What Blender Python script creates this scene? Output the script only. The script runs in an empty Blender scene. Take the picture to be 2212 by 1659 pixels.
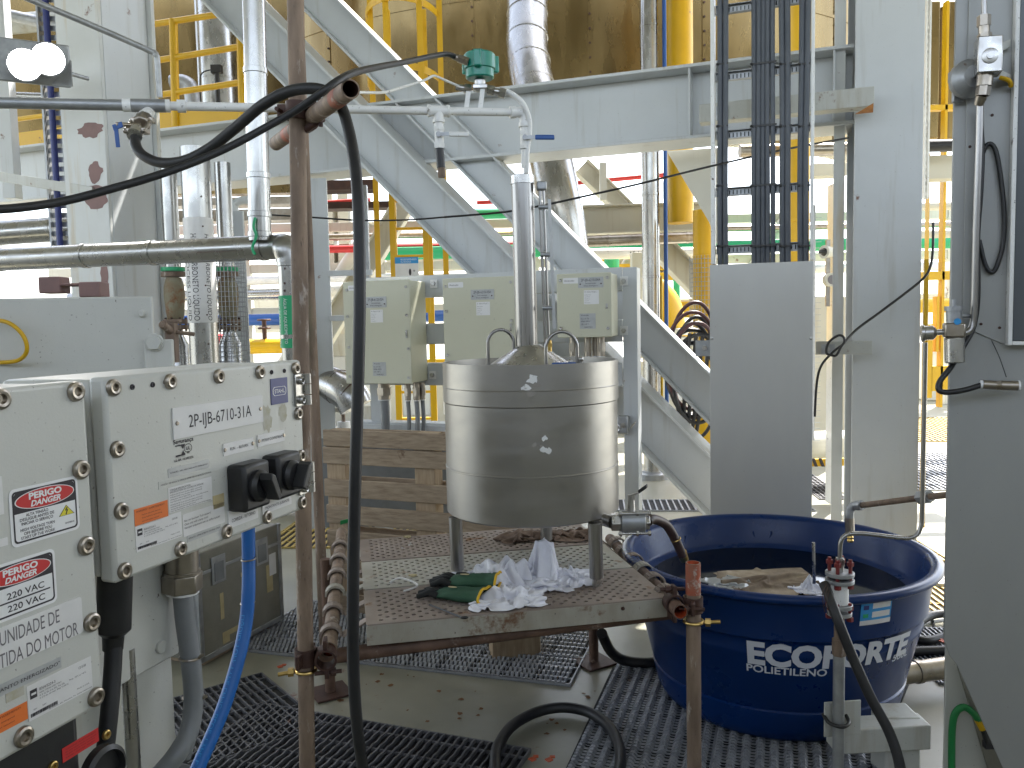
import bpy, bmesh, math, random
from mathutils import Vector as V, Matrix, noise
RAD = math.radians
random.seed(7)
sc = bpy.context.scene
# ---------------------------------------------------------------- camera
W, H, F = 2212.0, 1659.0, 1785.0          # measuring grid of the photograph, focal length in its pixels
EYE = V((0, 0, 1.5))
PITCH, ROLL = math.atan(133.5 / F), 0.021
fw = V((0, math.cos(PITCH), -math.sin(PITCH))); u0 = V((0, math.sin(PITCH), math.cos(PITCH))); r0 = V((1, 0, 0))
rt = r0 * math.cos(ROLL) - u0 * math.sin(ROLL); up = u0 * math.cos(ROLL) + r0 * math.sin(ROLL)
cd = bpy.data.cameras.new('camera'); cam = bpy.data.objects.new('camera', cd); sc.collection.objects.link(cam)
cd.sensor_width = 36; cd.lens = 36 * F / W; cd.clip_start = 0.05; cd.clip_end = 500
cam.matrix_world = Matrix(((rt.x, up.x, -fw.x, EYE.x), (rt.y, up.y, -fw.y, EYE.y), (rt.z, up.z, -fw.z, EYE.z), (0, 0, 0, 1)))
sc.camera = cam
# ---------------------------------------------------------------- light
SUN_EL, SUN_AZ = RAD(58), RAD(35)         # azimuth from +Y towards +X
wd = bpy.data.worlds.new('World'); sc.world = wd; wd.use_nodes = True
nt = wd.node_tree; sky = nt.nodes.new('ShaderNodeTexSky'); sky.sky_type = 'NISHITA'; sky.sun_disc = False
sky.sun_elevation = SUN_EL; sky.sun_rotation = SUN_AZ; sky.air_density = 1.0; sky.dust_density = 1.5; sky.ozone_density = 1.0
bgn = nt.nodes['Background']; bgn.inputs['Strength'].default_value = 0.15; hsv = nt.nodes.new('ShaderNodeHueSaturation'); hsv.inputs['Saturation'].default_value = .5
nt.links.new(sky.outputs[0], hsv.inputs['Color']); nt.links.new(hsv.outputs[0], bgn.inputs[0])
sl = bpy.data.lights.new('sun', 'SUN'); sl.energy = 4.0; sl.angle = RAD(0.5); sl.color = (1, .96, .9)
so = bpy.data.objects.new('sun', sl); sc.collection.objects.link(so)
sdir = V((math.sin(SUN_AZ) * math.cos(SUN_EL), math.cos(SUN_AZ) * math.cos(SUN_EL), math.sin(SUN_EL)))
so.rotation_euler = sdir.to_track_quat('Z', 'Y').to_euler(); so.location = sdir * 40
sc.view_settings.view_transform = 'Standard'; sc.view_settings.look = 'None'; sc.view_settings.gamma = 1
sc.view_settings.exposure = 2.4
sc.render.engine = 'CYCLES'; sc.cycles.use_denoising = True; sc.cycles.max_bounces = 8; sc.cycles.diffuse_bounces = 5
sc.cycles.glossy_bounces = 5; sc.cycles.caustics_reflective = False; sc.cycles.caustics_refractive = False
sc.cycles.sample_clamp_indirect = 6
# ---------------------------------------------------------------- pixel -> place
def ray(px, py): return fw + rt * ((px - W / 2) / F) + up * ((H / 2 - py) / F)
def P(px, py, d): r = ray(px, py); return EYE + r * (d / r.y)
def G(px, py, z=0.0): r = ray(px, py); return EYE + r * ((z - EYE.z) / r.z)
def PL(px, py, o, n): r = ray(px, py); return EYE + r * ((o - EYE).dot(n) / r.dot(n))
FU = V((1, -.3555, 0)).normalized(); FN = V((-.3555, -1, 0)).normalized(); UP = V((0, 0, 1))   # grid of the module
def FR(px, py, c=5.48): return PL(px, py, V((0, c, 0)), FN)
# ---------------------------------------------------------------- materials
def nmat(name, c1, c2=None, rough=.5, metal=0, scale=6, stretch=(1, 1, 1), rust=0, rustc=(.16, .06, .025), bump=0.0, bscale=80,
         rvar=0.0, rscale=3.0, rstr=1.0, spec=.5, coat=0, streak=0, streakc=None, speck=0, emit=0):
    m = bpy.data.materials.new(name); m.use_nodes = True; n = m.node_tree.nodes; l = m.node_tree.links
    b = n['Principled BSDF']; b.inputs['Roughness'].default_value = rough; b.inputs['Metallic'].default_value = metal
    b.inputs['Base Color'].default_value = (*c1, 1); b.inputs['Specular IOR Level'].default_value = spec
    if coat: b.inputs['Coat Weight'].default_value = coat
    if emit: b.inputs['Emission Color'].default_value = (*c1, 1); b.inputs['Emission Strength'].default_value = emit
    tc = n.new('ShaderNodeTexCoord'); mp = n.new('ShaderNodeMapping'); mp.inputs['Scale'].default_value = stretch
    l.new(tc.outputs['Object'], mp.inputs[0]); col = None
    def noi(s, det=6, src=mp, ro=.6):
        t = n.new('ShaderNodeTexNoise'); t.inputs['Scale'].default_value = s; t.inputs['Detail'].default_value = det
        t.inputs['Roughness'].default_value = ro; l.new(src.outputs[0], t.inputs[0]); return t.outputs[0]
    def ramp(src, a, bb):
        r = n.new('ShaderNodeMapRange'); r.inputs[1].default_value = a; r.inputs[2].default_value = bb; l.new(src, r.inputs[0]); return r.outputs[0]
    def mix(fac, a, bcol):
        x = n.new('ShaderNodeMix'); x.data_type = 'RGBA'; l.new(fac, x.inputs[0])
        if hasattr(a, 'links'): l.new(a, x.inputs[6])
        else: x.inputs[6].default_value = (*a, 1)
        x.inputs[7].default_value = (*bcol, 1); return x.outputs[2]
    if c2: col = mix(ramp(noi(scale), .35, .68), c1, c2)
    if streak:
        mp2 = n.new('ShaderNodeMapping'); mp2.inputs['Scale'].default_value = (9, 9, .7); l.new(tc.outputs['Object'], mp2.inputs[0])
        f = ramp(noi(1.6, 5, mp2), .62 - .15 * streak, .85); col = mix(f, col or c1, streakc or tuple(x * .55 for x in c1))
    if speck: col = mix(ramp(noi(140, 2), .74 - .1 * speck, .80), col or c1, (.08, .06, .05))
    if rust:
        f = ramp(noi(rscale, 9, tc_map(n, l, tc, rstr), .68), .70 - .28 * rust, .74 - .2 * rust); col = mix(f, col or c1, rustc)
    if col is not None: l.new(col, b.inputs['Base Color'])
    if rvar:
        r = n.new('ShaderNodeMapRange'); r.inputs[3].default_value = max(.02, rough - rvar); r.inputs[4].default_value = rough + rvar
        r.inputs[1].default_value = .3; r.inputs[2].default_value = .7; l.new(noi(scale * 1.7), r.inputs[0]); l.new(r.outputs[0], b.inputs['Roughness'])
    if bump:
        bp = n.new('ShaderNodeBump'); bp.inputs['Strength'].default_value = bump; bp.inputs['Distance'].default_value = .004
        l.new(noi(bscale, 4), bp.inputs['Height']); l.new(bp.outputs[0], b.inputs['Normal'])
    return m
def tc_map(n, l, tc, rstr=1.0):
    m = n.new('ShaderNodeMapping'); m.inputs['Location'].default_value = (3.1, 1.7, 5.3); m.inputs['Scale'].default_value = (1, 1, rstr); l.new(tc.outputs['Object'], m.inputs[0]); return m
M = {}
M['grey'] = nmat('grey_paint', (.57, .59, .60), (.53, .55, .56), .40, scale=2.5, rust=.12, rscale=5, bump=.05, bscale=120, streak=.35, streakc=(.40, .39, .35), speck=.25)
M['greyd'] = nmat('grey_paint_dirty', (.52, .53, .50), (.44, .44, .40), .5, scale=3, rust=.3, rscale=6, bump=.06, streak=.6, streakc=(.30, .23, .14), speck=.4)
M['colw'] = nmat('patched_white_paint', (.62, .63, .62), (.56, .57, .55), .5, scale=3, rust=.2, rscale=4, streak=.6, streakc=(.48, .36, .18))
M['primer'] = nmat('primer_brown', (.25, .15, .14), (.21, .13, .12), .7, scale=9)
M['cream'] = nmat('cream_paint', (.58, .56, .48), (.53, .51, .43), .5, scale=1.5, rust=.1, streak=.3, streakc=(.42, .36, .26))
M['white'] = nmat('white_paint', (.80, .80, .78), (.72, .72, .70), .38, scale=8, rust=.25, rscale=18, rustc=(.14, .11, .09), speck=.8)
M['box'] = nmat('enclosure_grey', (.56, .56, .52), (.53, .53, .49), .38, scale=4, bump=.08, bscale=260, streak=.15, streakc=(.40, .37, .30), speck=.5)
M['jb'] = nmat('enclosure_beige', (.60, .595, .47), (.57, .565, .44), .4, scale=3, bump=.04, bscale=300, rust=.02, speck=.3)
M['deck'] = nmat('deck_paint', (.27, .26, .20), (.21, .205, .155), .38, scale=2.2, rust=.22, rscale=5, bump=.05, bscale=50, speck=.5)
M['black'] = nmat('black_plastic', (.012, .012, .013), (.02, .02, .02), .42, scale=30, bump=.04, bscale=300)
M['rubber'] = nmat('black_rubber', (.010, .010, .011), (.019, .019, .020), .5, scale=9, bump=.08, bscale=140)
M['cable'] = nmat('grey_black_cable', (.065, .075, .092), (.085, .095, .113), .5, scale=7)
M['residue'] = nmat('sticker_residue', (.30, .28, .25), None, .7)
M['void'] = nmat('black_and_painted_shade', (.022, .022, .023), None, .9)  # near black: painted shade below gratings and planks, also seams and gasket
M['galv'] = nmat('galvanised', (.40, .41, .42), (.30, .31, .32), .45, .7, scale=22, rust=.15, rscale=9)
M['grate'] = nmat('grating_galvanised', (.36, .37, .39), (.25, .26, .28), .5, .35, scale=14, rust=.1, rscale=9, speck=.6)
M['grateb'] = nmat('grating_dark', (.17, .17, .18), (.09, .09, .095), .5, .3, scale=10, rust=.12, rscale=8)
M['gratey'] = nmat('grating_yellow', (.50, .36, .10), (.38, .28, .09), .55, scale=8)
M['steel'] = nmat('brushed_steel', (.355, .342, .32), (.325, .312, .29), .38, 1, scale=2.5, stretch=(1.4, 1.4, 4), rvar=.07, bump=.02, bscale=60)
M['steelv'] = nmat('drawn_steel', (.37, .36, .345), (.27, .26, .25), .30, 1, scale=5, stretch=(14, 14, .3), rvar=.05)
M['steelp'] = nmat('plain_steel', (.52, .51, .49), (.42, .41, .39), .3, 1, scale=14, rvar=.1)
M['panel'] = nmat('matt_steel_sheet', (.53, .53, .515), (.51, .51, .50), .38, .2, scale=3, stretch=(3, 3, 1), rvar=.03, rust=.05, rscale=16)
M['alu'] = nmat('cladding_aluminium', (.42, .415, .40), (.35, .345, .33), .27, 1, scale=6, stretch=(1, 1, .5), rvar=.1, rust=.03, rscale=6, rustc=(.33, .26, .17))
M['foil'] = nmat('vessel_cladding', (.25, .18, .08), (.18, .125, .05), .26, .9, scale=1.3, stretch=(1.6, 1.6, .5), rvar=.12, bump=.5, bscale=2.2)
M['brass'] = nmat('brass', (.55, .38, .13), (.4, .27, .09), .3, 1, scale=20)
M['bronze'] = nmat('nickel_brass', (.40, .36, .31), (.30, .265, .22), .34, 1, scale=18, rvar=.08)
M['rust'] = nmat('rusty_tube', (.27, .195, .14), (.13, .09, .065), .7, .1, scale=18, stretch=(1, 1, .22), rust=.44, rscale=26, rstr=.3, rustc=(.38, .33, .29), bump=.3, bscale=90, speck=.8)
M['rustm'] = nmat('brown_rust_tube', (.17, .10, .07), (.085, .05, .035), .65, .15, scale=12, rust=.35, rscale=16, rustc=(.27, .20, .16), bump=.3, bscale=80)
M['cab'] = nmat('cabinet_grey', (.34, .345, .335), (.325, .33, .32), .42, .25, scale=3, stretch=(3, 3, 1), rvar=.03, speck=.2)
M['rustd'] = nmat('dark_rusty_iron', (.075, .035, .025), (.05, .025, .02), .6, .2, scale=16, bump=.25, bscale=70)
M['rustp'] = nmat('rusty_plank', (.33, .275, .235), (.24, .19, .16), .62, .25, scale=7, rust=.33, rscale=9, rustc=(.20, .10, .045), bump=.15, bscale=60, speck=.5)
M['galvp'] = nmat('worn_galvanised_plank', (.46, .44, .385), (.36, .335, .28), .6, .3, scale=7, rust=.36, rscale=6, rustc=(.20, .11, .05), bump=.12, bscale=60, speck=.4)
M['oran'] = nmat('orange_tube_paint', (.55, .085, .02), (.32, .06, .02), .6, scale=18)
M['oranw'] = nmat('worn_orange_tube', (.40, .085, .035), (.17, .105, .075), .65, scale=26, stretch=(1, 1, .5), rust=.45, rscale=19, rustc=(.46, .40, .35), bump=.3)
M['galvt'] = nmat('rust_streaked_galvanised', (.42, .40, .35), (.30, .27, .21), .6, .3, scale=9, stretch=(1, 1, .5), rust=.48, rscale=7, rustc=(.17, .09, .05), bump=.12, bscale=60, speck=.6)
M['wood'] = nmat('pallet_wood', (.38, .295, .205), (.24, .175, .115), .75, scale=5, stretch=(2.2, 2.2, 16), bump=.2, bscale=30, rust=.26, rscale=4, rustc=(.13, .075, .04), speck=.3)
M['woodl'] = nmat('pale_pallet_wood', (.46, .35, .23), (.34, .24, .15), .75, scale=5, stretch=(14, 14, 2), bump=.2, bscale=30)
M['yellow'] = nmat('yellow_paint', (.68, .40, .002), (.60, .35, .002), .42, scale=4, rust=.06)
M['blue'] = nmat('tub_blue', (.0012, .021, .105), (.0018, .025, .118), .3, scale=3, rvar=.06, bump=.03, bscale=30, spec=.32)
M['bhose'] = nmat('blue_hose_rubber', (.003, .095, .36), (.004, .11, .40), .42, scale=14)
M['bpaint'] = nmat('blue_pipe_paint', (.015, .08, .30), None, .4)
M['green'] = nmat('green_paint', (.02, .36, .15), None, .45)
M['teal'] = nmat('transmitter_green', (.0, .20, .14), (.0, .23, .16), .3, scale=9, coat=.3)
M['red'] = nmat('red_paint', (.50, .03, .03), None, .5)
M['water'] = nmat('dark_water', (.004, .005, .007), None, .06, spec=.3)
M['ragw'] = nmat('white_cloth', (.80, .80, .84), (.72, .72, .78), .9, scale=14, bump=.35, bscale=60)
M['ragb'] = nmat('soiled_cloth', (.44, .36, .26), (.085, .05, .03), .9, scale=5, bump=.3, bscale=160)
M['ragd'] = nmat('dark_leather', (.10, .065, .045), (.22, .15, .11), .8, scale=12, bump=.3)
M['glove'] = nmat('glove_green', (.02, .07, .035), (.03, .09, .05), .8, scale=20, bump=.3, bscale=300)
M['gloveb'] = nmat('glove_black', (.012, .013, .013), None, .85)
M['gy'] = nmat('glove_yellow', (.65, .40, .02), None, .8)
M['case'] = nmat('flight_case_grey', (.25, .24, .20), (.19, .18, .15), .5, .2, scale=7, bump=.08, speck=.5)
M['tape'] = nmat('old_tape', (.50, .42, .24), (.42, .34, .18), .7, scale=20)
M['lab'] = nmat('label_white', (.72, .71, .70), (.66, .65, .64), .45, scale=20)
M['labs'] = nmat('label_silver', (.48, .49, .49), (.40, .41, .41), .4, .3, scale=30)
M['ink'] = nmat('ink_black', (.03, .025, .03), None, .6)
M['inkg'] = nmat('ink_grey', (.16, .15, .16), None, .6)
M['lred'] = nmat('label_red', (.55, .03, .03), None, .45)
M['lor'] = nmat('label_orange', (.72, .17, .03), None, .5)
M['lyel'] = nmat('label_yellow', (.75, .65, .05), None, .45)
M['lblu'] = nmat('label_navy', (.02, .03, .16), None, .4)
M['lsky'] = nmat('label_sky_blue', (.03, .28, .62), None, .4)
M['wht'] = nmat('print_white', (.78, .78, .78), None, .5)
M['print'] = nmat('tub_print', (.62, .64, .70), None, .5)
M['conduit'] = nmat('grey_conduit', (.15, .16, .165), (.20, .21, .22), .45, scale=9, coat=.2)
M['glass'] = nmat('lamp_glow', (1, .97, .92), None, .3, emit=22)
M['maroon'] = nmat('maroon_cable', (.06, .012, .014), (.035, .012, .013), .5, scale=20)
M['seal'] = nmat('seal_red', (.20, .02, .02), (.12, .015, .015), .5, scale=20)
M['yg'] = nmat('earth_green', (.01, .20, .05), None, .45)
M['vbody'] = nmat('rusty_valve_green', (.26, .25, .17), (.22, .13, .06), .6, scale=9, rust=.45, rscale=5, rustc=(.22, .09, .03))
# ---------------------------------------------------------------- mesh builder
def basis(d):
    d = d.normalized(); a = V((0, 0, 1)) if abs(d.z) < .9 else V((1, 0, 0)); x = d.cross(a).normalized(); return x, d.cross(x).normalized(), d
_H = [None]
def text_mesh(s, bold=0, shear=0):
    c = bpy.data.curves.new('t', 'FONT'); c.body = s; c.size = 1; c.offset = bold; c.shear = shear; c.resolution_u = 3; c.fill_mode = 'FRONT'
    o = bpy.data.objects.new('t', c); me = bpy.data.meshes.new_from_object(o)
    vs = [tuple(v.co) for v in me.vertices]; fs = [tuple(p.vertices) for p in me.polygons]
    bpy.data.objects.remove(o); bpy.data.curves.remove(c); bpy.data.meshes.remove(me); return vs, fs
class B:
    def __init__(s): s.v = []; s.f = []
    def add(s, vs, fs):
        k = len(s.v); s.v += [tuple(x) for x in vs]; s.f += [tuple(i + k for i in q) for q in fs]; return s
    def obb(s, o, a, b, c):                      # corner + three edges
        q = [o, o + a, o + a + b, o + b, o + c, o + a + c, o + a + b + c, o + b + c]
        return s.add(q, [(0, 3, 2, 1), (4, 5, 6, 7), (0, 1, 5, 4), (1, 2, 6, 5), (2, 3, 7, 6), (3, 0, 4, 7)])
    def box(s, c, sx, sy, sz, ux=V((1, 0, 0)), uy=V((0, 1, 0)), uz=V((0, 0, 1))):
        c = V(c); return s.obb(c - ux * sx / 2 - uy * sy / 2 - uz * sz / 2, ux * sx, uy * sy, uz * sz)
    def cyl(s, a, b, r, r2=None, n=18, cap=True, rot=0):
        r2 = r if r2 is None else r2; x, y, d = basis(b - a); k = []
        for c, q in ((a, r), (b, r2)):
            for i in range(n): t = 2 * math.pi * i / n + rot; k.append(c + x * (q * math.cos(t)) + y * (q * math.sin(t)))
        fs = [(i, (i + 1) % n, n + (i + 1) % n, n + i) for i in range(n)]
        if cap: fs += [tuple(range(n))[::-1], tuple(range(n, 2 * n))]
        return s.add(k, fs)
    def lathe(s, o, axis, prof, n=40, rot=0):
        x, y, d = basis(axis); k = []
        for r, h in prof:
            for i in range(n): t = 2 * math.pi * i / n + rot; k.append(o + d * h + x * (r * math.cos(t)) + y * (r * math.sin(t)))
        m = len(prof); fs = [(j * n + i, j * n + (i + 1) % n, (j + 1) * n + (i + 1) % n, (j + 1) * n + i) for j in range(m - 1) for i in range(n)]
        if prof[0][0] > 1e-6 and prof[0] != prof[-1]: fs.append(tuple(range(n))[::-1])
        if prof[-1][0] > 1e-6 and prof[0] != prof[-1]: fs.append(tuple(range((m - 1) * n, m * n)))
        return s.add(k, fs)
    def ring(s, o, axis, ri, ro, h, n=32): return s.lathe(o, axis, [(ri, 0), (ro, 0), (ro, h), (ri, h), (ri, 0)], n)
    def tor(s, o, axis, R_, r, n=32, m=8): return s.lathe(o, axis, [(R_ + r * math.cos(2 * math.pi * i / m), r * math.sin(2 * math.pi * i / m)) for i in range(m)] + [(R_ + r, 0)], n)
    def tube(s, pts, r, n=12, sub=6, cap=True, closed=False):
        pts = [V(p) for p in pts]
        if sub > 1 and len(pts) > 2:
            q = []; N = len(pts)
            for i in range(N - 1):
                a, b, c, d = pts[max(i - 1, 0)], pts[i], pts[i + 1], pts[min(i + 2, N - 1)]
                for j in range(sub):
                    t = j / sub; q.append(.5 * ((2 * b) + (c - a) * t + (2 * a - 5 * b + 4 * c - d) * t * t + (3 * b - a - 3 * c + d) * t ** 3))
            q.append(pts[-1]); pts = q
        N = len(pts); x = None; k = []
        for i in range(N):
            d = (pts[min(i + 1, N - 1)] - pts[max(i - 1, 0)]).normalized()
            x = basis(d)[0] if x is None else (x - d * x.dot(d)).normalized(); y = d.cross(x)
            rr = r(i / (N - 1)) if callable(r) else r
            for j in range(n): t = 2 * math.pi * j / n; k.append(pts[i] + x * (rr * math.cos(t)) + y * (rr * math.sin(t)))
        fs = [(i * n + j, i * n + (j + 1) % n, (i + 1) * n + (j + 1) % n, (i + 1) * n + j) for i in range(N - 1) for j in range(n)]
        if cap: fs += [tuple(range(n))[::-1], tuple(range((N - 1) * n, N * n))]
        return s.add(k, fs)
    def prism(s, poly, vec):
        n = len(poly); poly = [V(p) for p in poly]
        return s.add(poly + [p + vec for p in poly], [tuple(range(n))[::-1], tuple(range(n, 2 * n))] + [(i, (i + 1) % n, n + (i + 1) % n, n + i) for i in range(n)])
    def ball(s, c, r, sc_=(1, 1, 1), n=16, m=10):
        c = V(c); k = []
        for i in range(m + 1):
            a = math.pi * i / m
            for j in range(n): t = 2 * math.pi * j / n; k.append(c + V((r * sc_[0] * math.sin(a) * math.cos(t), r * sc_[1] * math.sin(a) * math.sin(t), r * sc_[2] * math.cos(a))))
        return s.add(k, [(i * n + j, i * n + (j + 1) % n, (i + 1) * n + (j + 1) % n, (i + 1) * n + j) for i in range(m) for j in range(n)])
    def text(s, t, o, ux, uy, h, w=None, al='L', bold=0, shear=0, wrap=None):
        if _H[0] is None: _H[0] = max(v[1] for v in text_mesh('H')[0])
        vs, fs = text_mesh(t, bold, shear)
        if not vs: return s
        k = h / _H[0]; x0 = min(v[0] for v in vs); x1 = max(v[0] for v in vs); kx = k if w is None else w / max(x1 - x0, 1e-6)
        off = {'L': 0, 'C': -.5, 'R': -1}[al] * (x1 - x0) * kx; pts = []
        for a, b, _ in vs:
            X, Y = (a - x0) * kx + off, b * k; pts.append(wrap(X, Y) if wrap else o + ux * X + uy * Y)
        return s.add(pts, fs)
    def obj(s, name, mat, parent=None, bev=0, ang=38, fix=True):
        me = bpy.data.meshes.new(name); me.from_pydata(s.v, [], s.f)
        if fix:
            bm = bmesh.new(); bm.from_mesh(me); bmesh.ops.remove_doubles(bm, verts=bm.verts, dist=1e-6); bmesh.ops.recalc_face_normals(bm, faces=bm.faces); bm.to_mesh(me); bm.free()
        me.materials.append(M[mat] if isinstance(mat, str) else mat)
        o = bpy.data.objects.new(name, me); sc.collection.objects.link(o)
        if ang: me.polygons.foreach_set('use_smooth', [True] * len(me.polygons)); me.set_sharp_from_angle(angle=RAD(ang))
        if bev:
            q = o.modifiers.new('bevel', 'BEVEL'); q.width = bev; q.segments = 2; q.limit_method = 'ANGLE'; q.angle_limit = RAD(40)
        if parent is not None:
            o.parent = parent; w = V((0, 0, 0)); a = parent
            while a is not None: w += a.location; a = a.parent
            o.location = -w
        return o
def thing(name, label, cat, loc, group=None, kind=None):
    o = bpy.data.objects.new(name, None); o.empty_display_size = .1; o.location = loc; sc.collection.objects.link(o); return tag(o, label, cat, group, kind)
def tag(o, label, cat, group=None, kind=None):
    o['label'] = label; o['category'] = cat
    if group: o['group'] = group
    if kind: o['kind'] = kind
    return o
def struct(o): o['kind'] = 'structure'; return o
class Face:
    def __init__(s, o, u, n): s.o = o; s.u = u.normalized(); s.n = n.normalized(); s.w = UP
    def uv(s, px, py): q = PL(px, py, s.o, s.n) - s.o; return q.dot(s.u), q.z
    def pt(s, u, v, w=0): return s.o + s.u * u + UP * v + s.n * w
    def slab(s, b, u0, v0, u1, v1, w0, w1): return b.obb(s.pt(u0, v0, w0), s.u * (u1 - u0), UP * (v1 - v0), s.n * (w1 - w0))
    def rect(s, tl, br): a = s.uv(*tl); b = s.uv(*br); return a[0], b[1], b[0], a[1]      # u0 v0 u1 v1
    def rrect(s, u0, v0, u1, v1, r, w, k=5):
        pts = []
        for cx, cy, a in ((u1 - r, v1 - r, 0), (u0 + r, v1 - r, 90), (u0 + r, v0 + r, 180), (u1 - r, v0 + r, 270)):
            for i in range(k + 1): t = RAD(a + 90 * i / k); pts.append(s.pt(cx + r * math.cos(t), cy + r * math.sin(t), w))
        return pts
    def ell(s, cu, cv, a, b, w, n=36): return [s.pt(cu + a * math.cos(2 * math.pi * i / n), cv + b * math.sin(2 * math.pi * i / n), w) for i in range(n)]
    def t(s, b, txt, u, v, h, w=None, al='L', off=.001, **k): return b.text(txt, s.pt(u, v, off), s.u, UP, h, w, al, **k)
def ibeam(name, a, b, h, wd, tf, tw, hn, mat, parent=None, bev=.003):
    """H section from a to b: web in the plane of (b-a, hn x ..); hn = direction of the flange-to-flange depth"""
    d = (b - a); e = d.normalized(); hn = (hn - e * hn.dot(e)).normalized(); s_ = e.cross(hn)
    q = B(); q.obb(a - hn * (h / 2 - tf) - s_ * tw / 2, s_ * tw, hn * (h - 2 * tf), d); qs = [q]
    for k in (-1, 1):
        o = a + hn * (k * h / 2 - (tf if k > 0 else 0)) - s_ * wd / 2; q.obb(o, s_ * wd, hn * tf, d)
    return q.obj(name, mat, parent, bev)
def bolt_mesh(b, c, n, r, hgt, hexr=.5):
    """socket head bolt: domed ring with a sunk hexagon"""
    b.lathe(c, n, [(r, 0), (r, hgt * .45), (r * .93, hgt * .8), (r * .72, hgt), (r * .62, hgt * .97), (r * hexr, hgt * .9), (r * hexr * .98, hgt * .25), (0, hgt * .25)], 24)
    return b
def hexb(b, a, c, r): return b.cyl(a, c, r, n=6)
# ================================================================ SETTING
q = B(); q.add([(-40, -14, 0), (40, -14, 0), (40, 60, 0), (-40, 60, 0)], [(0, 1, 2, 3)]); struct(q.obj('deck_floor', 'deck', ang=0, fix=False))
q = B(); q.box((0, 1.2, 6.0), 26, 11.5, .12)  # unseen slab and beams, added overhead to keep the near floor dim
for i in range(6): q.box((-8 + i * 3.2, 1.2, 5.75), .25, 11.4, .38)
struct(q.obj('added_shade_deck', 'grey'))
def grating(o, ux, uy, lx, ly, pitch, mat, hgt=.012, th=.006, rod=.11, step=.022, back='void', border=True, skip=0, low=.78):
    """bars run along uy, serrated tops; a black sheet below paints in the shade"""
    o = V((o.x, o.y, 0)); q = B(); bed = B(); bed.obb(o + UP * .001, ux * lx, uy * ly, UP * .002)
    nb = int(lx / pitch); ns = int(ly / step)
    for i in range(nb):
        tk = th * .3 if skip and i % skip == skip - 1 else th
        b0 = o + ux * (i + .5) * pitch + UP * .003; vs = []; fs = []
        for j in range(ns + 1):
            z = hgt * ((1 if j % 4 < 2 else .05) if low < .3 else (1 if j % 2 else low)); p = b0 + uy * (ly * j / ns)
            vs += [p - ux * tk / 2, p - ux * tk / 2 + UP * z, p + ux * tk / 2 + UP * z, p + ux * tk / 2]
        for j in range(ns):
            k = 4 * j; fs += [(k, k + 4, k + 5, k + 1), (k + 1, k + 5, k + 6, k + 2), (k + 2, k + 6, k + 7, k + 3)]
        q.add(vs, fs)
    for j in range(int(ly / rod)): q.obb(o + uy * ((j + .5) * rod) + UP * .004, ux * lx, uy * .007, UP * (hgt * .55))
    if border:
        for a, b, c in ((o, ux * lx, uy * .006), (o + uy * ly, ux * lx, uy * .006), (o, uy * ly, ux * .006), (o + ux * lx, uy * ly, ux * .006)): q.obb(a, b, c, UP * (hgt * .9))
    g = q.obj('floor_grating', mat, ang=0, fix=False); struct(g); bb = bed.obj('grating_shade_sheet', back, ang=0); struct(bb)  # black sheet stands in for the unlit void under the bars
def gpoly(a, b, c, pitch, mat, **k):
    """a = origin pixel, b = end of the edge the bars stand on, c = end of the edge the bars run along"""
    A, Bp, C = G(*a), G(*b), G(*c); ux = (Bp - A); uy = (C - A); lx, ly = ux.length, uy.length; ux.normalize(); uy = uy - ux * uy.dot(ux); uy.normalize()
    grating(A, ux, uy, lx, ly, pitch, mat, **k)
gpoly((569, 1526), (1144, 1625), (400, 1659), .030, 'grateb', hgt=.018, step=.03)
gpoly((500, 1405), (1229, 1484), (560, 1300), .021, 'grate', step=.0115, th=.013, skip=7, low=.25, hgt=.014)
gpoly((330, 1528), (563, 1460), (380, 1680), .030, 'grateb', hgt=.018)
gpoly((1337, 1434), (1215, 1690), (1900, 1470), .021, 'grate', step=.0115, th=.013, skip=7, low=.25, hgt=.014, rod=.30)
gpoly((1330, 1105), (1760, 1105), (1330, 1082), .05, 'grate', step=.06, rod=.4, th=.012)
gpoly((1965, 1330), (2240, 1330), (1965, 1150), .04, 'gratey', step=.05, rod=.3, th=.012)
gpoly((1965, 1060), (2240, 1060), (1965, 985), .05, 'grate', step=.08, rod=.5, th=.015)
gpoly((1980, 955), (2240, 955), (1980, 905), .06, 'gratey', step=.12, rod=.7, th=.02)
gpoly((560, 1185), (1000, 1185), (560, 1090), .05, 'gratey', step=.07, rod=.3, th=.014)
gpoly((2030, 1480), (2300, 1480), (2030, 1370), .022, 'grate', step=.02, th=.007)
gpoly((1770, 1080), (1830, 1080), (1770, 1010), .04, 'grateb', step=.05)
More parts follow.
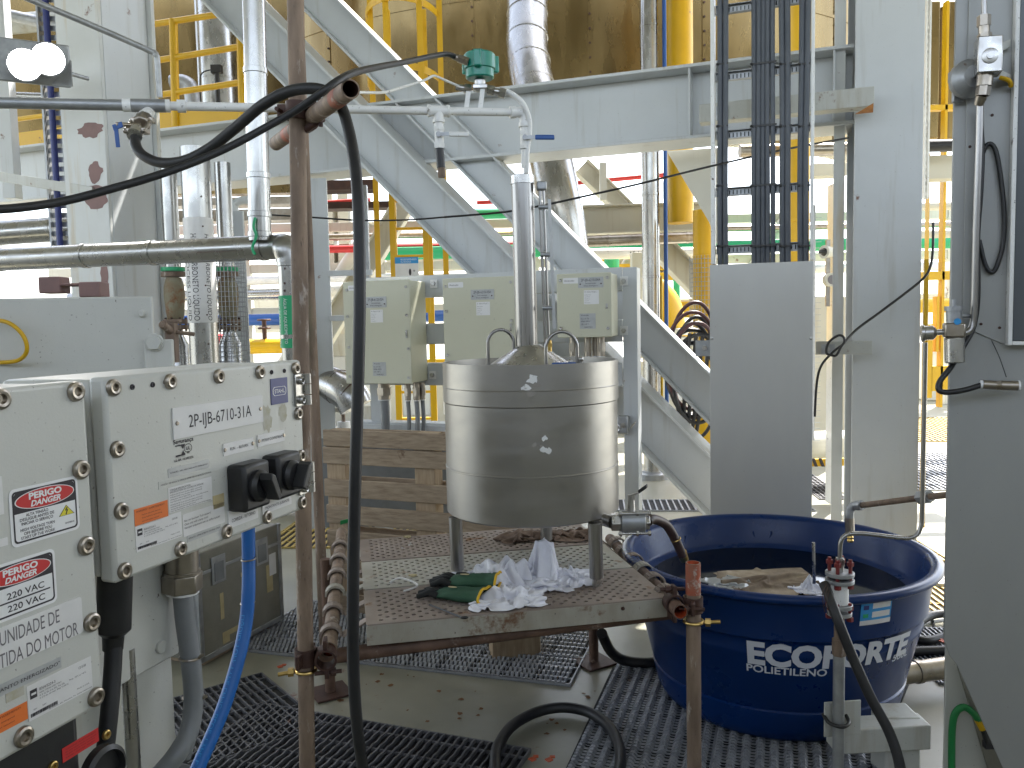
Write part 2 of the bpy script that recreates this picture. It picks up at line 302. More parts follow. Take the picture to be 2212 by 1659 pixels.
# seam plate edges of the floor beams
q = B()
for a, b in (((1329, 1445), (1228, 1668)), ((1990, 1240), (2075, 1560)), ((1880, 1659), (1990, 1400))):
    A, Bp = G(*a), G(*b); d = (Bp - A); s_ = d.cross(UP).normalized() * .012; q.prism([A + UP * .003, A + s_ + UP * .003, Bp + s_ + UP * .003, Bp + UP * .003], UP * .003)
struct(q.obj('floor_seam', 'void', ang=0))
q = B(); q.box((-1, -3.6, 1.6), 14, .2, 3.2); q.box((-6.5, -1.5, 1.4), .2, 6, 2.8); q.box((5.2, -.5, 1.3), .2, 5.5, 2.6)  # walls out of view, put in to cut low light on the foreground
tag(q.obj('added_light_block', 'greyd'), 'grey painted bulkhead added out of view against low light', 'blocker', kind='structure')
def pipe(name, label, pts, r, mat, rings=0, cat='pipe', ringmat=None, sub=6, group=None, n=24):
    pts = [V(p) for p in pts]; r_ = thing(name, label, cat, pts[0], group)
    q = B(); q.tube(pts, r, n, sub); q.obj('pipe_run', mat, r_)
    if rings:
        m = ringmat or mat
        L = [(pts[i + 1] - pts[i]).length for i in range(len(pts) - 1)]; T = sum(L)
        for k in range(rings):
            s_ = T * (k + .5) / rings; i = 0
            while s_ > L[i] and i < len(L) - 1: s_ -= L[i]; i += 1
            d = (pts[i + 1] - pts[i]).normalized(); p = pts[i] + d * s_; q = B(); q.lathe(p - d * .012, d, [(r, 0), (r + .004, .002), (r + .004, .022), (r, .024)], n); q.obj('joint_band', m, r_)
    return r_
# ================================================================ STEEL FRAME
def vline(px, py, d, z0, z1): p = P(px, py, d); return V((p.x, p.y, z0)), V((p.x, p.y, z1))
# right column
c0 = FR(1843, 560, 5.30); c1 = FR(1990, 560, 5.30); wcol = (c1 - c0).length
root = thing('steel_column', 'broad pale grey column at the right carrying the cable rack brackets', 'column', V((c0.x, c0.y, 0)), kind='thing')
q = B(); q.obb(V((c0.x, c0.y, 0)), FU * wcol, -FN * .03, UP * 5.4); q.obj('front_plate', 'grey', root, .003)
q = B(); q.obb(V((c0.x, c0.y, 0)) + FU * .03 - FN * .031, FU * .02, -FN * .36, UP * 5.4); q.obb(V((c0.x, c0.y, 0)) + FU * (wcol - .04) - FN * .031, FU * .02, -FN * .36, UP * 5.4); q.obj('web_plate', 'grey', root, .002)
q = B(); q.obb(V((c0.x, c0.y, 0)) - FU * .02 - FN * .392, FU * (wcol + .02), -FN * .03, UP * 5.4); q.obj('rear_plate', 'grey', root, .003)
q = B(); q.obb(V((c0.x, c0.y, 0)) - FU * .06 - FN * .2, FU * .02, -FN * .18, UP * 5.4); q.obb(V((c0.x, c0.y, 0)) - FU * .10 - FN * .19, FU * .06, -FN * .012, UP * 5.4); q.obj('stiffener', 'colw', root, .002)
q = B(); q.obb(V((c0.x, c0.y, 0)) - FU * .12 + FN * .06, FU * (wcol + .3), -FN * .6, UP * .03); q.obj('foot_plate', 'greyd', root, .003)
pz = FR(1895, 62, 5.29)
def bracket(a, b, zt, zb, c, label, rustpx):
    A = FR(a, (zt + zb) / 2, c); Bp = FR(b, (zt + zb) / 2, c); hh = (FR(b, zt, c) - FR(b, zb, c)).z
    r_ = thing('support_bracket', label, 'bracket', A)
    q = B(); L = (Bp - A); L.z = 0; o = A - UP * hh / 2
    q.obb(o, L, UP * hh, -FN * .008); q.obb(o + UP * (hh - .008) - FN * .008, L, UP * .008, -FN * .09); q.obb(o - FN * .008, L, UP * .008, -FN * .09); q.obj('channel', 'greyd', r_, .002)
    q = B(); w_ = L.normalized(); q.obb(o + L * .10 + FN * .004, w_ * .07, UP * hh * .8, -FN * .003); q.obj('bolt_plate', 'galv', r_, .001)
    q = B(); hexb(q, o + L * .10 + w_ * .035 + UP * hh * .4 + FN * .004, o + L * .10 + w_ * .035 + UP * hh * .4 + FN * .016, .012); q.obj('bolt', 'steelp', r_)
    return r_
bk_ = bracket(1510, 1888, 225, 266, 5.12, 'rust stained channel arm behind the cables at the top of the rack', 0)
A_ = FR(1888, 262, 5.12); q = B(); q.prism([FR(1846, 247, 5.118), FR(1886, 243, 5.118), FR(1887, 222, 5.118), FR(1868, 234, 5.118)], FN * .0006); q.obj('rust_stain', nmat('orange_rust', (.42, .18, .05), (.25, .10, .03), .8, scale=30), bk_, ang=0)
bracket(1762, 1884, 738, 766, 5.12, 'short grey channel arm welded low on the column with cable knotted over it', 0)
# main beam
a, b = FR(-260, 372, 5.62), FR(1842, 208, 5.62); zc = 2.80; a.z = b.z = zc
root = thing('steel_beam', 'long horizontal grey girder running behind the tank to the column', 'beam', (a + b) / 2, kind='thing')
o = ibeam('girder', a, b, .44, .30, .02, .014, UP, 'grey', root)
for px in (1495, 1800):
    p = FR(px, 230, 5.62); p.z = 2.6; q = B(); q.obb(p - FU * .006 + FN * .007, FU * .012, FN * .13, UP * .40); q.obj('stiffener', 'grey', root, .002)
# braces
root = ibeam('diagonal_brace', FR(430, -74, 5.40), FR(1640, 1149, 5.40), .285, .26, .016, .012, UP, 'grey'); tag(root, 'nearer broad diagonal brace passing in front of the long girder', 'brace', 'diagonal braces of the bay', 'thing')
root = ibeam('diagonal_brace', FR(600, -88, 5.56), FR(1660, 986, 5.56), .225, .17, .014, .012, UP, 'grey'); tag(root, 'slimmer diagonal brace running behind the girder, above the broad one', 'brace', 'diagonal braces of the bay', 'thing')
# left column
cr = P(236, 460, 5.0); cr.z = 0
root = thing('steel_column', 'pale column at the left with brown primer patches and rust runs', 'column', cr, kind='thing')
wl, dl = .33, .44
q = B(); q.obb(cr - FU * wl, FU * (wl - .001), -FN * .025, UP * 5.4); q.obj('front_plate', 'colw', root, .004)
q = B(); q.obb(cr - FN * .026 - FU * .03, FU * .03, -FN * (dl - .08), UP * 5.4); q.obj('side_plate', 'grey', root, .003)
q = B(); q.obb(cr - FN * (dl - .05) - FU * wl, FU * (wl + .035), -FN * .03, UP * 5.4); q.obj('rear_plate', 'colw', root, .004)
ff = Face(cr, FU, FN)
def blob(px, py, rx, ry, seed):
    r_ = random.Random(seed); cu, cv = ff.uv(px, py); pts = []
    for i in range(22): t = 2 * math.pi * i / 22; k = .8 + .35 * r_.random(); pts.append(ff.pt(min(cu + rx * k * math.cos(t), -.004), cv + ry * k * math.sin(t), .0006))
    B().prism(pts, FN * .0006).obj('primer_patch', 'primer', root, ang=0)
blob(196, 281, .10, .045, 1); blob(206, 372, .055, .062, 2); blob(196, 408, .10, .022, 3); blob(208, 432, .10, .05, 4); blob(226, 600, .03, .09, 5)
# floodlight
fl = P(70, 135, 4.55)
root = thing('floodlight', 'lit twin round floodlight on the left column', 'floodlight', fl)
nx = (EYE + V((.5, -1, -.1)) - fl).normalized(); ux_ = nx.cross(UP).normalized() * -1; uz_ = ux_.cross(nx) * -1 if ux_.cross(nx).z < 0 else ux_.cross(nx)
q = B(); q.box(fl - nx * .06, .36, .10, .22, ux_, nx, uz_); q.obj('housing', 'galv', root, .01)
for px, py in ((53, 140), (104, 128)):
    c = P(px, py, 4.5); q = B(); q.lathe(c - nx * .02, nx, [(.086, 0), (.086, .05), (.078, .05), (.076, .01)], 28); h_ = q.obj('lamp_head', 'galv', root)
    q = B(); q.lathe(c, nx, [(.076, .012), (.05, .03), (0, .036)], 28); q.obj('lens', 'glass', h_)
q = B(); q.obb(P(112, 185, 4.62), V((.10, .02, 0)), V((0, .01, 0)), UP * .14); q.tube([fl - nx * .1, P(120, 150, 4.75), P(190, 170, 4.95)], .012); q.obj('mount_arm', 'galv', root)
# conduit bent over the column
q = B(); q.tube([P(-30, -42, 4.5), P(20, -20, 4.5), P(180, 47, 4.7), P(320, 108, 4.85), P(336, 118, 4.86), P(340, 135, 4.87), P(345, 210, 4.88)], .017, sub=5)
tag(q.obj('bent_conduit', 'galv'), 'thin grey conduit sloping across the top of the left column and turning down', 'conduit')
for (x0, y0, x1, y1, d, r_, m_, lab) in ((-40, 20, 150, 62, 7.4, .05, 'galv', 'grey pipe sloping behind the lit floodlight'), (-40, 150, 160, 172, 7.0, .07, 'grey', 'fat grey pipe behind and below the floodlight'), (-40, 205, 150, 212, 7.2, .035, 'alu', 'thin bright pipe under the floodlight'), (-40, 58, 160, 40, 8.0, .09, 'greyd', 'dull pipe crossing high behind the floodlight')):
    pipe('rear_pipe', lab, [P(x0, y0, d), P(x1, y1, d)], r_, m_, 0)
q = B(); fbox_ = P(8, 120, 6.6); q.box(fbox_, .10, .1, 2.2); tag(q.obj('rear_post', 'grey', bev=.004), 'grey post at the left edge behind the floodlight', 'post', kind='thing')
# left strut and cable tray
q = B(); A, Bp = P(-20, 388, 5.4), P(200, 425, 5.02); q.obb(A, Bp - A, UP * .06, V((0, .02, 0))); tag(q.obj('angle_strut', 'greyd', bev=.002), 'flat grey strut running into the left column below the patches', 'strut', kind='thing')
def ladder_tray(px0, px1, d, z0, z1, label, nslot, mat='galv', cable=None):
    A = P(px0, 330, d); Bp = P(px1, 330, d); A.z = Bp.z = z0; r_ = thing('cable_tray', label, 'cable tray', A)
    q = B(); x = (Bp - A).normalized(); n_ = x.cross(UP)
    for e in (A, Bp - x * .012): q.obb(e, x * .012, n_ * -.06, UP * (z1 - z0))
    k = int((z1 - z0) / nslot)
    for i in range(k): q.obb(A + UP * (i * nslot) - n_ * .03, Bp - A, n_ * -.008, UP * nslot * .55)
    q.obj('tray', mat, r_)
    if cable:
        q = B(); m_ = (A + Bp) / 2; q.tube([m_ - n_ * .0 + UP * .0, m_ + UP * (z1 - z0)], cable, sub=1); q.obj('cable', 'lblu', r_)
ladder_tray(96, 140, 5.5, 1.95, 3.9, 'slotted cable tray with dark blue cable left of the patched column', .06, cable=.02)
# ================================================================ BACKGROUND
# vessel
root = thing('clad_vessel', 'huge brownish metal clad vessel filling the upper background', 'vessel', V((.9, 14.2, 3.2)), kind='thing')
vr = 5.2; vo = V((.9, 14.2, 3.45))
q = B(); n_ = 96; arc = [vo + V((math.cos(RAD(t)), math.sin(RAD(t)), 0)) * vr for t in range(200, 341, 2)]; q.prism(arc + [vo + (p - vo) * .93 for p in arc[::-1]], UP * 6); q.obj('shell', 'foil', root)
q = B()
for k in range(4, 23):
    t = RAD(180 + k * 180 / 26) ; c = vo + V((math.cos(t), math.sin(t), 0)) * vr; s_ = V((-math.sin(t), math.cos(t), 0)); nn = V((math.cos(t), math.sin(t), 0)); q.obb(c - s_ * .02 - nn * .004, s_ * .04, nn * .012, UP * 8)
for z in (.55, 1.5, 2.5):
    for k in range(len(arc) - 1): q.obb(arc[k] + UP * z, arc[k + 1] - arc[k], (vo - arc[k]).normalized() * -.008, UP * .035)
q.obj('seam_band', 'foil', root)
q = B()
for k in range(4, 23):
    t = RAD(180 + k * 180 / 26); nn = V((math.cos(t), math.sin(t), 0)); c = vo + nn * (vr + .012)
    for j in range(16): p = c + UP * (.08 + j * .15); q.cyl(p, p + nn * .008, .012, n=6)
q.obj('rivet_row', 'rustd', root, ang=0)
pipe('bent_duct', 'wide silver clad duct bending behind the girder', [P(1138, -60, 7.9), P(1139, 20, 7.8), P(1139, 100, 7.6), P(1148, 170, 7.4), P(1166, 250, 7.2), P(1185, 330, 7.1), P(1206, 430, 7.0), P(1222, 520, 7.0), P(1228, 640, 7.0)], .185, 'alu', 11)
pz0 = G(1410, 1032); pipe('clad_pipe', 'tall silver clad pipe standing beside a thin blue pipe', [V((pz0.x, pz0.y, 0)), V((pz0.x, pz0.y, 5.3))], .082, 'alu', 7)
q = B(); q.lathe(pz0, UP, [(.16, 0), (.16, .05), (.1, .06), (.1, .07)], 24); tag(q.obj('pipe_collar', 'galv'), 'round collar on the floor round the tall silver pipe', 'collar')
p = P(1438, 500, 7.7); pipe('thin_pipe', 'thin blue pipe rising behind the girder', [V((p.x, p.y, .4)), V((p.x, p.y, 5.2))], .019, 'bpaint')
p = P(1428, 640, 7.75); pipe('thin_pipe', 'thin yellow pipe low beside the blue one', [V((p.x, p.y, .2)), V((p.x, p.y, 1.9))], .014, 'yellow')
p = P(1468, 60, 7.9); pipe('yellow_pipe', 'fat yellow pipe above the girder left of the cables', [V((p.x, p.y, 2.4)), V((p.x, p.y, 5.3))], .122, 'yellow', 2)
p = P(1522, 560, 7.4); pipe('yellow_pipe', 'fat yellow pipe below the girder wrapped in wire mesh', [V((p.x, p.y, 0)), V((p.x, p.y, 2.45))], .10, 'yellow', 3)
p = P(1727, 60, 6.4); pipe('yellow_pipe', 'yellow pipe seen between the black cables', [V((p.x, p.y, 1.2)), V((p.x, p.y, 5.3))], .08, 'yellow', 2)
# wire mesh round the yellow pipe
def wiremesh(c, r, z0, z1, dz, nn_, label):
    q = B()
    k = int((z1 - z0) / dz)
    for i in range(k + 1): q.tor(V((c.x, c.y, z0 + i * dz)), UP, r, .0022, 28, 4)
    for i in range(nn_): t = 2 * math.pi * i / nn_; e = V((c.x + r * math.cos(t), c.y + r * math.sin(t), z0)); q.cyl(e, e + UP * (z1 - z0), .0022, n=4)
    return tag(q.obj('wire_guard', 'galv', ang=0), label, 'wire guard')
wiremesh(P(1522, 560, 7.4), .13, .9, 2.05, .04, 28, 'fine wire mesh sleeve round the lower yellow pipe')
q = B(); c = P(1758, 700, 5.3); q.box(c, .012, .012, 1.5)
for i in range(40): q.box(c + V((.02, 0, -.75 + i * .0385)), .05, .003, .003)
tag(q.obj('wire_guard', 'galv', ang=0), 'strip of wire mesh standing behind the steel cover sheet', 'wire guard')
# yellow elbow (big)
e0 = P(1437, 690, 10.5); root = thing('yellow_elbow', 'sunlit yellow pipe elbow with bolted flange', 'pipe elbow', e0)
q = B(); q.tube([e0 + V((.02, 0, -.12)), e0 + V((.02, 0, .03)), e0 + V((-.05, 0, .22)), e0 + V((-.22, 0, .36)), e0 + V((-.5, 0, .4))], .22, 24); q.obj('elbow', 'yellow', root)
q = B(); q.lathe(e0 + V((.02, 0, -.2)), UP, [(.27, 0), (.27, .08), (.24, .09)], 24); q.lathe(e0 + V((.02, 0, -.31)), UP, [(.27, 0), (.27, .08), (.24, .09)], 24); q.obj('flange', 'cream', root)
# railing on the girder
def rail(pts, r): q = B(); q.tube(pts, r, 10, 1); return q
rc = 5.75
root = thing('guard_rail', 'yellow guard rail standing on the girder behind the left column', 'railing', FR(420, 280, rc), kind='thing')
for y0, y1 in ((50, 18), (130, 94), (205, 172)): rail([FR(318, y0 + 4, rc), FR(560, y1, rc)], .024).obj('rail', 'yellow', root)
for px, yt in ((374, 42), (519, 24)): rail([FR(px, yt, rc), FR(px + 6, 275, rc)], .032).obj('post', 'yellow', root)
q = B(); A, Bp, C, D = FR(318, 292, rc), FR(560, 255, rc), FR(560, 224, rc), FR(318, 243, rc); q.prism([A, Bp, C, D], -FN * .01); q.obj('kick_plate', 'yellow', root)
root = thing('guard_rail', 'yellow kick plate and rail left of the patched column', 'railing', FR(60, 300, rc), kind='thing')
q = B(); q.prism([FR(-40, 336, rc), FR(185, 306, rc), FR(185, 268, rc), FR(-40, 297, rc)], -FN * .01); q.obj('kick_plate', 'yellow', root); rail([FR(-40, 268, rc), FR(110, 248, rc)], .02).obj('rail', 'yellow', root)
# dark equipment behind the rails
p = P(470, 120, 8.2); pipe('process_column', 'grey clad column seen through the yellow rails', [V((p.x, p.y, 3.0)), V((p.x, p.y, 5.4))], .17, 'alu', 4)
p = P(438, 120, 8.4); pipe('process_column', 'slim bright pipe beside the column behind the rails', [V((p.x, p.y, 3.0)), V((p.x, p.y, 5.4))], .06, 'alu', 2)
p = P(395, 190, 7.6); pipe('pipe_bend', 'short grey pipe bend behind the lower yellow rail', [V((p.x - .1, p.y, 3.7)), V((p.x + .02, p.y, 3.7)), V((p.x + .08, p.y, 3.6)), V((p.x + .1, p.y, 3.2))], .07, 'galv')
p = P(468, 150, 7.3); q = B(); q.box(p, .09, .06, .07); q.cyl(p - UP * .03, p - UP * .3, .02); q.tube([p + V((-.04, 0, 0)), p + V((-.14, 0, -.05)), p + V((-.15, 0, -.3))], .006); tag(q.obj('gauge_head', 'black', bev=.004), 'small dark instrument on a stalk behind the yellow rails', 'instrument')
q = B(); q.box((-4.6, 9.5, 4.4), 4.6, .2, 2.8); tag(q.obj('clad_wall', 'foil'), 'dull brown clad wall behind the yellow rails', 'wall', kind='thing')
# ladder with hoops
lc = 8.0
root = thing('caged_ladder', 'yellow caged ladder rising behind the diagonal braces', 'ladder', P(888, 905, lc), kind='thing')
zt = P(900, 20, lc).z; lx = []
for px in (849, 926):
    p = P(px, 480, lc); lx.append(V((p.x, p.y, 0))); q = B(); q.obb(V((p.x - .03, p.y, 0)), V((.06, 0, 0)), V((0, .03, 0)), UP * zt); q.obj('stringer', 'yellow', root, .002)
for k in range(14):
    z = P(888, 905, lc).z + k * .262; q = B(); q.cyl(V((lx[0].x, lx[0].y + .015, z)), V((lx[1].x, lx[1].y + .015, z)), .014, n=8); q.obj('rung', 'yellow', root)
hoopc = (lx[0] + lx[1]) / 2
for z in (P(880, 60, lc).z, P(880, 195, lc).z, P(880, 330, lc).z):
    pts = [hoopc + V((.34 * math.cos(RAD(t)), -.05 + .62 * math.sin(RAD(t)) * -1, z)) for t in range(-10, 195, 12)]
    q = B()
    for i in range(len(pts) - 1):
        d = pts[i + 1] - pts[i]; q.obb(pts[i], d, UP * .06, V((-d.y, d.x, 0)).normalized() * .008)
    q.obj('hoop', 'yellow', root)
for t in (20, 60, 110, 150):
    e = hoopc + V((.34 * math.cos(RAD(t)), -.05 - .62 * math.sin(RAD(t)), 0)); q = B(); q.obb(e + UP * 1.6, V((.05, 0, 0)), V((0, .008, 0)), UP * (zt - 1.6)); q.obj('cage_strap', 'yellow', root)
# posters on ladder
pf = Face(P(888, 575, 7.3), V((1, 0, 0)), V((0, -1, 0))); root = thing('notice_sheet', 'blue headed white notice tied to the yellow ladder', 'notice', pf.o)
a = pf.rect((853, 556), (905, 601)); q = B(); pf.slab(q, *a, 0, .004); q.obj('sheet', 'lab', root)
q = B(); pf.slab(q, a[0], a[3] - .055, a[2], a[3], .0042, .005); q.obj('header', 'lsky', root)
q = B(); pf.t(q, 'PRESSURE IGNITION SENSOR', a[0] + .05, a[3] - .028, .014, .14, off=.006); pf.t(q, 'FALL PROTECTION', a[0] + .05, a[3] - .048, .012, .09, off=.006); q.obj('lettering', 'wht', root)
q = B(); pf.t(q, '+', a[0] + .155, a[1] + .05, .03, off=.006); q.add(pf.ell(a[0] + .13, a[1] + .055, .011, .03, .006), [tuple(range(36))]); q.obj('drawing', 'ink', root)
# stuff on the deck left behind pallets: grid tube frame post with ladder tray
p = P(680, 640, 6.0); root = thing('steel_post', 'slim grey post behind the scaffold pole with two side ties', 'post', V((p.x, p.y, 0)), kind='thing')
q = B(); q.obb(V((p.x - .09, p.y, 0)), V((.07, 0, 0)), V((0, .12, 0)), UP * 2.56); q.obb(V((p.x - .02, p.y + .02, 0)), V((.13, 0, 0)), V((0, .02, 0)), UP * 2.56); q.obj('post', 'grey', root, .002)
for py in (597, 694): z = P(700, py, 6).z; q = B(); q.obb(V((p.x + .1, p.y - .02, z)), V((.32, 0, 0)), V((0, .04, 0)), UP * .04); q.obj('tie', 'grey', root, .002)
ladder_tray(782, 789, 6.6, .4, 2.6, 'narrow perforated strut behind the hanging black hose', .05)
A, Bp = P(880, 430, 9.0), P(560, 960, 9.0); ibeam('diagonal_strut', A, Bp, .22, .2, .014, .01, UP, 'cream'); tag(bpy.data.objects['diagonal_strut'], 'diagonal strut leaning the other way behind the yellow ladder', 'brace', kind='thing')
# far cream module: frames with panels
def fbox(px0, py0, px1, py1, d, dep, b):
    A = P(px0, py1, d); Bp = P(px1, py0, d); b.obb(V((A.x, d, A.z)), V((Bp.x - A.x, 0, 0)), V((0, dep, 0)), UP * (Bp.z - A.z))
root = thing('far_module', 'sunlit cream steel module far behind the ladder', 'module', P(740, 620, 14), kind='thing')
q = B()
for r_ in ((704, 404, 716, 800), (732, 410, 750, 530), (704, 520, 1110, 532), (704, 590, 1110, 600), (736, 532, 744, 700), (700, 650, 780, 655), (764, 400, 782, 520)): fbox(*r_, 14, .35, q)
q.obj('frame', 'cream', root)
q = B(); fbox(716, 532, 1110, 592, 14.2, .1, q); fbox(716, 430, 732, 520, 14.3, .1, q); fbox(530, 640, 700, 720, 15.5, .1, q); q.obj('panel', 'cream', root)
for k, (px, py, d, r_, w_, mat, lab) in enumerate([
        (980, 600, 12, .10, 1.4, 'white', 'white pipe lying far behind the boxes at the ladder foot'), (960, 620, 12.5, .04, 1.6, 'bpaint', 'thin pale blue pipe among the far pipework'),
        (760, 628, 12, .12, 1.2, 'white', 'white far pipe left of the ladder foot'), (1040, 462, 12.5, .08, 1.6, 'green', 'green far pipe seen between the two braces')]):
    p = P(px, py, d); pipe('far_pipe', lab, [p - V((w_ / 2, 0, 0)), p + V((w_ / 2, 0, 0))], r_, mat, 0, group='far pipework')
for px, py0, py1, d, r_, mat, lab in ((1322, 545, 640, 11, .10, 'green', 'green upright pipe above the right hand junction box'), (1128, 430, 480, 11, .05, 'green', 'short green pipe end left of the sight gauge'), (1462, 560, 700, 12, .05, 'green', 'thin green upright behind the yellow elbow')):
    p = P(px, py1, d); pp = P(px, py0, d); pipe('far_pipe', lab, [p, V((p.x, p.y, pp.z))], r_, mat, 0, group='far pipework')
# right background between braces: cream beams
def fbeam(name, label, a, b, d, h, mat='cream', d2=None):
    A, Bp = P(*a, d), P(*b, d2 or d); o = ibeam(name, A, Bp, h, .25, .016, .012, UP, mat); return tag(o, label, 'beam', 'far beams behind the tank', 'thing')
fbeam('far_beam', 'cream horizontal beam behind the tall silver pipe', (1225, 478), (1560, 468), 8.6, .29)
fbeam('far_beam', 'cream diagonal beam left of the tall silver pipe', (1255, 360), (1500, 600), 9.4, .19)
fbeam('far_beam', 'lower cream diagonal beam right of the blue pipe', (1425, 530), (1540, 650), 8.8, .24)
p0, p1 = P(1228, 523, 8.2), P(1570, 510, 8.2); pipe('far_pipe', 'brownish horizontal pipe under the cream beam', [p0, p1], .055, 'bronze', 2, group='far pipework')
p0, p1 = P(1230, 549, 10.5), P(1560, 545, 10.5); r_ = pipe('far_pipe', 'bright white pipe with black tag lettering under the brownish pipe', [p0, p1], .07, 'white', 0, group='far pipework')
q = B(); q.text('15-LV', P(1362, 553, 10.42), V((1, 0, 0)), UP, .055, None); q.obj('lettering', 'ink', r_)
p0, p1 = P(1236, 396, 9.9), P(1450, 376, 9.9); pipe('far_pipe', 'thin red fire water pipe below the girder', [p0, p1], .028, 'red', 0, group='far pipework')
p0, p1 = P(1030, 438, 11.5), P(1180, 430, 11.5); pipe('far_pipe', 'thin red pipe between the two braces', [p0, p1], .03, 'red', 0, group='far pipework')
p0, p1 = P(700, 438, 11), P(800, 432, 11); pipe('far_pipe', 'thin red pipe behind the black hose', [p0, p1], .03, 'red', 0, group='far pipework')
q = B(); fbox(1297, 350, 1310, 432, 9, .1, q); tag(q.obj('hanger_post', 'cream', bev=.003), 'short cream hanger below the girder', 'hanger', kind='thing')
q = B(); fbox(1368, 545, 1394, 760, 10, .2, q); tag(q.obj('far_post', 'cream', bev=.004), 'white square post behind the right hand junction box', 'post', kind='thing')
A, Bp, C, D = FR(1440, 326, 5.9), FR(1560, 318, 5.9), FR(1560, 560, 5.9), FR(1532, 480, 5.9); q = B(); q.prism([A, Bp, C, D], -FN * .016); tag(q.obj('gusset_plate', 'cream', bev=.003), 'triangular gusset plate under the girder left of the cables', 'gusset', kind='thing')
q = B(); fbox(1442, 380, 1502, 424, 9.6, .3, q); tag(q.obj('far_duct', 'greyd', bev=.01), 'grey box duct behind the gusset plate', 'duct', kind='thing')
# far skids and pipe rack closing the background
for k, (x, w_, d, h, m_, lab) in enumerate(((-5.2, 2.6, 11.8, 1.15, 'cream', 'low cream skid wall far left behind the labelled pipe'), (-2.6, 1.5, 12.6, 1.5, 'greyd', 'grey far skid behind the ladder foot'), (-.8, 1.9, 12.2, 1.0, 'cream', 'low cream far skid behind the terminal boxes'), (1.3, 1.6, 11.4, .95, 'greyd', 'low grey far skid behind the tall silver pipe'), (2.9, 1.3, 12.8, 1.35, 'cream', 'cream far skid behind the fat yellow pipe'), (5.2, 2.4, 13.5, 1.2, 'cream', 'cream far skid in the gap left of the broad column'), (8.4, 2.6, 14.5, 1.0, 'cream', 'cream far skid in the gap right of the broad column'))):
    r_ = thing('far_skid', lab, 'skid', V((x, d, 0)), 'far skids on the deck', 'thing')
    q = B(); q.box((x, d, h / 2), w_, .8, h); q.obj('casing', m_, r_, .02); q = B(); q.box((x, d - .42, h - .06), w_ + .06, .08, .12); q.obj('coaming', 'cream' if k % 2 else 'yellow', r_, .005)
    for j in range(3): q = B(); q.box((x - w_ * .3 + j * w_ * .3, d - .41, h * .45), w_ * .2, .03, h * .5); q.obj('hatch', 'white' if (j + k) % 2 else 'grey', r_, .01)
root = thing('pipe_rack', 'far pale steel pipe rack of posts and cross beams behind everything', 'pipe rack', V((0, 13, 0)), kind='thing')
for x in (-6.4, -4.3, -2.1, .4, 2.4, 4.6, 7.2): q = B(); q.box((x, 13.6, 1.6), .16, .16, 3.2); q.obj('post', 'cream', root, .004)
for z in (1.75, 2.45, 3.1): q = B(); q.box((0, 13.6, z), 15, .12, .14); q.obj('cross_beam', 'cream', root, .004)
for x, r_ in ((-3.2, .12), (1.4, .1), (3.5, .1)): q = B(); q.cyl(V((x - 1, 13.5, .2)), V((x + 1, 13.5, 3.1)), r_, n=10); q.obj('rack_brace', 'cream', root)
for x0, x1, z, d, r_, m_, lab in ((-7, 1.5, 2.02, 13.2, .09, 'alu', 'silver pipe lying low on the far pipe rack'), (-6, 7, 2.24, 13.2, .07, 'white', 'white pipe lying on the far pipe rack'), (-2, 7, 2.62, 13.2, .10, 'green', 'green pipe lying on the far pipe rack'), (-7, 2, 2.72, 13.3, .06, 'red', 'red pipe lying on the far pipe rack'), (-7, 7, 2.90, 13.2, .05, 'bronze', 'brownish pipe lying high on the far pipe rack'), (.5, 7, 1.62, 13.0, .11, 'yellow', 'yellow pipe lying lowest on the far pipe rack'), (-6, -1, 1.62, 13.0, .09, 'bpaint', 'blue pipe lying lowest at the left of the far pipe rack')):
    pipe('rack_pipe', lab, [V((x0, d, z)), V((x1, d, z))], r_, m_, 0, group='pipes on the far rack')
for x, z, s_, m_, lab in ((-3.9, 1.3, .3, 'red', 'red far box beside the grey skid'), (2.1, 1.15, .34, 'yellow', 'yellow far motor on the grey skid'), (-1.5, 1.2, .28, 'rustd', 'dark rusty far valve block behind the terminal boxes'), (3.0, 1.6, .3, 'conduit', 'grey far motor on the cream skid')):
    r_ = thing('far_motor', lab, 'motor', V((x, 11.6, z - s_ / 2)), 'far motors and valves'); q = B(); q.cyl(V((x - s_ * .6, 11.6, z)), V((x + s_ * .6, 11.6, z)), s_ * .42, n=18); q.obj('body', m_, r_); q = B(); q.box((x, 11.6, z - s_ * .45), s_ * .8, s_ * .6, s_ * .3); q.obj('foot', 'cream', r_, .005); q = B(); q.box((x, 11.6, z + s_ * .5), s_ * .4, s_ * .3, s_ * .3); q.obj('terminal_cap', m_, r_, .005)
q = B(); q.box(P(750, 404, 9.0), .6, .3, .10); q.box(P(770, 446, 9.2), .75, .25, .07); tag(q.obj('dark_tray', 'rustd'), 'dark brown cable trays under the girder behind the hanging hose', 'cable tray')
# yellow machinery far right centre
root = thing('yellow_crane', 'yellow machine frame with black lettering far behind the braces', 'machine', P(1440, 590, 13), kind='thing')
q = B()
for r_ in ((1310, 566, 1540, 586), (1400, 586, 1540, 606), (1300, 640, 1370, 652), (1440, 650, 1540, 662), (1376, 690, 1440, 700), (1376, 740, 1440, 752), (1376, 800, 1540, 812), (1300, 560, 1330, 566)): fbox(*r_, 13, .3, q)
q.obj('frame', 'yellow', root)
q = B(); q.text('3-1', P(1500, 598, 12.95), V((1, 0, 0)), UP, .16); q.obj('lettering', 'ink', root)
q = B(); fbox(1376, 706, 1440, 738, 13.1, .2, q); fbox(1376, 756, 1440, 796, 13.1, .2, q); fbox(1376, 814, 1540, 900, 13.1, .2, q); q.obj('casing', 'cream', root)
q = B(); fbox(1340, 900, 1560, 1050, 12, .1, q); q.obj('skirt', 'cream', root)
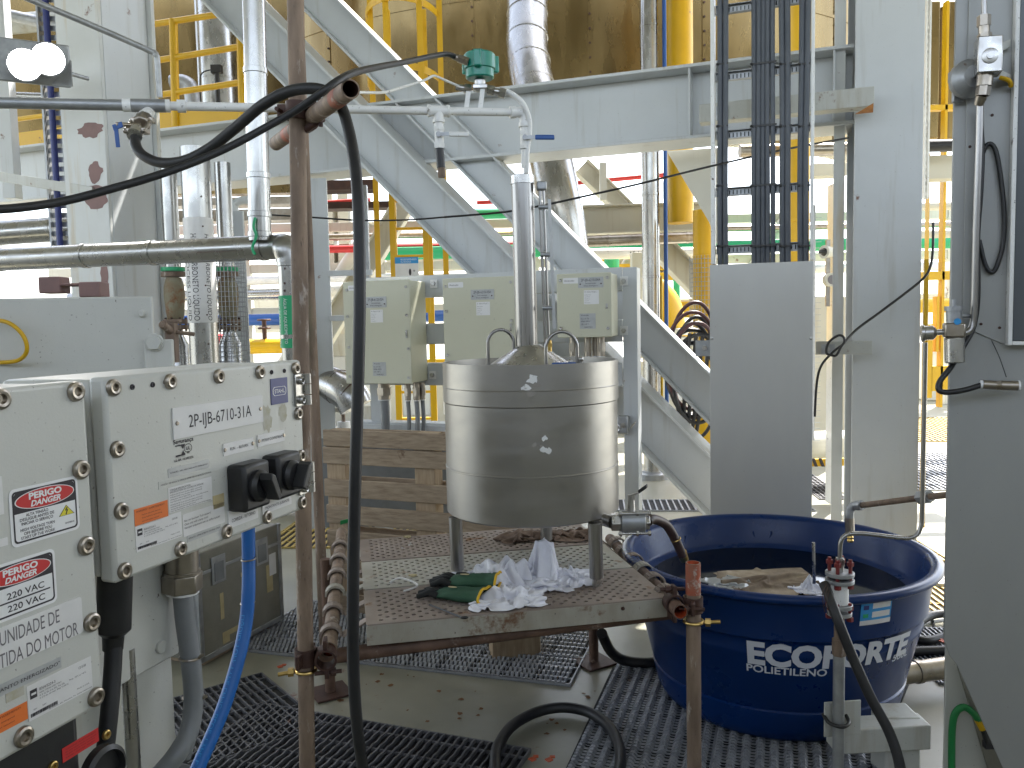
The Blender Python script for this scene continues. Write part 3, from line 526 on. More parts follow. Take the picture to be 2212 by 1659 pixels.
# coil of black hose with red stripe on the far side
co = P(1508, 780, 5.4); root = thing('cable_coil', 'coil of black and dark red cables hanging behind the steel cover', 'cable coil', co)
for k in range(9):
    r_ = .16 + .012 * (k % 4); dz = -.06 * (k % 3); q = B(); cc = co + V((random.uniform(-.03, .03), k * .012, dz)); hh = random.uniform(.22, .42)
    q.tube([cc + V((r_ * math.cos(t) * .9, .02 * math.sin(3 * t), hh * math.sin(t))) for t in [2 * math.pi * i / 14 for i in range(15)]], .013, 8, 3); q.obj('cable_loop', 'rubber' if k % 3 else 'maroon', root)
for k in range(4):
    q = B(); x = 1480 + k * 14; q.tube([P(x + 10, 720, 5.4), P(x, 830, 5.42), P(x - 4 - 5 * k, 940, 5.45)], .013, 8); q.obj('cable_tail', 'rubber', root)
# yellow cabinet / structure far right behind column gap
root = thing('yellow_stair_frame', 'sunlit yellow frame seen in the gap right of the broad column', 'frame', P(2025, 500, 8), kind='thing')
q = B()
for r_ in ((2000, 330, 2010, 900), (2036, 0, 2046, 880), (1996, 585, 2070, 605), (1990, 225, 2070, 238), (2000, 700, 2016, 860), (2012, 790, 2070, 845), (2022, 640, 2030, 760)): fbox(*r_, 8, .08, q)
q.obj('frame', 'yellow', root, .004)
p = P(2020, 445, 9.5); pipe('far_pipe', 'pale horizontal pipe crossing behind the yellow frame', [p - V((.5, 0, 0)), p + V((.6, 0, 0))], .05, 'cream', group='far pipework')
p = P(2020, 505, 9.5); pipe('far_pipe', 'second pale pipe low behind the yellow frame', [p - V((.5, 0, 0)), p + V((.6, 0, 0))], .05, 'cream', group='far pipework')
q = B(); q.box(P(2022, 365, 7.4), .7, .2, .2); tag(q.obj('far_beam', 'cream'), 'cream beam in the gap right of the broad column', 'beam', 'far beams behind the tank', 'thing')
p = P(2025, 315, 7.0); pipe('far_pipe', 'dark lagged pipe above the cream beam in the right gap', [p - V((.5, 0, 0)), p + V((.4, 0, 0))], .05, 'rubber', group='far pipework')
q = B(); fbox(2000, 0, 2034, 300, 8.6, .3, q); fbox(2044, 0, 2090, 300, 8.6, .3, q); tag(q.obj('clad_duct', 'foil', bev=.02), 'crinkled metal clad duct behind the yellow frame', 'duct', kind='thing')
ladder_tray(1996, 2008, 6.2, 2.35, 4.3, 'perforated grey strut right of the broad column', .05, 'white')
# gap between cover and column
q = B(); fbox(1757, 640, 1830, 1000, 8.5, .2, q); tag(q.obj('far_enclosure', 'cream', bev=.01), 'cream enclosure seen between steel cover and column', 'enclosure', kind='thing')
p = P(1790, 960, 6.6); pipe('far_pipe', 'fat cream pipe between steel cover and column near the floor', [p - V((.3, 0, 0)), p + V((.4, 0, 0))], .11, 'cream', group='far pipework')
q = B(); A = P(1745, 915, 7); fbox(1745, 990, 1835, 1008, 7, .3, q); tag(q.obj('kerb_plate', 'yellow', bev=.003), 'yellow and black kerb between steel cover and column', 'kerb', kind='thing')
for px in (1760, 1775, 1790, 1805): 
    q2 = B(); A, Bp, C, D = P(px, 1008, 6.99), P(px + 7, 1008, 6.99), P(px, 990, 6.99), P(px - 7, 990, 6.99); q2.prism([A, Bp, C, D], V((0, .004, 0))); q2.obj('stripe', 'ink', bpy.data.objects['kerb_plate'], ang=0)
q = B(); fbox(1795, 395, 1812, 1090, 6.3, .12, q); tag(q.obj('far_post', 'white', bev=.004), 'white upright post just left of the broad column', 'post', kind='thing')
root = thing('gas_detector', 'beige horn detector on the white post beside the cable rack', 'detector', P(1785, 535, 6.2))
p = P(1790, 545, 6.2); q = B(); q.cyl(p + V((.03, 0, 0)), p + V((-.05, -.04, 0)), .035, .05); q.obj('horn', 'cream', root)
q = B(); q.cyl(p + V((-.05, -.04, 0)), p + V((-.09, -.06, 0)), .03, .012); q.obj('nozzle', 'black', root)
p = P(1790, 605, 6.2); q = B(); q.cyl(p, p + V((0, -.07, 0)), .05); q.obj('dial_case', 'cream', root); q = B(); q.cyl(p + V((0, -.071, 0)), p + V((0, -.074, 0)), .035); q.obj('dial', 'inkg', root)
q = B(); q.box(P(1788, 590, 6.25), .03, .02, .5); q.obj('stand', 'bronze', root)
q = B(); fbox(1755, 352, 1830, 380, 8, .2, q); tag(q.obj('far_beam', 'cream'), 'cream beam between the cable rack and the column', 'beam', 'far beams behind the tank', 'thing')
p = P(1790, 328, 6.6); pipe('far_pipe', 'tan pipe behind the cable rack under the girder', [p - V((.7, 0, -.02)), p + V((.3, 0, .02))], .05, 'bronze', group='far pipework')
# handrail of far stair and poles in the left gap
q = B(); fbox(530, 740, 700, 760, 12, .4, q); fbox(560, 700, 690, 712, 13, .3, q); tag(q.obj('far_bench', 'cream', bev=.01), 'cream ledge with hoses far behind the insulated pipes', 'ledge', kind='thing')
root = thing('far_valve', 'rusty handwheel valve on a yellow base in the far bright gap', 'valve', P(572, 735, 11))
p = P(572, 735, 11); q = B(); q.cyl(p, p + UP * .28, .03); q.tor(p + UP * .27, UP, .08, .012); q.tor(p + UP * .16, UP, .07, .015); q.obj('spindle', 'rustd', root)
q = B(); q.cyl(p - V((.3, 0, .08)), p + V((.4, 0, -.08)), .1); q.obj('body', 'yellow', root)
# ================================================================ LEFT: CONTROL ENCLOSURES
bo = P(224, 815, 1.10); bu = V((.316, .948, 0)).normalized(); bn = V((bu.y, -bu.x, 0)); F2 = Face(bo, bu, bn)
u1, v1b = F2.uv(652, 1096); w2 = F2.uv(650, 779)[0]; h2 = -F2.uv(252, 1262)[1]
def enclosure(F_, u0, v0, u1, v1, dep, name, label, lid=.028):
    r_ = thing(name, label, 'control box', F_.pt((u0 + u1) / 2, v0, -dep / 2))
    q = B(); F_.slab(q, u0 + .004, v0 + .004, u1 - .004, v1 - .004, -dep, -lid - .002); q.obj('body', 'box', r_, .008)
    q = B(); F_.slab(q, u0, v0, u1, v1, -lid, 0); l_ = q.obj('cover', 'box', r_, .006); return r_, l_
def bolts(F_, px, r, par, mat='bronze', h=.0062, name='bolt', hexr=.46):
    for p in px:
        u, v = F_.uv(*p); q = B(); bolt_mesh(q, F_.pt(u, v, .0003), F_.n, r, h, hexr); q.obj(name, mat, par, ang=30)
box2, lid2 = enclosure(F2, 0, -h2, w2, 0, .19, 'switch_box', 'grey bolted switch box with two black rotary knobs beside the scaffold pole')
bolts(F2, [(243, 837), (366, 824), (471, 813), (560, 804), (637, 796), (642.5, 893.5), (251, 970.6), (259.4, 1103.6), (267, 1233), (388, 1186), (488, 1148), (575, 1117), (651, 1086), (649, 985)], .0118, box2)
bolts(F2, [(285, 836), (329, 831), (586, 804), (613.5, 801)], .0040, box2, 'ink', .002, 'screw')
def plate(F_, tl, br, mat, par, name='sticker', w0=.0002, w1=.0007, rad=0):
    a = F_.rect(tl, br); q = B()
    if rad: q.prism(F_.rrect(*a, rad, w0), F_.n * (w1 - w0))
    else: F_.slab(q, *a, w0, w1)
    return a, q.obj(name, mat, par, ang=0)
def lines(F_, a, rows, par, mat='ink', off=.0012, name='lettering', bold=0, shear=0):
    """rows: (text, x fraction, y fraction (0 = bottom), cap height, width fraction or None, align)"""
    q = B(); W_ = a[2] - a[0]; H_ = a[3] - a[1]
    for t, fx, fy, h, wf, al in rows: F_.t(q, t, a[0] + fx * W_, a[1] + fy * H_, h * H_, None if wf is None else wf * W_, al, off, bold=bold, shear=shear)
    return q.obj(name, mat, par, ang=0, fix=False)
def rivets(F_, pts, par, r=.0035, off=.0015):
    for u, v in pts: q = B(); q.lathe(F_.pt(u, v, off), F_.n, [(r, 0), (r * .8, r * .5), (0, r * .6)], 12); q.obj('rivet', 'bronze', par)
def tagplate(F_, tl, br, txt, par, h=.4, wf=.72, thick=.0016, riv=True, mat='lab', fx=.5, fy=.3, rr=.0035):
    a, o = plate(F_, tl, br, mat, par, 'name_plate', .0002, thick); lines(F_, a, [(txt, fx, fy, h, wf, 'C')], o, off=thick + .0004)
    if riv: m_ = (a[1] + a[3]) / 2; d = (a[2] - a[0]) * .035; rivets(F_, [(a[0] + d, m_), (a[2] - d, m_)], o, rr, thick)
    return a
tagplate(F2, (370, 882), (566.8, 910.9), '2P-IJB-6710-31A', box2, .40, .70, .0022)
tagplate(F2, (480.3, 959.5), (546.3, 969.9), 'RUN  -  RETURN', box2, .24, .60, .002, fy=.36)
tagplate(F2, (554.6, 940.4), (613, 951.9), 'UPSTREAM-DOWNSTREAM', box2, .24, .78, .002, fy=.36)
tagplate(F2, (490.7, 1105.6), (555.7, 1118), 'CORRIDA - RETORNO', box2, .2, .80, .002, False, fy=.30)
tagplate(F2, (564.4, 1083), (628, 1088), 'MONTANTE-JUSANTE', box2, .2, .82, .002, False, fy=.30)
a, o = plate(F2, (582.8, 818.8), (621, 869), 'lblu', box2, w1=.0015)
cu, cv = (a[0] + a[2]) / 2, (a[1] + a[3]) / 2; hw, hh = (a[2] - a[0]) * .40, (a[3] - a[1]) * .17; k = hh * .5
oc = lambda s_: [F2.pt(cu + x * s_, cv + y * s_, .0017) for x, y in ((hw, k), (hw - k, hh), (-hw + k, hh), (-hw, k), (-hw, -k), (-hw + k, -hh), (hw - k, -hh), (hw, -k))]
A8, B8 = oc(1), oc(.91); q = B(); q.add(A8 + B8, [(i, (i + 1) % 8, 8 + (i + 1) % 8, 8 + i) for i in range(8)]); F2.t(q, 'STAHL', cu, cv - hh * .42, hh * .85, hw * 1.5, 'C', .0018, bold=.015); q.obj('lettering', 'wht', o, ang=0, fix=False)
# safety mark
a = F2.rect((373, 955), (415, 1000)); q = B(); F2.t(q, 'Segurança', a[0], F2.uv(375.5, 960)[1], .0062, .044, bold=.02)
u_, v_ = F2.uv(378, 975); 
for s_ in (1, -1):
    pts = [F2.pt(u_ + x, v_ + s_ * y, .0008) for x, y in ((0, .0085), (.021, .0085), (.021, .0065), (.016, .0012), (.0125, .0065), (0, .0065))]; q.add(pts, [tuple(range(6))])
F2.t(q, 'UL-BR 10.590376', a[0], F2.uv(378, 998)[1], .0034, .042, bold=.02); cc = F2.uv(405.3, 967.5)
e1, e2 = F2.ell(cc[0], cc[1], .0088, .0068, .0008), F2.ell(cc[0], cc[1], .0078, .0058, .0008); q.add(e1 + e2, [(i, (i + 1) % 36, 36 + (i + 1) % 36, 36 + i) for i in range(36)]); F2.t(q, 'UL', cc[0], cc[1] - .0025, .005, .009, 'C', bold=.02)
F2.t(q, 'INMETRO', u_, F2.uv(378, 990)[1], .0026, .020); F2.t(q, 'BR', cc[0] + .003, F2.uv(405, 979)[1], .0032, None, 'R', bold=.02); q.obj('safety_mark', 'ink', box2, ang=0, fix=False)
a, o = plate(F2, (361.9, 1013), (450.8, 1009.8), 'labs', box2, rad=.002); lines(F2, a, [('"ATENÇÃO - NÃO ABRA ENQUANTO ENERGIZADO"', .5, .40, .16, .94, 'C')], o)
a, o = plate(F2, (341.4, 1041), (458.4, 1025.5), 'box', box2); lines(F2, a, [('ATENÇÃO - VER MANUAL DE OPERAÇÃO SEMPRE PARA INFORMAÇÕES ADICIONAIS', .5, .35, .22, .94, 'C')], o)
a, o = plate(F2, (362, 1055), (458.4, 1079.3), 'lab', box2)
lines(F2, a, [('TORQUE SPECIFICATION', .03, .86, .065, .46, 'L'), ('SPECIFICATION DU COUPLE DE VISSAGE', .03, .77, .065, .76, 'L'), ('MY0x30 A4-70 Cover Screws: 20Nm (14.75 ft lb)', .03, .67, .045, .72, 'L'), ('MY0x30 A4-80 Cover Screws: 32Nm (23.60 ft lb)', .03, .58, .045, .72, 'L'), ('Lifting Eyes: Hand Tight Only', .03, .49, .045, .45, 'L'), ('See Operating Instructions ID for more information', .03, .40, .045, .86, 'L'),
   ('MY0x30 A4-70 Vis de couvercle: 20Nm (14.75 ft lb)', .03, .28, .045, .72, 'L'), ('MY0x30 A4-80 Vis de couvercle: 32Nm (23.60 ft lb)', .03, .19, .045, .72, 'L'), ('Anneau de suspension: serrage manuel', .03, .11, .045, .56, 'L'), ('Voir les instructions operatoires pour plus d\'informations', .03, .03, .045, .92, 'L')], o)
a, o = plate(F2, (289, 1101), (363, 1115), 'lor', box2)
lines(F2, a, [('WARNING! / AVERTISSEMENT!', .04, .78, .11, .86, 'L'), ('Replace only with identical', .2, .54, .08, .55, 'L'), ('fuse before operating', .2, .36, .08, .6, 'L'), ('see instruction manual', .2, .16, .08, .5, 'L')], o, 'seal')
def idlabel(F_, tl, br, par):
    a, o = plate(F_, tl, br, 'lab', par)
    lines(F_, a, [('8264/5224-3', .17, .74, .075, .24, 'L'), ('NEMA TYPE 4X ATEX TYPE 9', .17, .65, .045, .33, 'L'), ('II 2 G Ex d e IIC T6 Gb', .17, .57, .045, .38, 'L'), ('II 2 D Ex tD A21 IP66 T130°C', .17, .49, .045, .44, 'L'), ('Temp. -20°C to +40°C', .62, .58, .045, .28, 'L'), ('CE 0158', .78, .78, .07, .12, 'L'), ('60V', .07, .26, .04, .05, 'L'), ('24V', .2, .26, .04, .06, 'L'), ('Made in USA', .74, .20, .04, .2, 'L'), ('R.STAHL, 6A, Houston Tx  www.rstahl.com', .3, .05, .04, .68, 'L')], o)
    q = B(); W_, H_ = a[2] - a[0], a[3] - a[1]; r_ = random.Random(3); x = .03
    while x < .42: w_ = r_.choice((.004, .007, .012)); F_.slab(q, a[0] + x * W_, a[1] + .09 * H_, a[0] + (x + w_) * W_, a[1] + .19 * H_, .0009, .0012); x += w_ + r_.choice((.005, .009))
    F_.slab(q, a[0] + .035 * W_, a[1] + .60 * H_, a[0] + .135 * W_, a[1] + .85 * H_, .0009, .0012); q.obj('barcode', 'ink', o, ang=0)
    q = B(); F_.slab(q, a[0] + .05 * W_, a[1] + .70 * H_, a[0] + .12 * W_, a[1] + .76 * H_, .0013, .0015); q.obj('emblem', 'lab', o, ang=0)
idlabel(F2, (291, 1136.8), (393, 1158), box2)
a, o = plate(F2, (393.4, 1112.5), (485.5, 1128), 'lab', box2); lines(F2, a, [('Nur mit feuchtem Tuch säubern!', .03, .66, .09, .62, 'L'), ('Clean only with a damp cloth!', .03, .50, .09, .55, 'L'), ('Nettoyer uniquement avec un chiffon humide!', .03, .34, .09, .84, 'L')], o)
a, o = plate(F2, (403.6, 1157.7), (476.5, 1144.8), 'labs', box2); lines(F2, a, [('ATENÇÃO - LIMPAR SOMENTE COM PANO ÚMIDO', .5, .4, .25, .94, 'C')], o)
a, o = plate(F2, (459, 1072), (484, 1093), 'tape', box2, 'tape_remnant')
def smear(F_, px, py, rx, ry, seed, par):
    r_ = random.Random(seed); cu, cv = F_.uv(px, py); q = B(); pts = [F_.pt(cu + rx * (.7 + .5 * r_.random()) * math.cos(t), cv + ry * (.7 + .5 * r_.random()) * math.sin(t), .0004) for t in [2 * math.pi * i / 20 for i in range(20)]]
    q.add(pts, [tuple(range(20))]); q.obj('glue_stain', 'tape', par, ang=0, fix=False)
M['tape2'] = nmat('glue_stain', (.40, .37, .27), (.49, .48, .43), .6, scale=60)
smear(F2, 576, 905, .014, .026, 2, box2); smear(F2, 611, 890, .014, .016, 3, box2)
for o_ in bpy.data.objects:
    if o_.name.startswith('glue_stain'): o_.data.materials[0] = M['tape2']
def knob(pc, su, sv, rot, name):
    u, v = F2.uv(*pc); r_ = None; q = B(); F2.slab(q, u - su / 2, v - sv / 2, u + su / 2, v + sv / 2, .0004, .036); o = q.obj(name, 'black', box2, .006)
    q = B(); c = F2.pt(u, v, .036); q.lathe(c, bn, [(su * .38, 0), (su * .38, .006), (su * .33, .010), (su * .30, .012)], 28); q.obj('dial', 'black', o)
    q = B(); d = (bu * math.cos(rot) + UP * math.sin(rot)); e = bn.cross(d); c2 = c + bn * .012
    q.prism([c2 + d * x + e * y for x, y in ((-.024, -.006), (.018, -.007), (.027, 0), (.018, .007), (-.024, .006))], bn * .024); q.obj('handle', 'black', o, .002)
knob((518, 1047), .070, .078, RAD(115), 'rotary_knob'); knob((590, 1024), .070, .078, RAD(60), 'rotary_knob')
for y0, y1 in ((808, 878), (1004, 1072)):
    u, va = F2.uv(640, y0); _, vb = F2.uv(640, y1); q = B(); F2.slab(q, w2 - .028, vb, w2 - .001, va, .0006, .005); o = q.obj('hinge', 'steelp', box2, .001)
    n3 = (va - vb) / 3
    for i in range(3): q = B(); q.cyl(F2.pt(w2 + .007, vb + i * n3 + .001, .006), F2.pt(w2 + .007, vb + (i + 1) * n3 - .001, .006), .0085, n=20); q.obj('knuckle', 'steelp', o)
    for f in (.2, .8): q = B(); bolt_mesh(q, F2.pt(w2 - .014, vb + (va - vb) * f, .005), bn, .008, .008); q.obj('bolt', 'steelp', o)
# big gland and grey conduit, boots, blue hose
def low(px, py, d): return P(px, py, d)
g0 = P(392, 1195, 1.40)
root = thing('cable_conduit', 'thick grey conduit with brass gland curving down under the switch box', 'conduit', g0)
q = B(); q.cyl(P(392, 1180, 1.42), P(393, 1232, 1.42), .028, n=24); q.cyl(P(393, 1232, 1.42), P(393, 1238, 1.42), .031, n=24); q.obj('gland', 'bronze', root)
q = B(); hexb(q, P(393, 1238, 1.42), P(394, 1276, 1.42), .035); q.obj('gland_nut', 'bronze', root, .002)
q = B(); q.cyl(P(394, 1276, 1.42), P(394, 1281, 1.42), .028, n=24); q.obj('gasket', 'wht', root)
q = B(); q.tube([P(394, 1278, 1.42), P(400, 1340, 1.42), P(412, 1430, 1.42), P(418, 1510, 1.41), P(408, 1580, 1.39), P(378, 1635, 1.36), P(330, 1690, 1.34)], .0168, 18, 8); q.obj('conduit', 'conduit', root)
for py, px in ((1419, 411), (1507, 418)):
    c = P(px, py, 1.42); q = B(); q.tor(c, (P(px, py + 20, 1.42) - c), .0178, .0022, 24, 6); q.tube([c + V((.018, -.006, 0)), c + V((.022, -.008, .004)), c + V((.027, -.006, .006))], .003, 6, 2); q.obj('cable_tie', 'bronze', root)
q = B(); q.tube([P(408, 1280, 1.47), P(416, 1340, 1.48), P(424, 1430, 1.48), P(428, 1510, 1.47), P(420, 1570, 1.46), P(400, 1640, 1.44)], .009, 10); tag(q.obj('thin_conduit', 'conduit'), 'thin grey conduit tied behind the thick grey one', 'conduit')
bh = [P(536, 1135, 1.80), P(537, 1200, 1.79), P(537, 1270, 1.77), P(531, 1345, 1.75), P(513, 1430, 1.71), P(482, 1530, 1.66), P(440, 1630, 1.60), P(395, 1730, 1.54)]
root = thing('blue_hose', 'bright blue hose hanging from the switch box with pale print', 'hose', bh[0])
q = B(); q.tube(bh, .0146, 18, 8); q.obj('hose', 'bhose', root)
for py, px in ((1208, 537), (1302, 535)): c = P(px, py, 1.775 if py < 1250 else 1.765); q = B(); q.tor(c, V((-.05, 0, 1)), .0150, .0016, 24, 6); q.obj('cable_tie', 'bronze', root)
def along(pts, X, Y, r):
    i = 0
    while i < len(pts) - 2 and X > (pts[i + 1] - pts[i]).length: X -= (pts[i + 1] - pts[i]).length; i += 1
    t = (pts[i + 1] - pts[i]).normalized(); p = pts[i] + t * X; n = (EYE - p); n = (n - t * n.dot(t)).normalized(); s_ = n.cross(t) * -1; ph = Y / r
    return p + (n * math.cos(ph) + s_ * math.sin(ph)) * (r + .0007)
hp = [bh[2] + (bh[3] - bh[2]) * .5] + bh[3:7]
q = B(); q.text('LIQUID TUFF TYPE LFMC  BLUE TYPE LFMC  SUN RES', None, None, None, .006, .42, wrap=lambda X, Y: along(hp, X + .02, Y + .004, .0146)); q.obj('lettering', 'lsky', root, ang=0, fix=False)
root = thing('cable_boot', 'black cable with thick rubber boot in front of the grey post', 'cable', P(248, 1262, 1.2))
q = B(); ax = P(246, 1370, 1.20) - P(250, 1235, 1.20); q.lathe(P(249, 1235, 1.20), ax, [(.0245, 0), (.0245, .088), (.019, .094), (.0155, .097), (.0145, .118), (.0128, .119)], 24); q.obj('boot', 'black', root)
q = B(); q.tube([P(246, 1385, 1.20), P(243, 1450, 1.19), P(235, 1550, 1.17), P(222, 1660, 1.15), P(205, 1740, 1.13)], .0128, 14); q.obj('cable', 'rubber', root)
# left lower box
u1r, _ = F2.uv(183, 822); u1b, _ = F2.uv(222, 1520); ue = (u1r + u1b) / 2; vt = F2.uv(179, 822)[1]; vb = F2.uv(224, 1520)[1]
F1 = Face(F2.pt(0, 0, .002), bu, bn)
box1, lid1 = enclosure(F1, ue - .46, vb, ue, vt, .2, 'starter_box', 'large grey bolted box with two red and black danger stickers')
bolts(F1, [(161.5, 846), (-2, 862), (172.6, 1014.4), (184, 1179), (196, 1344), (205, 1505), (48.6, 1590.8)], .0126, box1)
def danger(tl, br, rows, par, w_over=None, ends=None):
    a = F1.rect(tl, br)
    if ends: a = (a[0], (F1.uv(*ends[0])[1] + F1.uv(*ends[1])[1]) / 2, a[2], (F1.uv(*ends[2])[1] + F1.uv(*ends[3])[1]) / 2)
    if w_over: a = (a[2] - w_over, a[1], a[2], a[3])
    q = B(); q.prism(F1.rrect(*a, .007, .0003), bn * .0006); o = q.obj('danger_sticker', 'wht', par, ang=0)
    W_, H_ = a[2] - a[0], a[3] - a[1]; m = .035 * W_; q = B()
    inn = (a[0] + m, a[1] + m, a[2] - m, a[3] - m); o1 = F1.rrect(*inn, .005, .0011); i2 = (inn[0] + .022 * W_, inn[1] + .022 * W_, inn[2] - .022 * W_, inn[3] - .022 * W_); o2 = F1.rrect(*i2, .004, .0011); n = len(o1)
    q.add(o1 + o2, [(i, (i + 1) % n, n + (i + 1) % n, n + i) for i in range(n)])
    yb = a[1] + .56 * H_; q.add([F1.pt(i2[0], yb, .0011), F1.pt(i2[2], yb, .0011), F1.pt(i2[2], i2[3] - .003, .0011), F1.pt(i2[2] - .003, i2[3], .0011), F1.pt(i2[0] + .003, i2[3], .0011), F1.pt(i2[0], i2[3] - .003, .0011)], [(0, 1, 2, 3, 4, 5)]); q.obj('border', 'ink', o, ang=0, fix=False)
    cu, cv = (a[0] + a[2]) / 2, a[1] + .755 * H_
    q = B(); q.add(F1.ell(cu, cv, W_ * .435, H_ * .175, .0014), [tuple(range(36))]); q.obj('oval_edge', 'wht', o, ang=0, fix=False)
    q = B(); q.add(F1.ell(cu, cv, W_ * .42, H_ * .162, .0017), [tuple(range(36))]); q.obj('oval', 'lred', o, ang=0, fix=False)
    q = B(); F1.t(q, 'PERIGO', cu, cv + H_ * .015, H_ * .105, W_ * .48, 'C', .002, bold=.04); F1.t(q, 'DANGER', cu, cv - H_ * .115, H_ * .095, W_ * .44, 'C', .002, bold=.035, shear=.25); q.obj('heading', 'wht', o, ang=0, fix=False)
    lines(F1, a, rows, o, bold=.012); return a, o
a, o = danger((16.6, 1058), (172.2, 1142.3), [('ALTA TENSÃO', .37, .485, .05, .32, 'C'), ('DESLIGUE ANTES DE', .37, .415, .05, .49, 'C'), ('INICIAR O SERVIÇO', .37, .345, .05, .45, 'C'), ('HIGH VOLTAGE TURN', .37, .24, .05, .49, 'C'), ('OFF BEFORE YOU', .37, .17, .05, .40, 'C'), ('START UP THE WORK', .37, .10, .05, .49, 'C'), ('SINOBRAS', .84, .16, .03, .14, 'C')], box1, ends=((172.2, 1142.3), (21.9, 1185), (16.6, 1058), (164.4, 1028.6)))
W_, H_ = a[2] - a[0], a[3] - a[1]; cu, cv = a[0] + .80 * W_, a[1] + .32 * H_
q = B(); q.add([F1.pt(cu - .12 * W_, cv, .0012), F1.pt(cu + .12 * W_, cv, .0012), F1.pt(cu, cv + .19 * H_, .0012)], [(0, 1, 2)]); q.obj('triangle_edge', 'ink', o, ang=0, fix=False)
q = B(); q.add([F1.pt(cu - .105 * W_, cv + .007 * H_, .0015), F1.pt(cu + .105 * W_, cv + .007 * H_, .0015), F1.pt(cu, cv + .177 * H_, .0015)], [(0, 1, 2)]); q.obj('triangle', 'lyel', o, ang=0, fix=False)
q = B(); q.add([F1.pt(cu + x * W_, cv + y * H_, .0018) for x, y in ((.0, .15), (-.03, .085), (.0, .095), (-.018, .03), (-.03, .035), (-.012, .010), (.008, .04), (-.004, .035), (.025, .11), (-.004, .10), (.02, .15))], [tuple(range(11))]); q.obj('bolt_sign', 'ink', o, ang=0, fix=False)
a2, o = danger((120.7, 1181.6), (123.3, 1298), [('220 VAC', .56, .35, .11, .52, 'C'), ('220 VAC', .56, .13, .11, .52, 'C')], box1, W_)
q = B(); F1.slab(q, a2[0] + .2 * W_, a2[1] + .29 * (a2[3] - a2[1]), a2[0] + .9 * W_, a2[1] + .315 * (a2[3] - a2[1]), .0012, .0015); q.obj('fraction_bar', 'ink', o, ang=0)
a = F1.rect((60, 1300), (178, 1365)); a = (a[2] - .27, a[1], a[2], F1.uv(172, 1288)[1]); q = B(); q.prism(F1.rrect(*a, .004, .0003), bn * .0016); o = q.obj('name_plate', 'lab', box1, ang=0)
q = B(); ua, va1 = F1.uv(126, 1336); ub, _ = F1.uv(-4, 1375); F1.t(q, 'UNIDADE DE', ua, va1 - .004, .0165, ua - ub, 'R', .0022); ua2, va2 = F1.uv(166, 1366); ub2, _ = F1.uv(0, 1440); F1.t(q, 'PARTIDA DO MOTOR', ua2, va2 - .002, .0165, (ua2 - ub2) * 1.24, 'R', .0022); q.obj('lettering', 'inkg', o, ang=0, fix=False)
a = F1.rect((20, 1440), (132, 1441)); a = (a[2] - .22, a[1], a[2], F1.uv(130, 1418)[1]); q = B(); F1.slab(q, *a, .0003, .0008); o = q.obj('sticker', 'labs', box1, ang=0); lines(F1, a, [('"ATENÇÃO - NÃO ABRA ENQUANTO ENERGIZADO"', .99, .35, .3, .93, 'R')], o)
idlabel(F1, (57, 1484), (199.7, 1486), box1)
a = F1.rect((-10, 1545), (59.7, 1552)); q = B(); F1.slab(q, a[2] - .09, a[1], a[2], F1.uv(56, 1515)[1], .0003, .0008); o = q.obj('sticker', 'lor', box1, ang=0); lines(F1, (a[2] - .09, a[1], a[2], F1.uv(56, 1515)[1]), [('WARNING! AVERTISSEMENT!', .1, .78, .1, .8, 'L'), ('Do not open when energized', .2, .5, .09, .6, 'L'), ('ne pas ouvrir sous tension', .2, .25, .09, .6, 'L')], o, 'seal')
a = F1.rect((10, 1480), (52, 1500)); q = B(); F1.slab(q, *a, .0003, .0006); q.obj('glue_stain', 'tape2', box1, ang=0)
for tl, br in (((-30, 1035), (7, 1110)), ((-30, 1190), (14, 1160)),):
    a = F1.rect(tl, br); q = B(); F1.slab(q, a[0], min(a[1], a[3]), a[2], max(a[1], a[3]), .0003, .0016); q.obj('name_plate', 'lab', box1, ang=0)
# black box below
va = vb - .004; FB = Face(F2.pt(0, 0, -.03), bu, bn)
root = thing('junction_box', 'black box with red sticker under the danger box', 'junction box', FB.pt(ue - .3, va - .1, -.05))
q = B(); FB.slab(q, ue - .5, va - .30, ue - .012, va, -.14, 0); q.obj('body', 'black', root, .01)
a = FB.rect((135, 1620), (213, 1605)); a = (FB.uv(133, 1620)[0], FB.uv(213, 1600)[1], FB.uv(212, 1590)[0], FB.uv(208, 1573)[1]); q = B(); FB.slab(q, *a, .0003, .001); o = q.obj('sticker', 'lred', root, ang=0)
lines(FB, a, [('WARNING - AVERTISSEMENT', .08, .76, .09, .84, 'L'), ('do not open while energized', .08, .58, .09, .84, 'L'), ('ne pas ouvrir sous tension', .08, .40, .09, .8, 'L'), ('keep cover tight', .08, .20, .09, .8, 'L')], o, 'seal')
bolts(FB, [(228, 1587), (113, 1655)], .007, root, 'brass', .004, 'screw', .3)
u, v = FB.uv(215, 1665); q = B(); q.lathe(FB.pt(u, v, 0), bn, [(.036, 0), (.036, .012), (.030, .016), (.028, .006), (0, .006)], 28); q.obj('plug_cap', 'black', root)
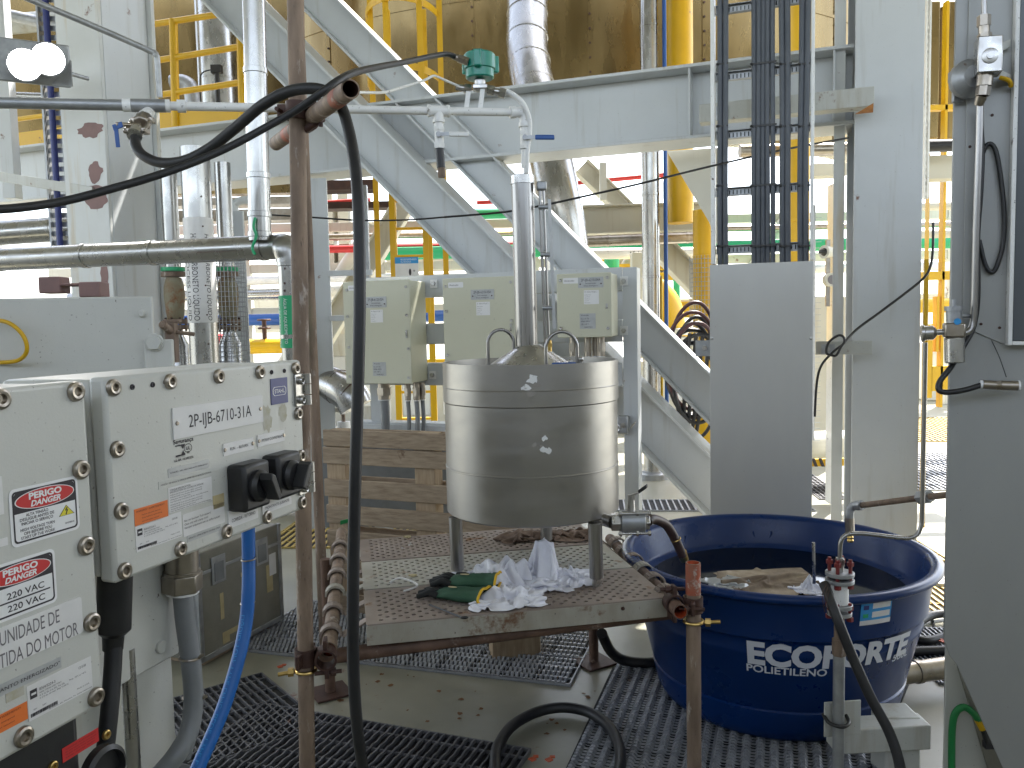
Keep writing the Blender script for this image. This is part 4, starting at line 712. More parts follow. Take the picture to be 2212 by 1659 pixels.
# top plates and skid post
root = thing('motor_housing', 'pale grey upright plate with painted bolts behind the boxes', 'panel', P(170, 780, 1.9), kind='thing')
FP = Face(P(340, 720, 1.72), V((1, .14, 0)), V((.14, -1, 0))); a = FP.rect((-200, 633), (342, 900)); q = B(); FP.slab(q, a[0], -.30, a[2], FP.uv(300, 640)[1], -.01, 0); q.obj('plate', 'box', root, .004)
u, v = FP.uv(352, 733); q = B(); FP.slab(q, u - .035, -.3, u + .022, v, .0005, .014); q.obj('lug', 'box', root, .003)
for px, py, r_ in ((362, 698, .007), (398, 763, .016)):
    u, v = FP.uv(px - (0 if px > 390 else 0), py); u = min(u, FP.uv(360, py)[0]); u = FP.uv({362: 308, 398: 338}[px], {362: 677, 398: 740}[px if px != 362 else 362])[0]; v = FP.uv(320, {362: 677, 398: 740}[px])[1]
    q = B(); q.cyl(FP.pt(u, v, .014 if px > 390 else 0), FP.pt(u, v, .017 if px > 390 else .003), r_ * 1.2, n=18); hexb(q, FP.pt(u, v, .014 if px > 390 else .003), FP.pt(u, v, .026 if px > 390 else .009), r_); q.obj('bolt', 'box', root, .001)
q = B(); q.tube([P(-20, 690, 1.66), P(20, 698, 1.64), P(50, 725, 1.64), P(58, 757, 1.645), P(40, 778, 1.66), P(0, 783, 1.67), P(-30, 780, 1.68)], .0042, 10); tag(q.obj('earth_cable', 'yellow'), 'yellow cable loop lying against the pale plate above the boxes', 'cable')
FS = Face(F2.pt(0, 0, -.165), bu, bn)
root = thing('skid_post', 'pale steel post carrying the bolted boxes', 'post', FS.pt(.25, -1.3, -.1), kind='thing')
uR = FS.uv(388, 1416)[0]; vB = (FS.uv(385, 1416)[1] + FS.uv(257, 1479)[1]) / 2; q = B(); FS.slab(q, uR - .60, vB, uR, -.02, -.012, 0); q.obj('back_plate', 'box', root, .003)
u, v = FS.uv(345, 1397); q = B(); q.cyl(FS.pt(u, v, .0002), FS.pt(u, v, .006), .011, n=18); q.obj('bolt', 'box', root, .001)
u0_, u1_ = FS.uv(305, 1500)[0], FS.uv(389, 1500)[0]; q = B(); FS.slab(q, u0_, -1.42, u1_, vB + .05, -.03, -.014); q.obj('flange', 'box', root, .003)
q = B(); FS.slab(q, u0_ - .24, -1.42, u0_ - .03, vB + .05, -.05, -.04); q.obj('web', 'greyd', root, .003)
q = B(); q.cyl(FS.pt(u0_ - .015, -1.42, -.01), FS.pt(u0_ - .015, vB + .05, -.01), .012, n=14); q.obj('drain_tube', 'steelp', root)
# flight case
co = P(436, 1444, 3.55); co.z = .03; cu_ = V((.364, .93, 0)).normalized(); cn_ = V((cu_.y, -cu_.x, 0)); FC = Face(co, cu_, cn_); ch = FC.uv(422, 1198)[1]; cw = FC.uv(612, 1343)[0]
root = thing('flight_case', 'worn grey transport case with tape scraps behind the blue hose', 'case', co)
q = B(); FC.slab(q, 0, 0, cw, ch * .80, -.5, 0); q.obj('body', 'case', root, .006); q = B(); FC.slab(q, 0, ch * .81, cw, ch, -.5, 0); q.obj('lid', 'case', root, .006)
q = B(); FC.slab(q, -.004, ch * .79, cw + .004, ch * .82, -.05, .006); FC.slab(q, -.004, 0, .02, ch, -.02, .005); FC.slab(q, cw - .02, 0, cw + .004, ch, -.02, .005); FC.slab(q, -.004, -.005, cw + .004, .02, -.02, .005); q.obj('edge_trim', 'galv', root, .002)
for f in (.22, .74):
    q = B(); FC.slab(q, cw * f - .045, ch * .66, cw * f + .045, ch * .92, .0055, .009); o = q.obj('latch', 'galv', root, .002); q = B(); FC.slab(q, cw * f - .03, ch * .69, cw * f + .03, ch * .86, .0092, .012); q.obj('latch_dish', 'conduit', o, .002)
for i, (x0, y0, x1, y1) in enumerate(((.23, .30, .27, .55), (.24, .12, .50, .17), (.24, .06, .32, .15), (.80, .34, .88, .62), (.48, .62, .54, .66), (.55, .18, .62, .22))):
    q = B(); FC.slab(q, cw * x0, ch * y0, cw * x1, ch * y1, .0005, .0012); q.obj('tape_scrap', 'tape', root, ang=0)
q = B(); FC.slab(q, cw * .84, ch * .50, cw * .93, ch * .72, .0013, .002); q.obj('label', 'lab', root, ang=0)
q = B(); FC.slab(q, .03, -.028, cw - .03, -.003, -.45, -.02); q.obj('runner', 'wood', root); 
# ================================================================ LEFT MIDDLE: PIPES
def band(c, d, r, w=.02): return B().lathe(c - d * w / 2, d, [(r, 0), (r + .004, .002), (r + .004, w - .002), (r, w)], 28)
a, b = P(-60, 564, 3.95), P(604, 533, 3.48)
root = thing('insulated_pipe', 'horizontal silver clad pipe above the boxes ending in an elbow at the pole', 'pipe', a)
q = B(); q.tube([a, a.lerp(b, .5), b, b + (b - a).normalized() * .03 + UP * -.005], .052, 28, 1); q.obj('run', 'alu', root)
d = (b - a).normalized(); e = P(623, 560, 3.45); e2 = P(626, 800, 3.45)
q = B(); q.tube([b - d * .01, b + d * .02, V((e.x - .012, e.y, b.z - .012)), V((e.x, e.y, b.z - .045)), V((e.x, e.y, b.z - .07))], .0525, 28, 4); q.obj('elbow', 'alu', root)
q = B(); q.cyl(V((e.x, e.y, b.z - .06)), V((e.x + .004, e.y, 1.33)), .044, n=28); q.obj('down_pipe', 'alu', root)
for f in (.10, .40, .62, .955): c = a.lerp(b, f); band(c, d, .052, .022).obj('joint_band', 'alu', root)
for z in (b.z - .075, 1.78, 1.46): band(V((e.x, e.y, z)), UP, .0442, .02).obj('joint_band', 'alu', root)
q = B(); zt_, zb_ = P(623, 638, 3.4).z, P(623, 752, 3.4).z; q.cyl(V((e.x, e.y, zb_)), V((e.x, e.y, zt_)), .0465, n=28); o = q.obj('green_label', 'green', root)
def pipewrap(c, r, z0, ang0, X, Y): t = ang0 + Y / r; return V((c.x + math.sin(t) * r, c.y - math.cos(t) * r, z0 - X))
for k, nm in ((-.75, 1), (.0, 1)):
    q = B(); q.text('ÁGUA DE AQUECIMENTO', None, None, None, .013, (zt_ - zb_) * .86, wrap=lambda X, Y: pipewrap(e, .0473, zt_ - .012, k - .35, X, Y)); q.obj('lettering', 'wht', o, ang=0, fix=False)
for py in (558, 580, 612, 628):
    c = P(616, py, 3.41); q = B(); q.cyl(c, c + V((-.002, -.004, 0)), .005, n=8); q.obj('rivet', 'rustd', root)
a, b = P(546, -60, 3.45), P(562, 520, 3.46); root = thing('insulated_pipe', 'upright silver clad pipe joining the horizontal one left of the scaffold pole', 'pipe', b)
q = B(); q.cyl(b, a, .045, n=28); q.obj('run', 'alu', root); d = (a - b).normalized()
for py in (150, 377, 462, 506): c = b.lerp(a, (520 - py) / 580); band(c, d, .045, .024).obj('joint_band', 'alu', root)
q = B(); q.tube([P(551, 470, 3.40), P(548, 490, 3.395), P(553, 510, 3.39), P(545, 535, 3.39), P(551, 550, 3.385)], .006, 8); q.obj('green_string', 'green', root)
# horizontal grey clad pipe further left
p0, p1 = P(-60, 508, 6.2), P(172, 492, 6.2); pipe('insulated_pipe', 'dull clad pipe behind the cable tray at the far left', [p0, p1], .09, 'alu', 2)
# label pipe
lp = P(434, 600, 4.9); root = thing('labelled_pipe', 'silver pipe with white process liquid label behind the boxes', 'pipe', V((lp.x, lp.y, .9)))
q = B(); q.cyl(V((lp.x, lp.y, .6)), V((lp.x, lp.y, 2.55)), .083, n=32); q.obj('run', 'alu', root)
zt_, zb_ = P(434, 545, 4.85).z, P(434, 697, 4.85).z; q = B(); q.cyl(V((lp.x, lp.y, zb_)), V((lp.x, lp.y, zt_ + .2)), .0845, n=32); o = q.obj('label_sleeve', 'lab', root)
for k, t_, h_, sh in ((-.72, 'PROCESS LIQUID', .026, 0), (-.22, 'HIDROCARBONETO LÍQUIDO', .034, 0), (.72, 'HIDROCARBONETO LÍQUIDO', .024, .2)):
    q = B(); q.text(t_, None, None, None, h_, (.50 if 'HID' in t_ else .40), shear=sh, wrap=lambda X, Y: pipewrap(lp, .0856, zb_ + .012 + (.50 if 'HID' in t_ else .40), k, X, Y)); q.obj('lettering', 'ink', o, ang=0, fix=False)
q = B()
for i in range(9): c = V((lp.x + .05, lp.y - .068, .9 + i * .17)); q.cyl(c, c + V((.003, -.005, 0)), .005, n=6)
q.obj('rivet_row', 'rustd', root)
def relief(px, d, label, mesh=False):
    c = P(px, 620, d); r_ = thing('relief_valve', label, 'valve', V((c.x, c.y, 1.2))); zz = lambda y: P(px, y, d).z
    q = B(); q.lathe(V((c.x, c.y, 0)), UP, [(.045, zz(690)), (.05, zz(684)), (.055, zz(672)), (.062, zz(640)), (.06, zz(620)), (.05, zz(606)), (.045, zz(600))], 24); q.obj('body', 'vbody', r_)
    for y0, y1, m_ in ((598, 588, 'rust'), (586, 578, 'green'), (712, 702, 'rust'), (700, 690, 'rust')):
        q = B(); q.cyl(V((c.x, c.y, zz(y0))), V((c.x, c.y, zz(y1))), .072, n=24); q.obj('flange', m_, r_)
    q = B(); q.cyl(V((c.x, c.y, zz(578))), V((c.x, c.y, 2.5)), .048, n=24); q.lathe(V((c.x, c.y, 0)), UP, [(.07, .7), (.07, zz(745)), (.04, zz(722)), (.04, zz(712))], 24); q.obj('riser', 'alu', r_)
    for i in range(8):
        t = 2 * math.pi * i / 8; e_ = V((c.x + .062 * math.cos(t), c.y + .062 * math.sin(t), zz(716))); q = B(); q.cyl(e_, e_ + UP * (zz(686) - zz(716)), .007, n=6); q.obj('stud', 'rustd', r_)
relief(376, 5.1, 'rusty green valve with green flange left of the labelled pipe'); relief(492, 5.1, 'rusty orange valve behind wire mesh right of the labelled pipe')
wiremesh(P(494, 620, 5.1), .105, 1.0, 1.92, .03, 30, 'wire mesh cage round the rusty orange valve')
q = B(); fbox(516, 455, 524, 800, 5.4, .03, q); tag(q.obj('guard_post', 'grey', bev=.002), 'slim grey upright right of the meshed valve', 'post', kind='thing')
p = P(512, 430, 6.3); q = B(); q.tube([P(506, 800, 6.3), P(506, 470, 6.3), P(510, 440, 6.3), P(530, 432, 6.3), P(570, 432, 6.3)], .03, 12, 4); tag(q.obj('bent_pipe', 'grey'), 'small grey bent pipe behind the upright clad pipe', 'pipe')
q = B(); q.box(P(440, 470, 9), 2.2, .3, .12); q.box(P(440, 440, 9.2), 2.4, .3, .08); tag(q.obj('far_beam', 'bronze'), 'brownish far beam under the girder behind the labelled pipe', 'beam', 'far beams behind the tank', 'thing')
q = B(); fbox(83, 597, 128, 634, 3.2, .08, q); fbox(128, 611, 170, 618, 3.2, .08, q); fbox(170, 608, 215, 642, 3.2, .08, q); tag(q.obj('motor_mount', 'primer', bev=.006), 'brown primed steel bracket behind the pale plate', 'bracket')
q = B(); q.cyl(P(372, 717, 2.5), P(420, 722, 2.5), .006); q.cyl(P(350, 700, 2.45), P(372, 718, 2.5), .012); q.box(P(372, 693, 2.5), .05, .02, .01); q.box(P(372, 740, 2.5), .03, .03, .12); tag(q.obj('small_valve', 'rust', bev=.002), 'small rusty needle valve with lever behind the switch box', 'valve')
p = P(735, 850, 6.0); root = thing('duct_elbow', 'shiny segmented clad elbow left of the pallet', 'duct', p)
q = B(); q.tube([p + V((-.25, .25, .1)), p + V((-.08, .1, .06)), p + V((.06, 0, 0)), p + V((.12, -.02, -.1))], .13, 28, 5); q.obj('elbow', 'alu', root); 
q = B(); q.tor(p + V((-.02, .06, .04)), V((1, -.7, -.3)), .131, .004, 28); q.tor(p + V((.07, 0, 0)), V((1, -.3, -.8)), .131, .004, 28); q.obj('seam_band', 'rustd', root)
p = P(742, 905, 6.2); root = thing('pipe_support', 'small white pipe support stand left of the pallet', 'stand', V((p.x, p.y, 0)))
q = B(); q.cyl(V((p.x, p.y, 0)), V((p.x, p.y, p.z - .02)), .05, n=16); q.obj('pedestal', 'white', root); q = B(); q.cyl(V((p.x, p.y, p.z - .02)), V((p.x, p.y, p.z + .22)), .014); q.obj('jack_screw', 'rust', root)
q = B(); q.box((p.x - .1, p.y, p.z + .07), .22, .05, .03); q.box((p.x - .2, p.y, p.z - .12), .05, .06, .4); q.obj('bracket', 'cream', root)
q = B(); fbox(560, 930, 760, 1100, 6.4, .3, q); tag(q.obj('low_plinth', 'cream', bev=.01), 'low cream plinth behind the pallet', 'plinth', kind='thing')
root = bpy.data.objects['low_plinth']
for k in range(5):
    x = 705 + k * 14; q = B(); q.prism([P(x, 934, 6.39), P(x + 7, 934, 6.39), P(x + 7, 922, 6.39), P(x, 922, 6.39)], V((0, .004, 0))); q.obj('stripe', 'ink' if k % 2 else 'yellow', root, ang=0)
# ================================================================ RACK WITH JUNCTION BOXES
RC = 4.70
pb = FR(1360, 840, RC)
root = thing('instrument_rack', 'pale grey frame of channels carrying three beige junction boxes', 'rack', V((pb.x, pb.y, 0)), kind='thing')
ztop = FR(1360, 577, RC).z; xl, xr = FR(1345, 640, RC), FR(1376, 640, RC)
def hz(px0, px1, y0, y1, c, dep, b, tilt=0):
    A, Bp = FR(px0, (y0 + y1) / 2, c), FR(px1, (y0 + y1) / 2, c); z1 = FR((px0 + px1) / 2, y0, c).z; z0 = FR((px0 + px1) / 2, y1, c).z
    L = Bp - A; L.z = 0; b.obb(V((A.x, A.y, z0)), L, UP * (z1 - z0), -FN * dep)
q = B(); q.obb(V((xl.x, xl.y, 0)), (xr - xl) - UP * (xr - xl).z, UP * ztop, -FN * .012); q.obb(V((xr.x, xr.y, 0)) - FU * .012 - FN * .0125, FU * .011, UP * (ztop - .002), -FN * .09); q.obj('upright', 'grey', root, .002)
pl = FR(795, 700, RC + .02); q = B(); q.obb(V((pl.x, pl.y, 0)), FU * .07, UP * (ztop - .05), -FN * .10); q.obj('upright', 'grey', root, .002)
for y0, y1 in ((590, 637), (697, 741), (785, 832)):
    q = B(); hz(770, 1344, y0, y1, RC + .012, .01, q); hz(770, 1344, y0 - 1, y0 + 2, RC + .024, .07, q); hz(770, 1344, y1 - 2, y1 + 1, RC + .024, .07, q); q.obj('rail', 'grey', root, .002)
for px, py in ((1348, 607), (1348, 714), (937, 613), (935, 810)):
    q = B(); c = FR(px, py, RC - .004); q.obb(c - FU * .022 - UP * .024, FU * .044, UP * .048, FN * .004); q.obj('washer_plate', 'white', root, .001); q = B(); hexb(q, c + FN * .004, c + FN * .018, .013); q.obj('bolt', 'steelp', root)
q = B(); hz(762, 965, 918, 942, RC - .05, .012, q); hz(762, 965, 913, 919, RC + .0, .12, q); q.obj('cable_channel', 'grey', root, .002)
q = B(); c = FR(1350, 916, RC - .006); q.obb(c - FU * .035 - UP * .05, FU * .06, UP * .10, FN * .045); q.obj('clamp_block', 'galv', root, .008); q = B(); hexb(q, c + FN * .045, c + FN * .058, .014); q.obj('bolt', 'steelp', root)
q = B(); c = FR(1330, 925, RC - .05); q.tor(c, FN, .022, .007, 20); q.cyl(FR(1362, 925, RC - .04), FR(1372, 912, RC - .07), .004); q.obj('earth_lug', 'steelp', root)
def jbox(l, r_, t, b_, c, dep, txt, label, glands, wn, screws):
    A, Bp = FR(l, (t + b_) / 2, c), FR(r_, (t + b_) / 2, c); z0, z1 = FR((l + r_) / 2, b_, c).z, FR((l + r_) / 2, t, c).z; Wd = (V((Bp.x - A.x, Bp.y - A.y, 0))).length
    J = Face(V((A.x, A.y, z0)), FU, FN); h = z1 - z0; r0_ = thing('terminal_box', label, 'junction box', J.o, 'beige junction boxes on the rack')
    q = B(); J.slab(q, .004, .004, Wd - .004, h - .004, -dep, -.014); q.obj('body', 'jb', r0_, .006); q = B(); J.slab(q, 0, 0, Wd, h, -.0125, 0); q.obj('door', 'jb', r0_, .004)
    for u, v in screws: q = B(); bolt_mesh(q, J.pt(u * Wd, v * h, .0002), FN, .0085, .006, .4); q.obj('screw', 'steelp', r0_)
    q = B(); J.slab(q, Wd - .030, h * .44, Wd - .020, h * .52, .0003, .006); q.obj('latch', 'steelp', r0_, .001)
    a_ = (Wd * .40, h * .77, Wd * .40 + .135, h * .77 + .055) if wn else (Wd * .34, h * .74, Wd * .34 + .135, h * .74 + .062)
    q = B(); J.slab(q, *a_, .0004, .002); o = q.obj('name_plate', 'labs', r0_, ang=0); lines(J, a_, [(txt, .5, .62, .24, .76, 'C'), ('Instrumentação', .5, .36, .13, .42, 'C'), ('Sinais analógicos', .5, .14, .13, .55, 'C')], o, off=.0024)
    for u in (a_[0] + .012, a_[2] - .012): q = B(); q.cyl(J.pt(u, a_[1] + .02, .002), J.pt(u, a_[1] + .02, .004), .004, n=8); q.obj('rivet', 'rustd', o)
    b2 = (a_[0] + .03, a_[1] - .085, a_[0] + .11, a_[1] - .012); q = B(); J.slab(q, *b2, .0004, .0012); o = q.obj('sticker', 'wht', r0_, ang=0)
    lines(J, b2, [('EX  BRAS PROJECT', .06, .82, .10, .86, 'L'), ('Equipamento:', .06, .64, .06, .42, 'L'), ('Certificado:', .06, .50, .06, .34, 'L'), ('Temperatura:', .06, .36, .06, .36, 'L'), ('Grau IP:', .06, .22, .06, .26, 'L'), ('Fabricante:', .06, .08, .06, .38, 'L')], o)
    b3 = (.035, h - .052, .125, h - .022); q = B(); q.prism(J.rrect(*b3, .005, .0004), FN * .001); o = q.obj('maker_label', 'wht', r0_, ang=0); lines(J, b3, [('Weidmüller', .08, .36, .26, .62, 'L')], o, off=.0018)
    if not wn == 2:
        b4 = (Wd * .42, .045, Wd * .42 + .085, .125); q = B(); J.slab(q, *b4, .0004, .0014); o = q.obj('type_plate', 'labs', r0_, ang=0); lines(J, b4, [('Weidmüller', .08, .84, .09, .5, 'L'), ('Ex e II T6', .08, .62, .09, .5, 'L'), ('IP66 690V', .08, .44, .09, .6, 'L'), ('-20...+40°C', .08, .26, .09, .5, 'L'), ('INMETRO', .3, .06, .09, .5, 'L')], o, off=.0018)
    for (u, w_, rad, L, end) in glands:
        g = J.pt(u * Wd, -.001, -dep * w_); g_ = thing('cable_gland', 'x', 'gland', g) if False else None
        q = B(); q.cyl(g, g - UP * .03, rad, n=18); hexb(q, g - UP * .03, g - UP * .075, rad * 1.25); q.cyl(g - UP * .075, g - UP * .10, rad, n=18); o = q.obj('gland', 'bronze', r0_)
        q = B(); q.cyl(g - UP * .10, g - UP * .104, rad * 1.05, n=18); q.obj('seal_ring', 'wht', o)
        q = B(); q.tube([g - UP * .10, g - UP * (.10 + L * .5) + FU * .004, g - UP * (.10 + L) - FU * .002], rad * .72, 14, 4); q.obj('cable', 'conduit', r0_)
    return J
S8 = [(.06, .92), (.06, .66), (.06, .36), (.06, .07), (.95, .93), (.95, .66), (.96, .34), (.95, .06)]
jbox(744, 887, 606, 829, 4.47, .22, '2P-IJB-6125-02A', 'left beige junction box, its right side showing, behind the hanging black hose', [(.44, .5, .036, .19, 0), (.84, .35, .017, .2, 0), (.9, .6, .017, .2, 0), (.96, .4, .017, .2, 0), (.99, .62, .017, .2, 0)], 0, S8)
jbox(958, 1113, 599, 808, 4.47, .16, '2P-IJB-6210-05A', 'middle beige junction box partly hidden by the tank chimney', [(.3, .5, .02, .2, 0)], 2, [(.05, .92), (.05, .66), (.05, .2), (.95, .94), (.95, .55)])
jbox(1203, 1321, 590, 729, 4.47, .17, '2P-IJB-6210-04A', 'smallest beige junction box at the right end of the rack', [(.22, .5, .022, .12, 0), (.5, .4, .017, .1, 0), (.62, .6, .017, .1, 0), (.76, .4, .017, .1, 0)], 1, [(.07, .9), (.07, .15), (.93, .92), (.93, .14)])
# ================================================================ PALLET
pa, pb_ = P(697, 929, 4.25), P(962, 941, 3.98); pu = V((pb_.x - pa.x, pb_.y - pa.y, 0)).normalized(); pn = V((pu.y, -pu.x, 0)); zt_ = 1.5 - (929 - 704.6) / F * 4.25
FPa = Face(V((pa.x, pa.y, 0)), pu, pn); PW = 1.18
root = thing('wooden_pallet', 'wooden pallet standing on edge behind the perforated platform', 'pallet', FPa.pt(PW / 2, 0, 0))
ys = lambda py: 1.5 - (py - 704.6) / F * 4.25
for i, (y0, y1) in enumerate(((929, 964), (966.6, 1003), (1037, 1075), (1094, 1134), (1150, 1186), (1215, 1250), (1290, 1330))):
    q = B(); FPa.slab(q, random.uniform(-.006, .006), ys(y1), PW + random.uniform(-.01, .01), ys(y0), -.02, random.uniform(-.001, .002)); q.obj('slat', 'wood', root, .003)
for u in (.0, .52, 1.04): q = B(); FPa.slab(q, u + .003, .0, u + .115, zt_ - .005, -.105, -.021); q.obj('stringer', 'woodl', root, .003)
for y in (.05, .35, .62, .87): q = B(); FPa.slab(q, 0, y, PW, y + .09, -.128, -.106); q.obj('back_slat', 'wood', root, .003)
q = B(); q.box(P(850, 1040, 5.0), .9, .03, .55); tag(q.obj('equipment_cover', 'conduit', bev=.01), 'blue grey sheet seen through the gaps of the pallet', 'cover', kind='thing')
q = B(); q.prism([P(735, 1125, 3.9), P(768, 1118, 3.9), P(768, 1124, 3.9), P(735, 1134, 3.9)], V((0, .01, 0))); tag(q.obj('green_strap', 'yg', ang=0), 'bright green strap end by the pallet foot', 'strap')
# ================================================================ SCAFFOLD
def tube_open(name, a, b, label, inner='void', r=.0228, mat='rust', bands=()):
    r_ = thing(name, label, 'scaffold tube', a, 'rusty scaffold tubes'); d = (b - a); L = d.length
    q = B(); q.lathe(a, d, [(r - .0036, 0), (r, 0), (r, L), (r - .0036, L)], 28); 
    q.f = [f for f in q.f if len(f) == 4]; q.obj('tube', mat, r_, fix=False)
    for c, dd in ((a, d.normalized()), (b, -d.normalized())):
        q = B(); n = 24; q.lathe(c, dd, [(r - .0036, 0), (r - .0036, .10), (0, .10)], n); q.f = [f for f in q.f if len(f) == 4]; q.obj('bore', inner, r_, fix=False)
    for s0, s1, m_ in bands: e_ = d.normalized(); q = B(); q.lathe(a + e_ * s0, e_, [(r + .0006, 0), (r + .0006, s1 - s0)], 28); q.f = [f for f in q.f if len(f) == 4]; q.obj('paint_band', m_, r_, fix=False)
    return r_
A0, A1 = P(637.5, -60, 2.33), P(668, 1853, 2.33); A1.z = max(A1.z, .002)
tube_open('scaffold_pole', A1, A0, 'tall rusty scaffold pole in front of the platform left corner')
q0 = P(694, 1200, 3.62); tube_open('scaffold_pole', V((q0.x, q0.y, .002)), V((q0.x - .01, q0.y, 3.3)), 'rusty scaffold pole at the rear left of the platform')
q1 = P(1499, 1500, 2.54); q1tip = (P(1497, 1215, 2.54) - V((q1.x, q1.y, .002))).length; tube_open('scaffold_pole', V((q1.x, q1.y, .002)), P(1497, 1215, 2.54), 'short rusty scaffold pole with orange top in front of the blue tub', 'oran', bands=((q1tip - .10, q1tip - .001, 'oranw'),))
SA, SB = P(757, 192, 1.99), P(596, 310, 2.80)
tube_open('scaffold_tube', SA, SB, 'short scaffold tube clamped high on the pole, open end towards us', 'rustd', bands=((.07, .13, 'oranw'), (.62, .72, 'oranw')))
TL0, TL1 = P(711, 1404, 2.34), P(738, 1150, 3.50); tube_open('scaffold_transom', TL0, TL1, 'rusty tube along the left end of the platform', 'oran')
TR0, TR1 = P(1470, 1322, 2.47), P(1318, 1164, 3.68); tube_open('scaffold_transom', TR0, TR1, 'rusty tube along the right end of the platform, bore painted orange', 'oran', mat='rustm')
LG0, LG1 = P(690, 1421, 2.42), P(1480, 1318, 2.66); tube_open('scaffold_ledger', LG0, LG1, 'rusty ledger tube below the front edge of the platform', 'rustd', mat='rustm')
for px, py, lab in ((714, 1497, 'left'), (1283, 1432, 'right')):
    g = G(px, py); r_ = thing('base_jack', 'rusty base jack under the %s of the platform' % ('left end' if lab == 'left' else 'right half'), 'base jack', g)
    q = B(); q.box(g + UP * .006, .15, .15, .008, V((.87, .5, 0)), V((-.5, .87, 0))); q.obj('base_plate', 'rustd', r_, .002); q = B(); q.cyl(g + UP * .01, g + UP * (.56 if lab == 'left' else .56), .021, n=20); q.obj('stem', 'rustm', r_)
def coupler(c, d1, d2, off, label):
    """two saddles back to back: one round a tube along d1, the other along d2"""
    r_ = thing('scaffold_coupler', label, 'coupler', c, 'scaffold couplers')
    for cc, d, s_ in ((c, d1, 1), (c + off, d2, -1)):
        d = d.normalized(); o_ = off.normalized(); e = d.cross(o_).normalized()
        q = B(); q.lathe(cc - d * .024, d, [(.0255, 0), (.0315, 0), (.0315, .048), (.0255, .048), (.0255, 0)], 22); q.obj('saddle', 'rustd', r_)
        for w_ in (1, -1):
            q = B(); q.box(cc + e * (w_ * .042), .030, .040, .012, e, d, e.cross(d)); q.obj('flap', 'rustd', r_, .002)
        b0 = cc + e * .045; ax = e.cross(d); q = B(); q.cyl(b0 - ax * .035, b0 + ax * .042, .006, n=10); hexb(q, b0 + ax * .012, b0 + ax * .026, .012); q.obj('tee_bolt', 'rustd', r_)
    return r_
pole_d = (A0 - A1)
def on_pole(py): r = ray(650, py); t = (2.33 / r.y); z = (EYE + r * t).z; k = (z - A1.z) / (A0.z - A1.z); return A1.lerp(A0, k)
c = on_pole(1418); coupler(c, pole_d, TL1 - TL0, V((.062, -.012, 0)), 'dark rusty coupler joining the tall pole to the left end tube')
c = on_pole(240); tp_ = SA.lerp(SB, .50); coupler(c, pole_d, SA - SB, tp_ - c, 'dark rusty coupler high on the pole under the looped hose')
pr = V((q1.x - .002, q1.y, 1.5 - (1318 - 688) / F * 2.54)); coupler(pr, UP, TR1 - TR0, V((-.058, .012, .0)), 'dark rusty coupler on the short pole at the platform right corner')
q = B(); c = on_pole(1447); q.tor(c, pole_d, .029, .0055, 24); q.cyl(c + V((-.03, -.012, 0)), c + V((-.075, -.02, -.004)), .006); q.lathe(c + V((-.032, -.012, 0)), V((-1, -.2, 0)), [(.013, 0), (.013, .016)], 6); tag(q.obj('swivel_clip', 'brass'), 'brass yellow bolt clip round the tall pole below its coupler', 'clip')
q = B(); c = V((pr.x + .002, pr.y, pr.z - .055)); q.tor(c, UP, .029, .0055, 24); q.cyl(c + V((.03, -.012, 0)), c + V((.08, -.016, .002)), .006); q.lathe(c + V((.034, -.012, 0)), V((1, -.2, 0)), [(.013, 0), (.013, .016)], 6); tag(q.obj('swivel_clip', 'brass'), 'brass yellow bolt clip round the short pole below its coupler', 'clip')
q = B(); c = on_pole(232); dd = V((.07, -.03, -.015)); q.cyl(c + dd + UP * .03, c + dd - UP * .045, .006); hexb(q, c + dd - UP * .002, c + dd - UP * .018, .013); q.box(c + dd * .7 + UP * .005, .06, .03, .01); q.cyl(c + V((.02, 0, -.06)), c + V((.075, -.02, -.035)), .010); tag(q.obj('eye_bolt', 'rustd', bev=.001), 'rusty hanging bolt of the upper coupler', 'bolt')
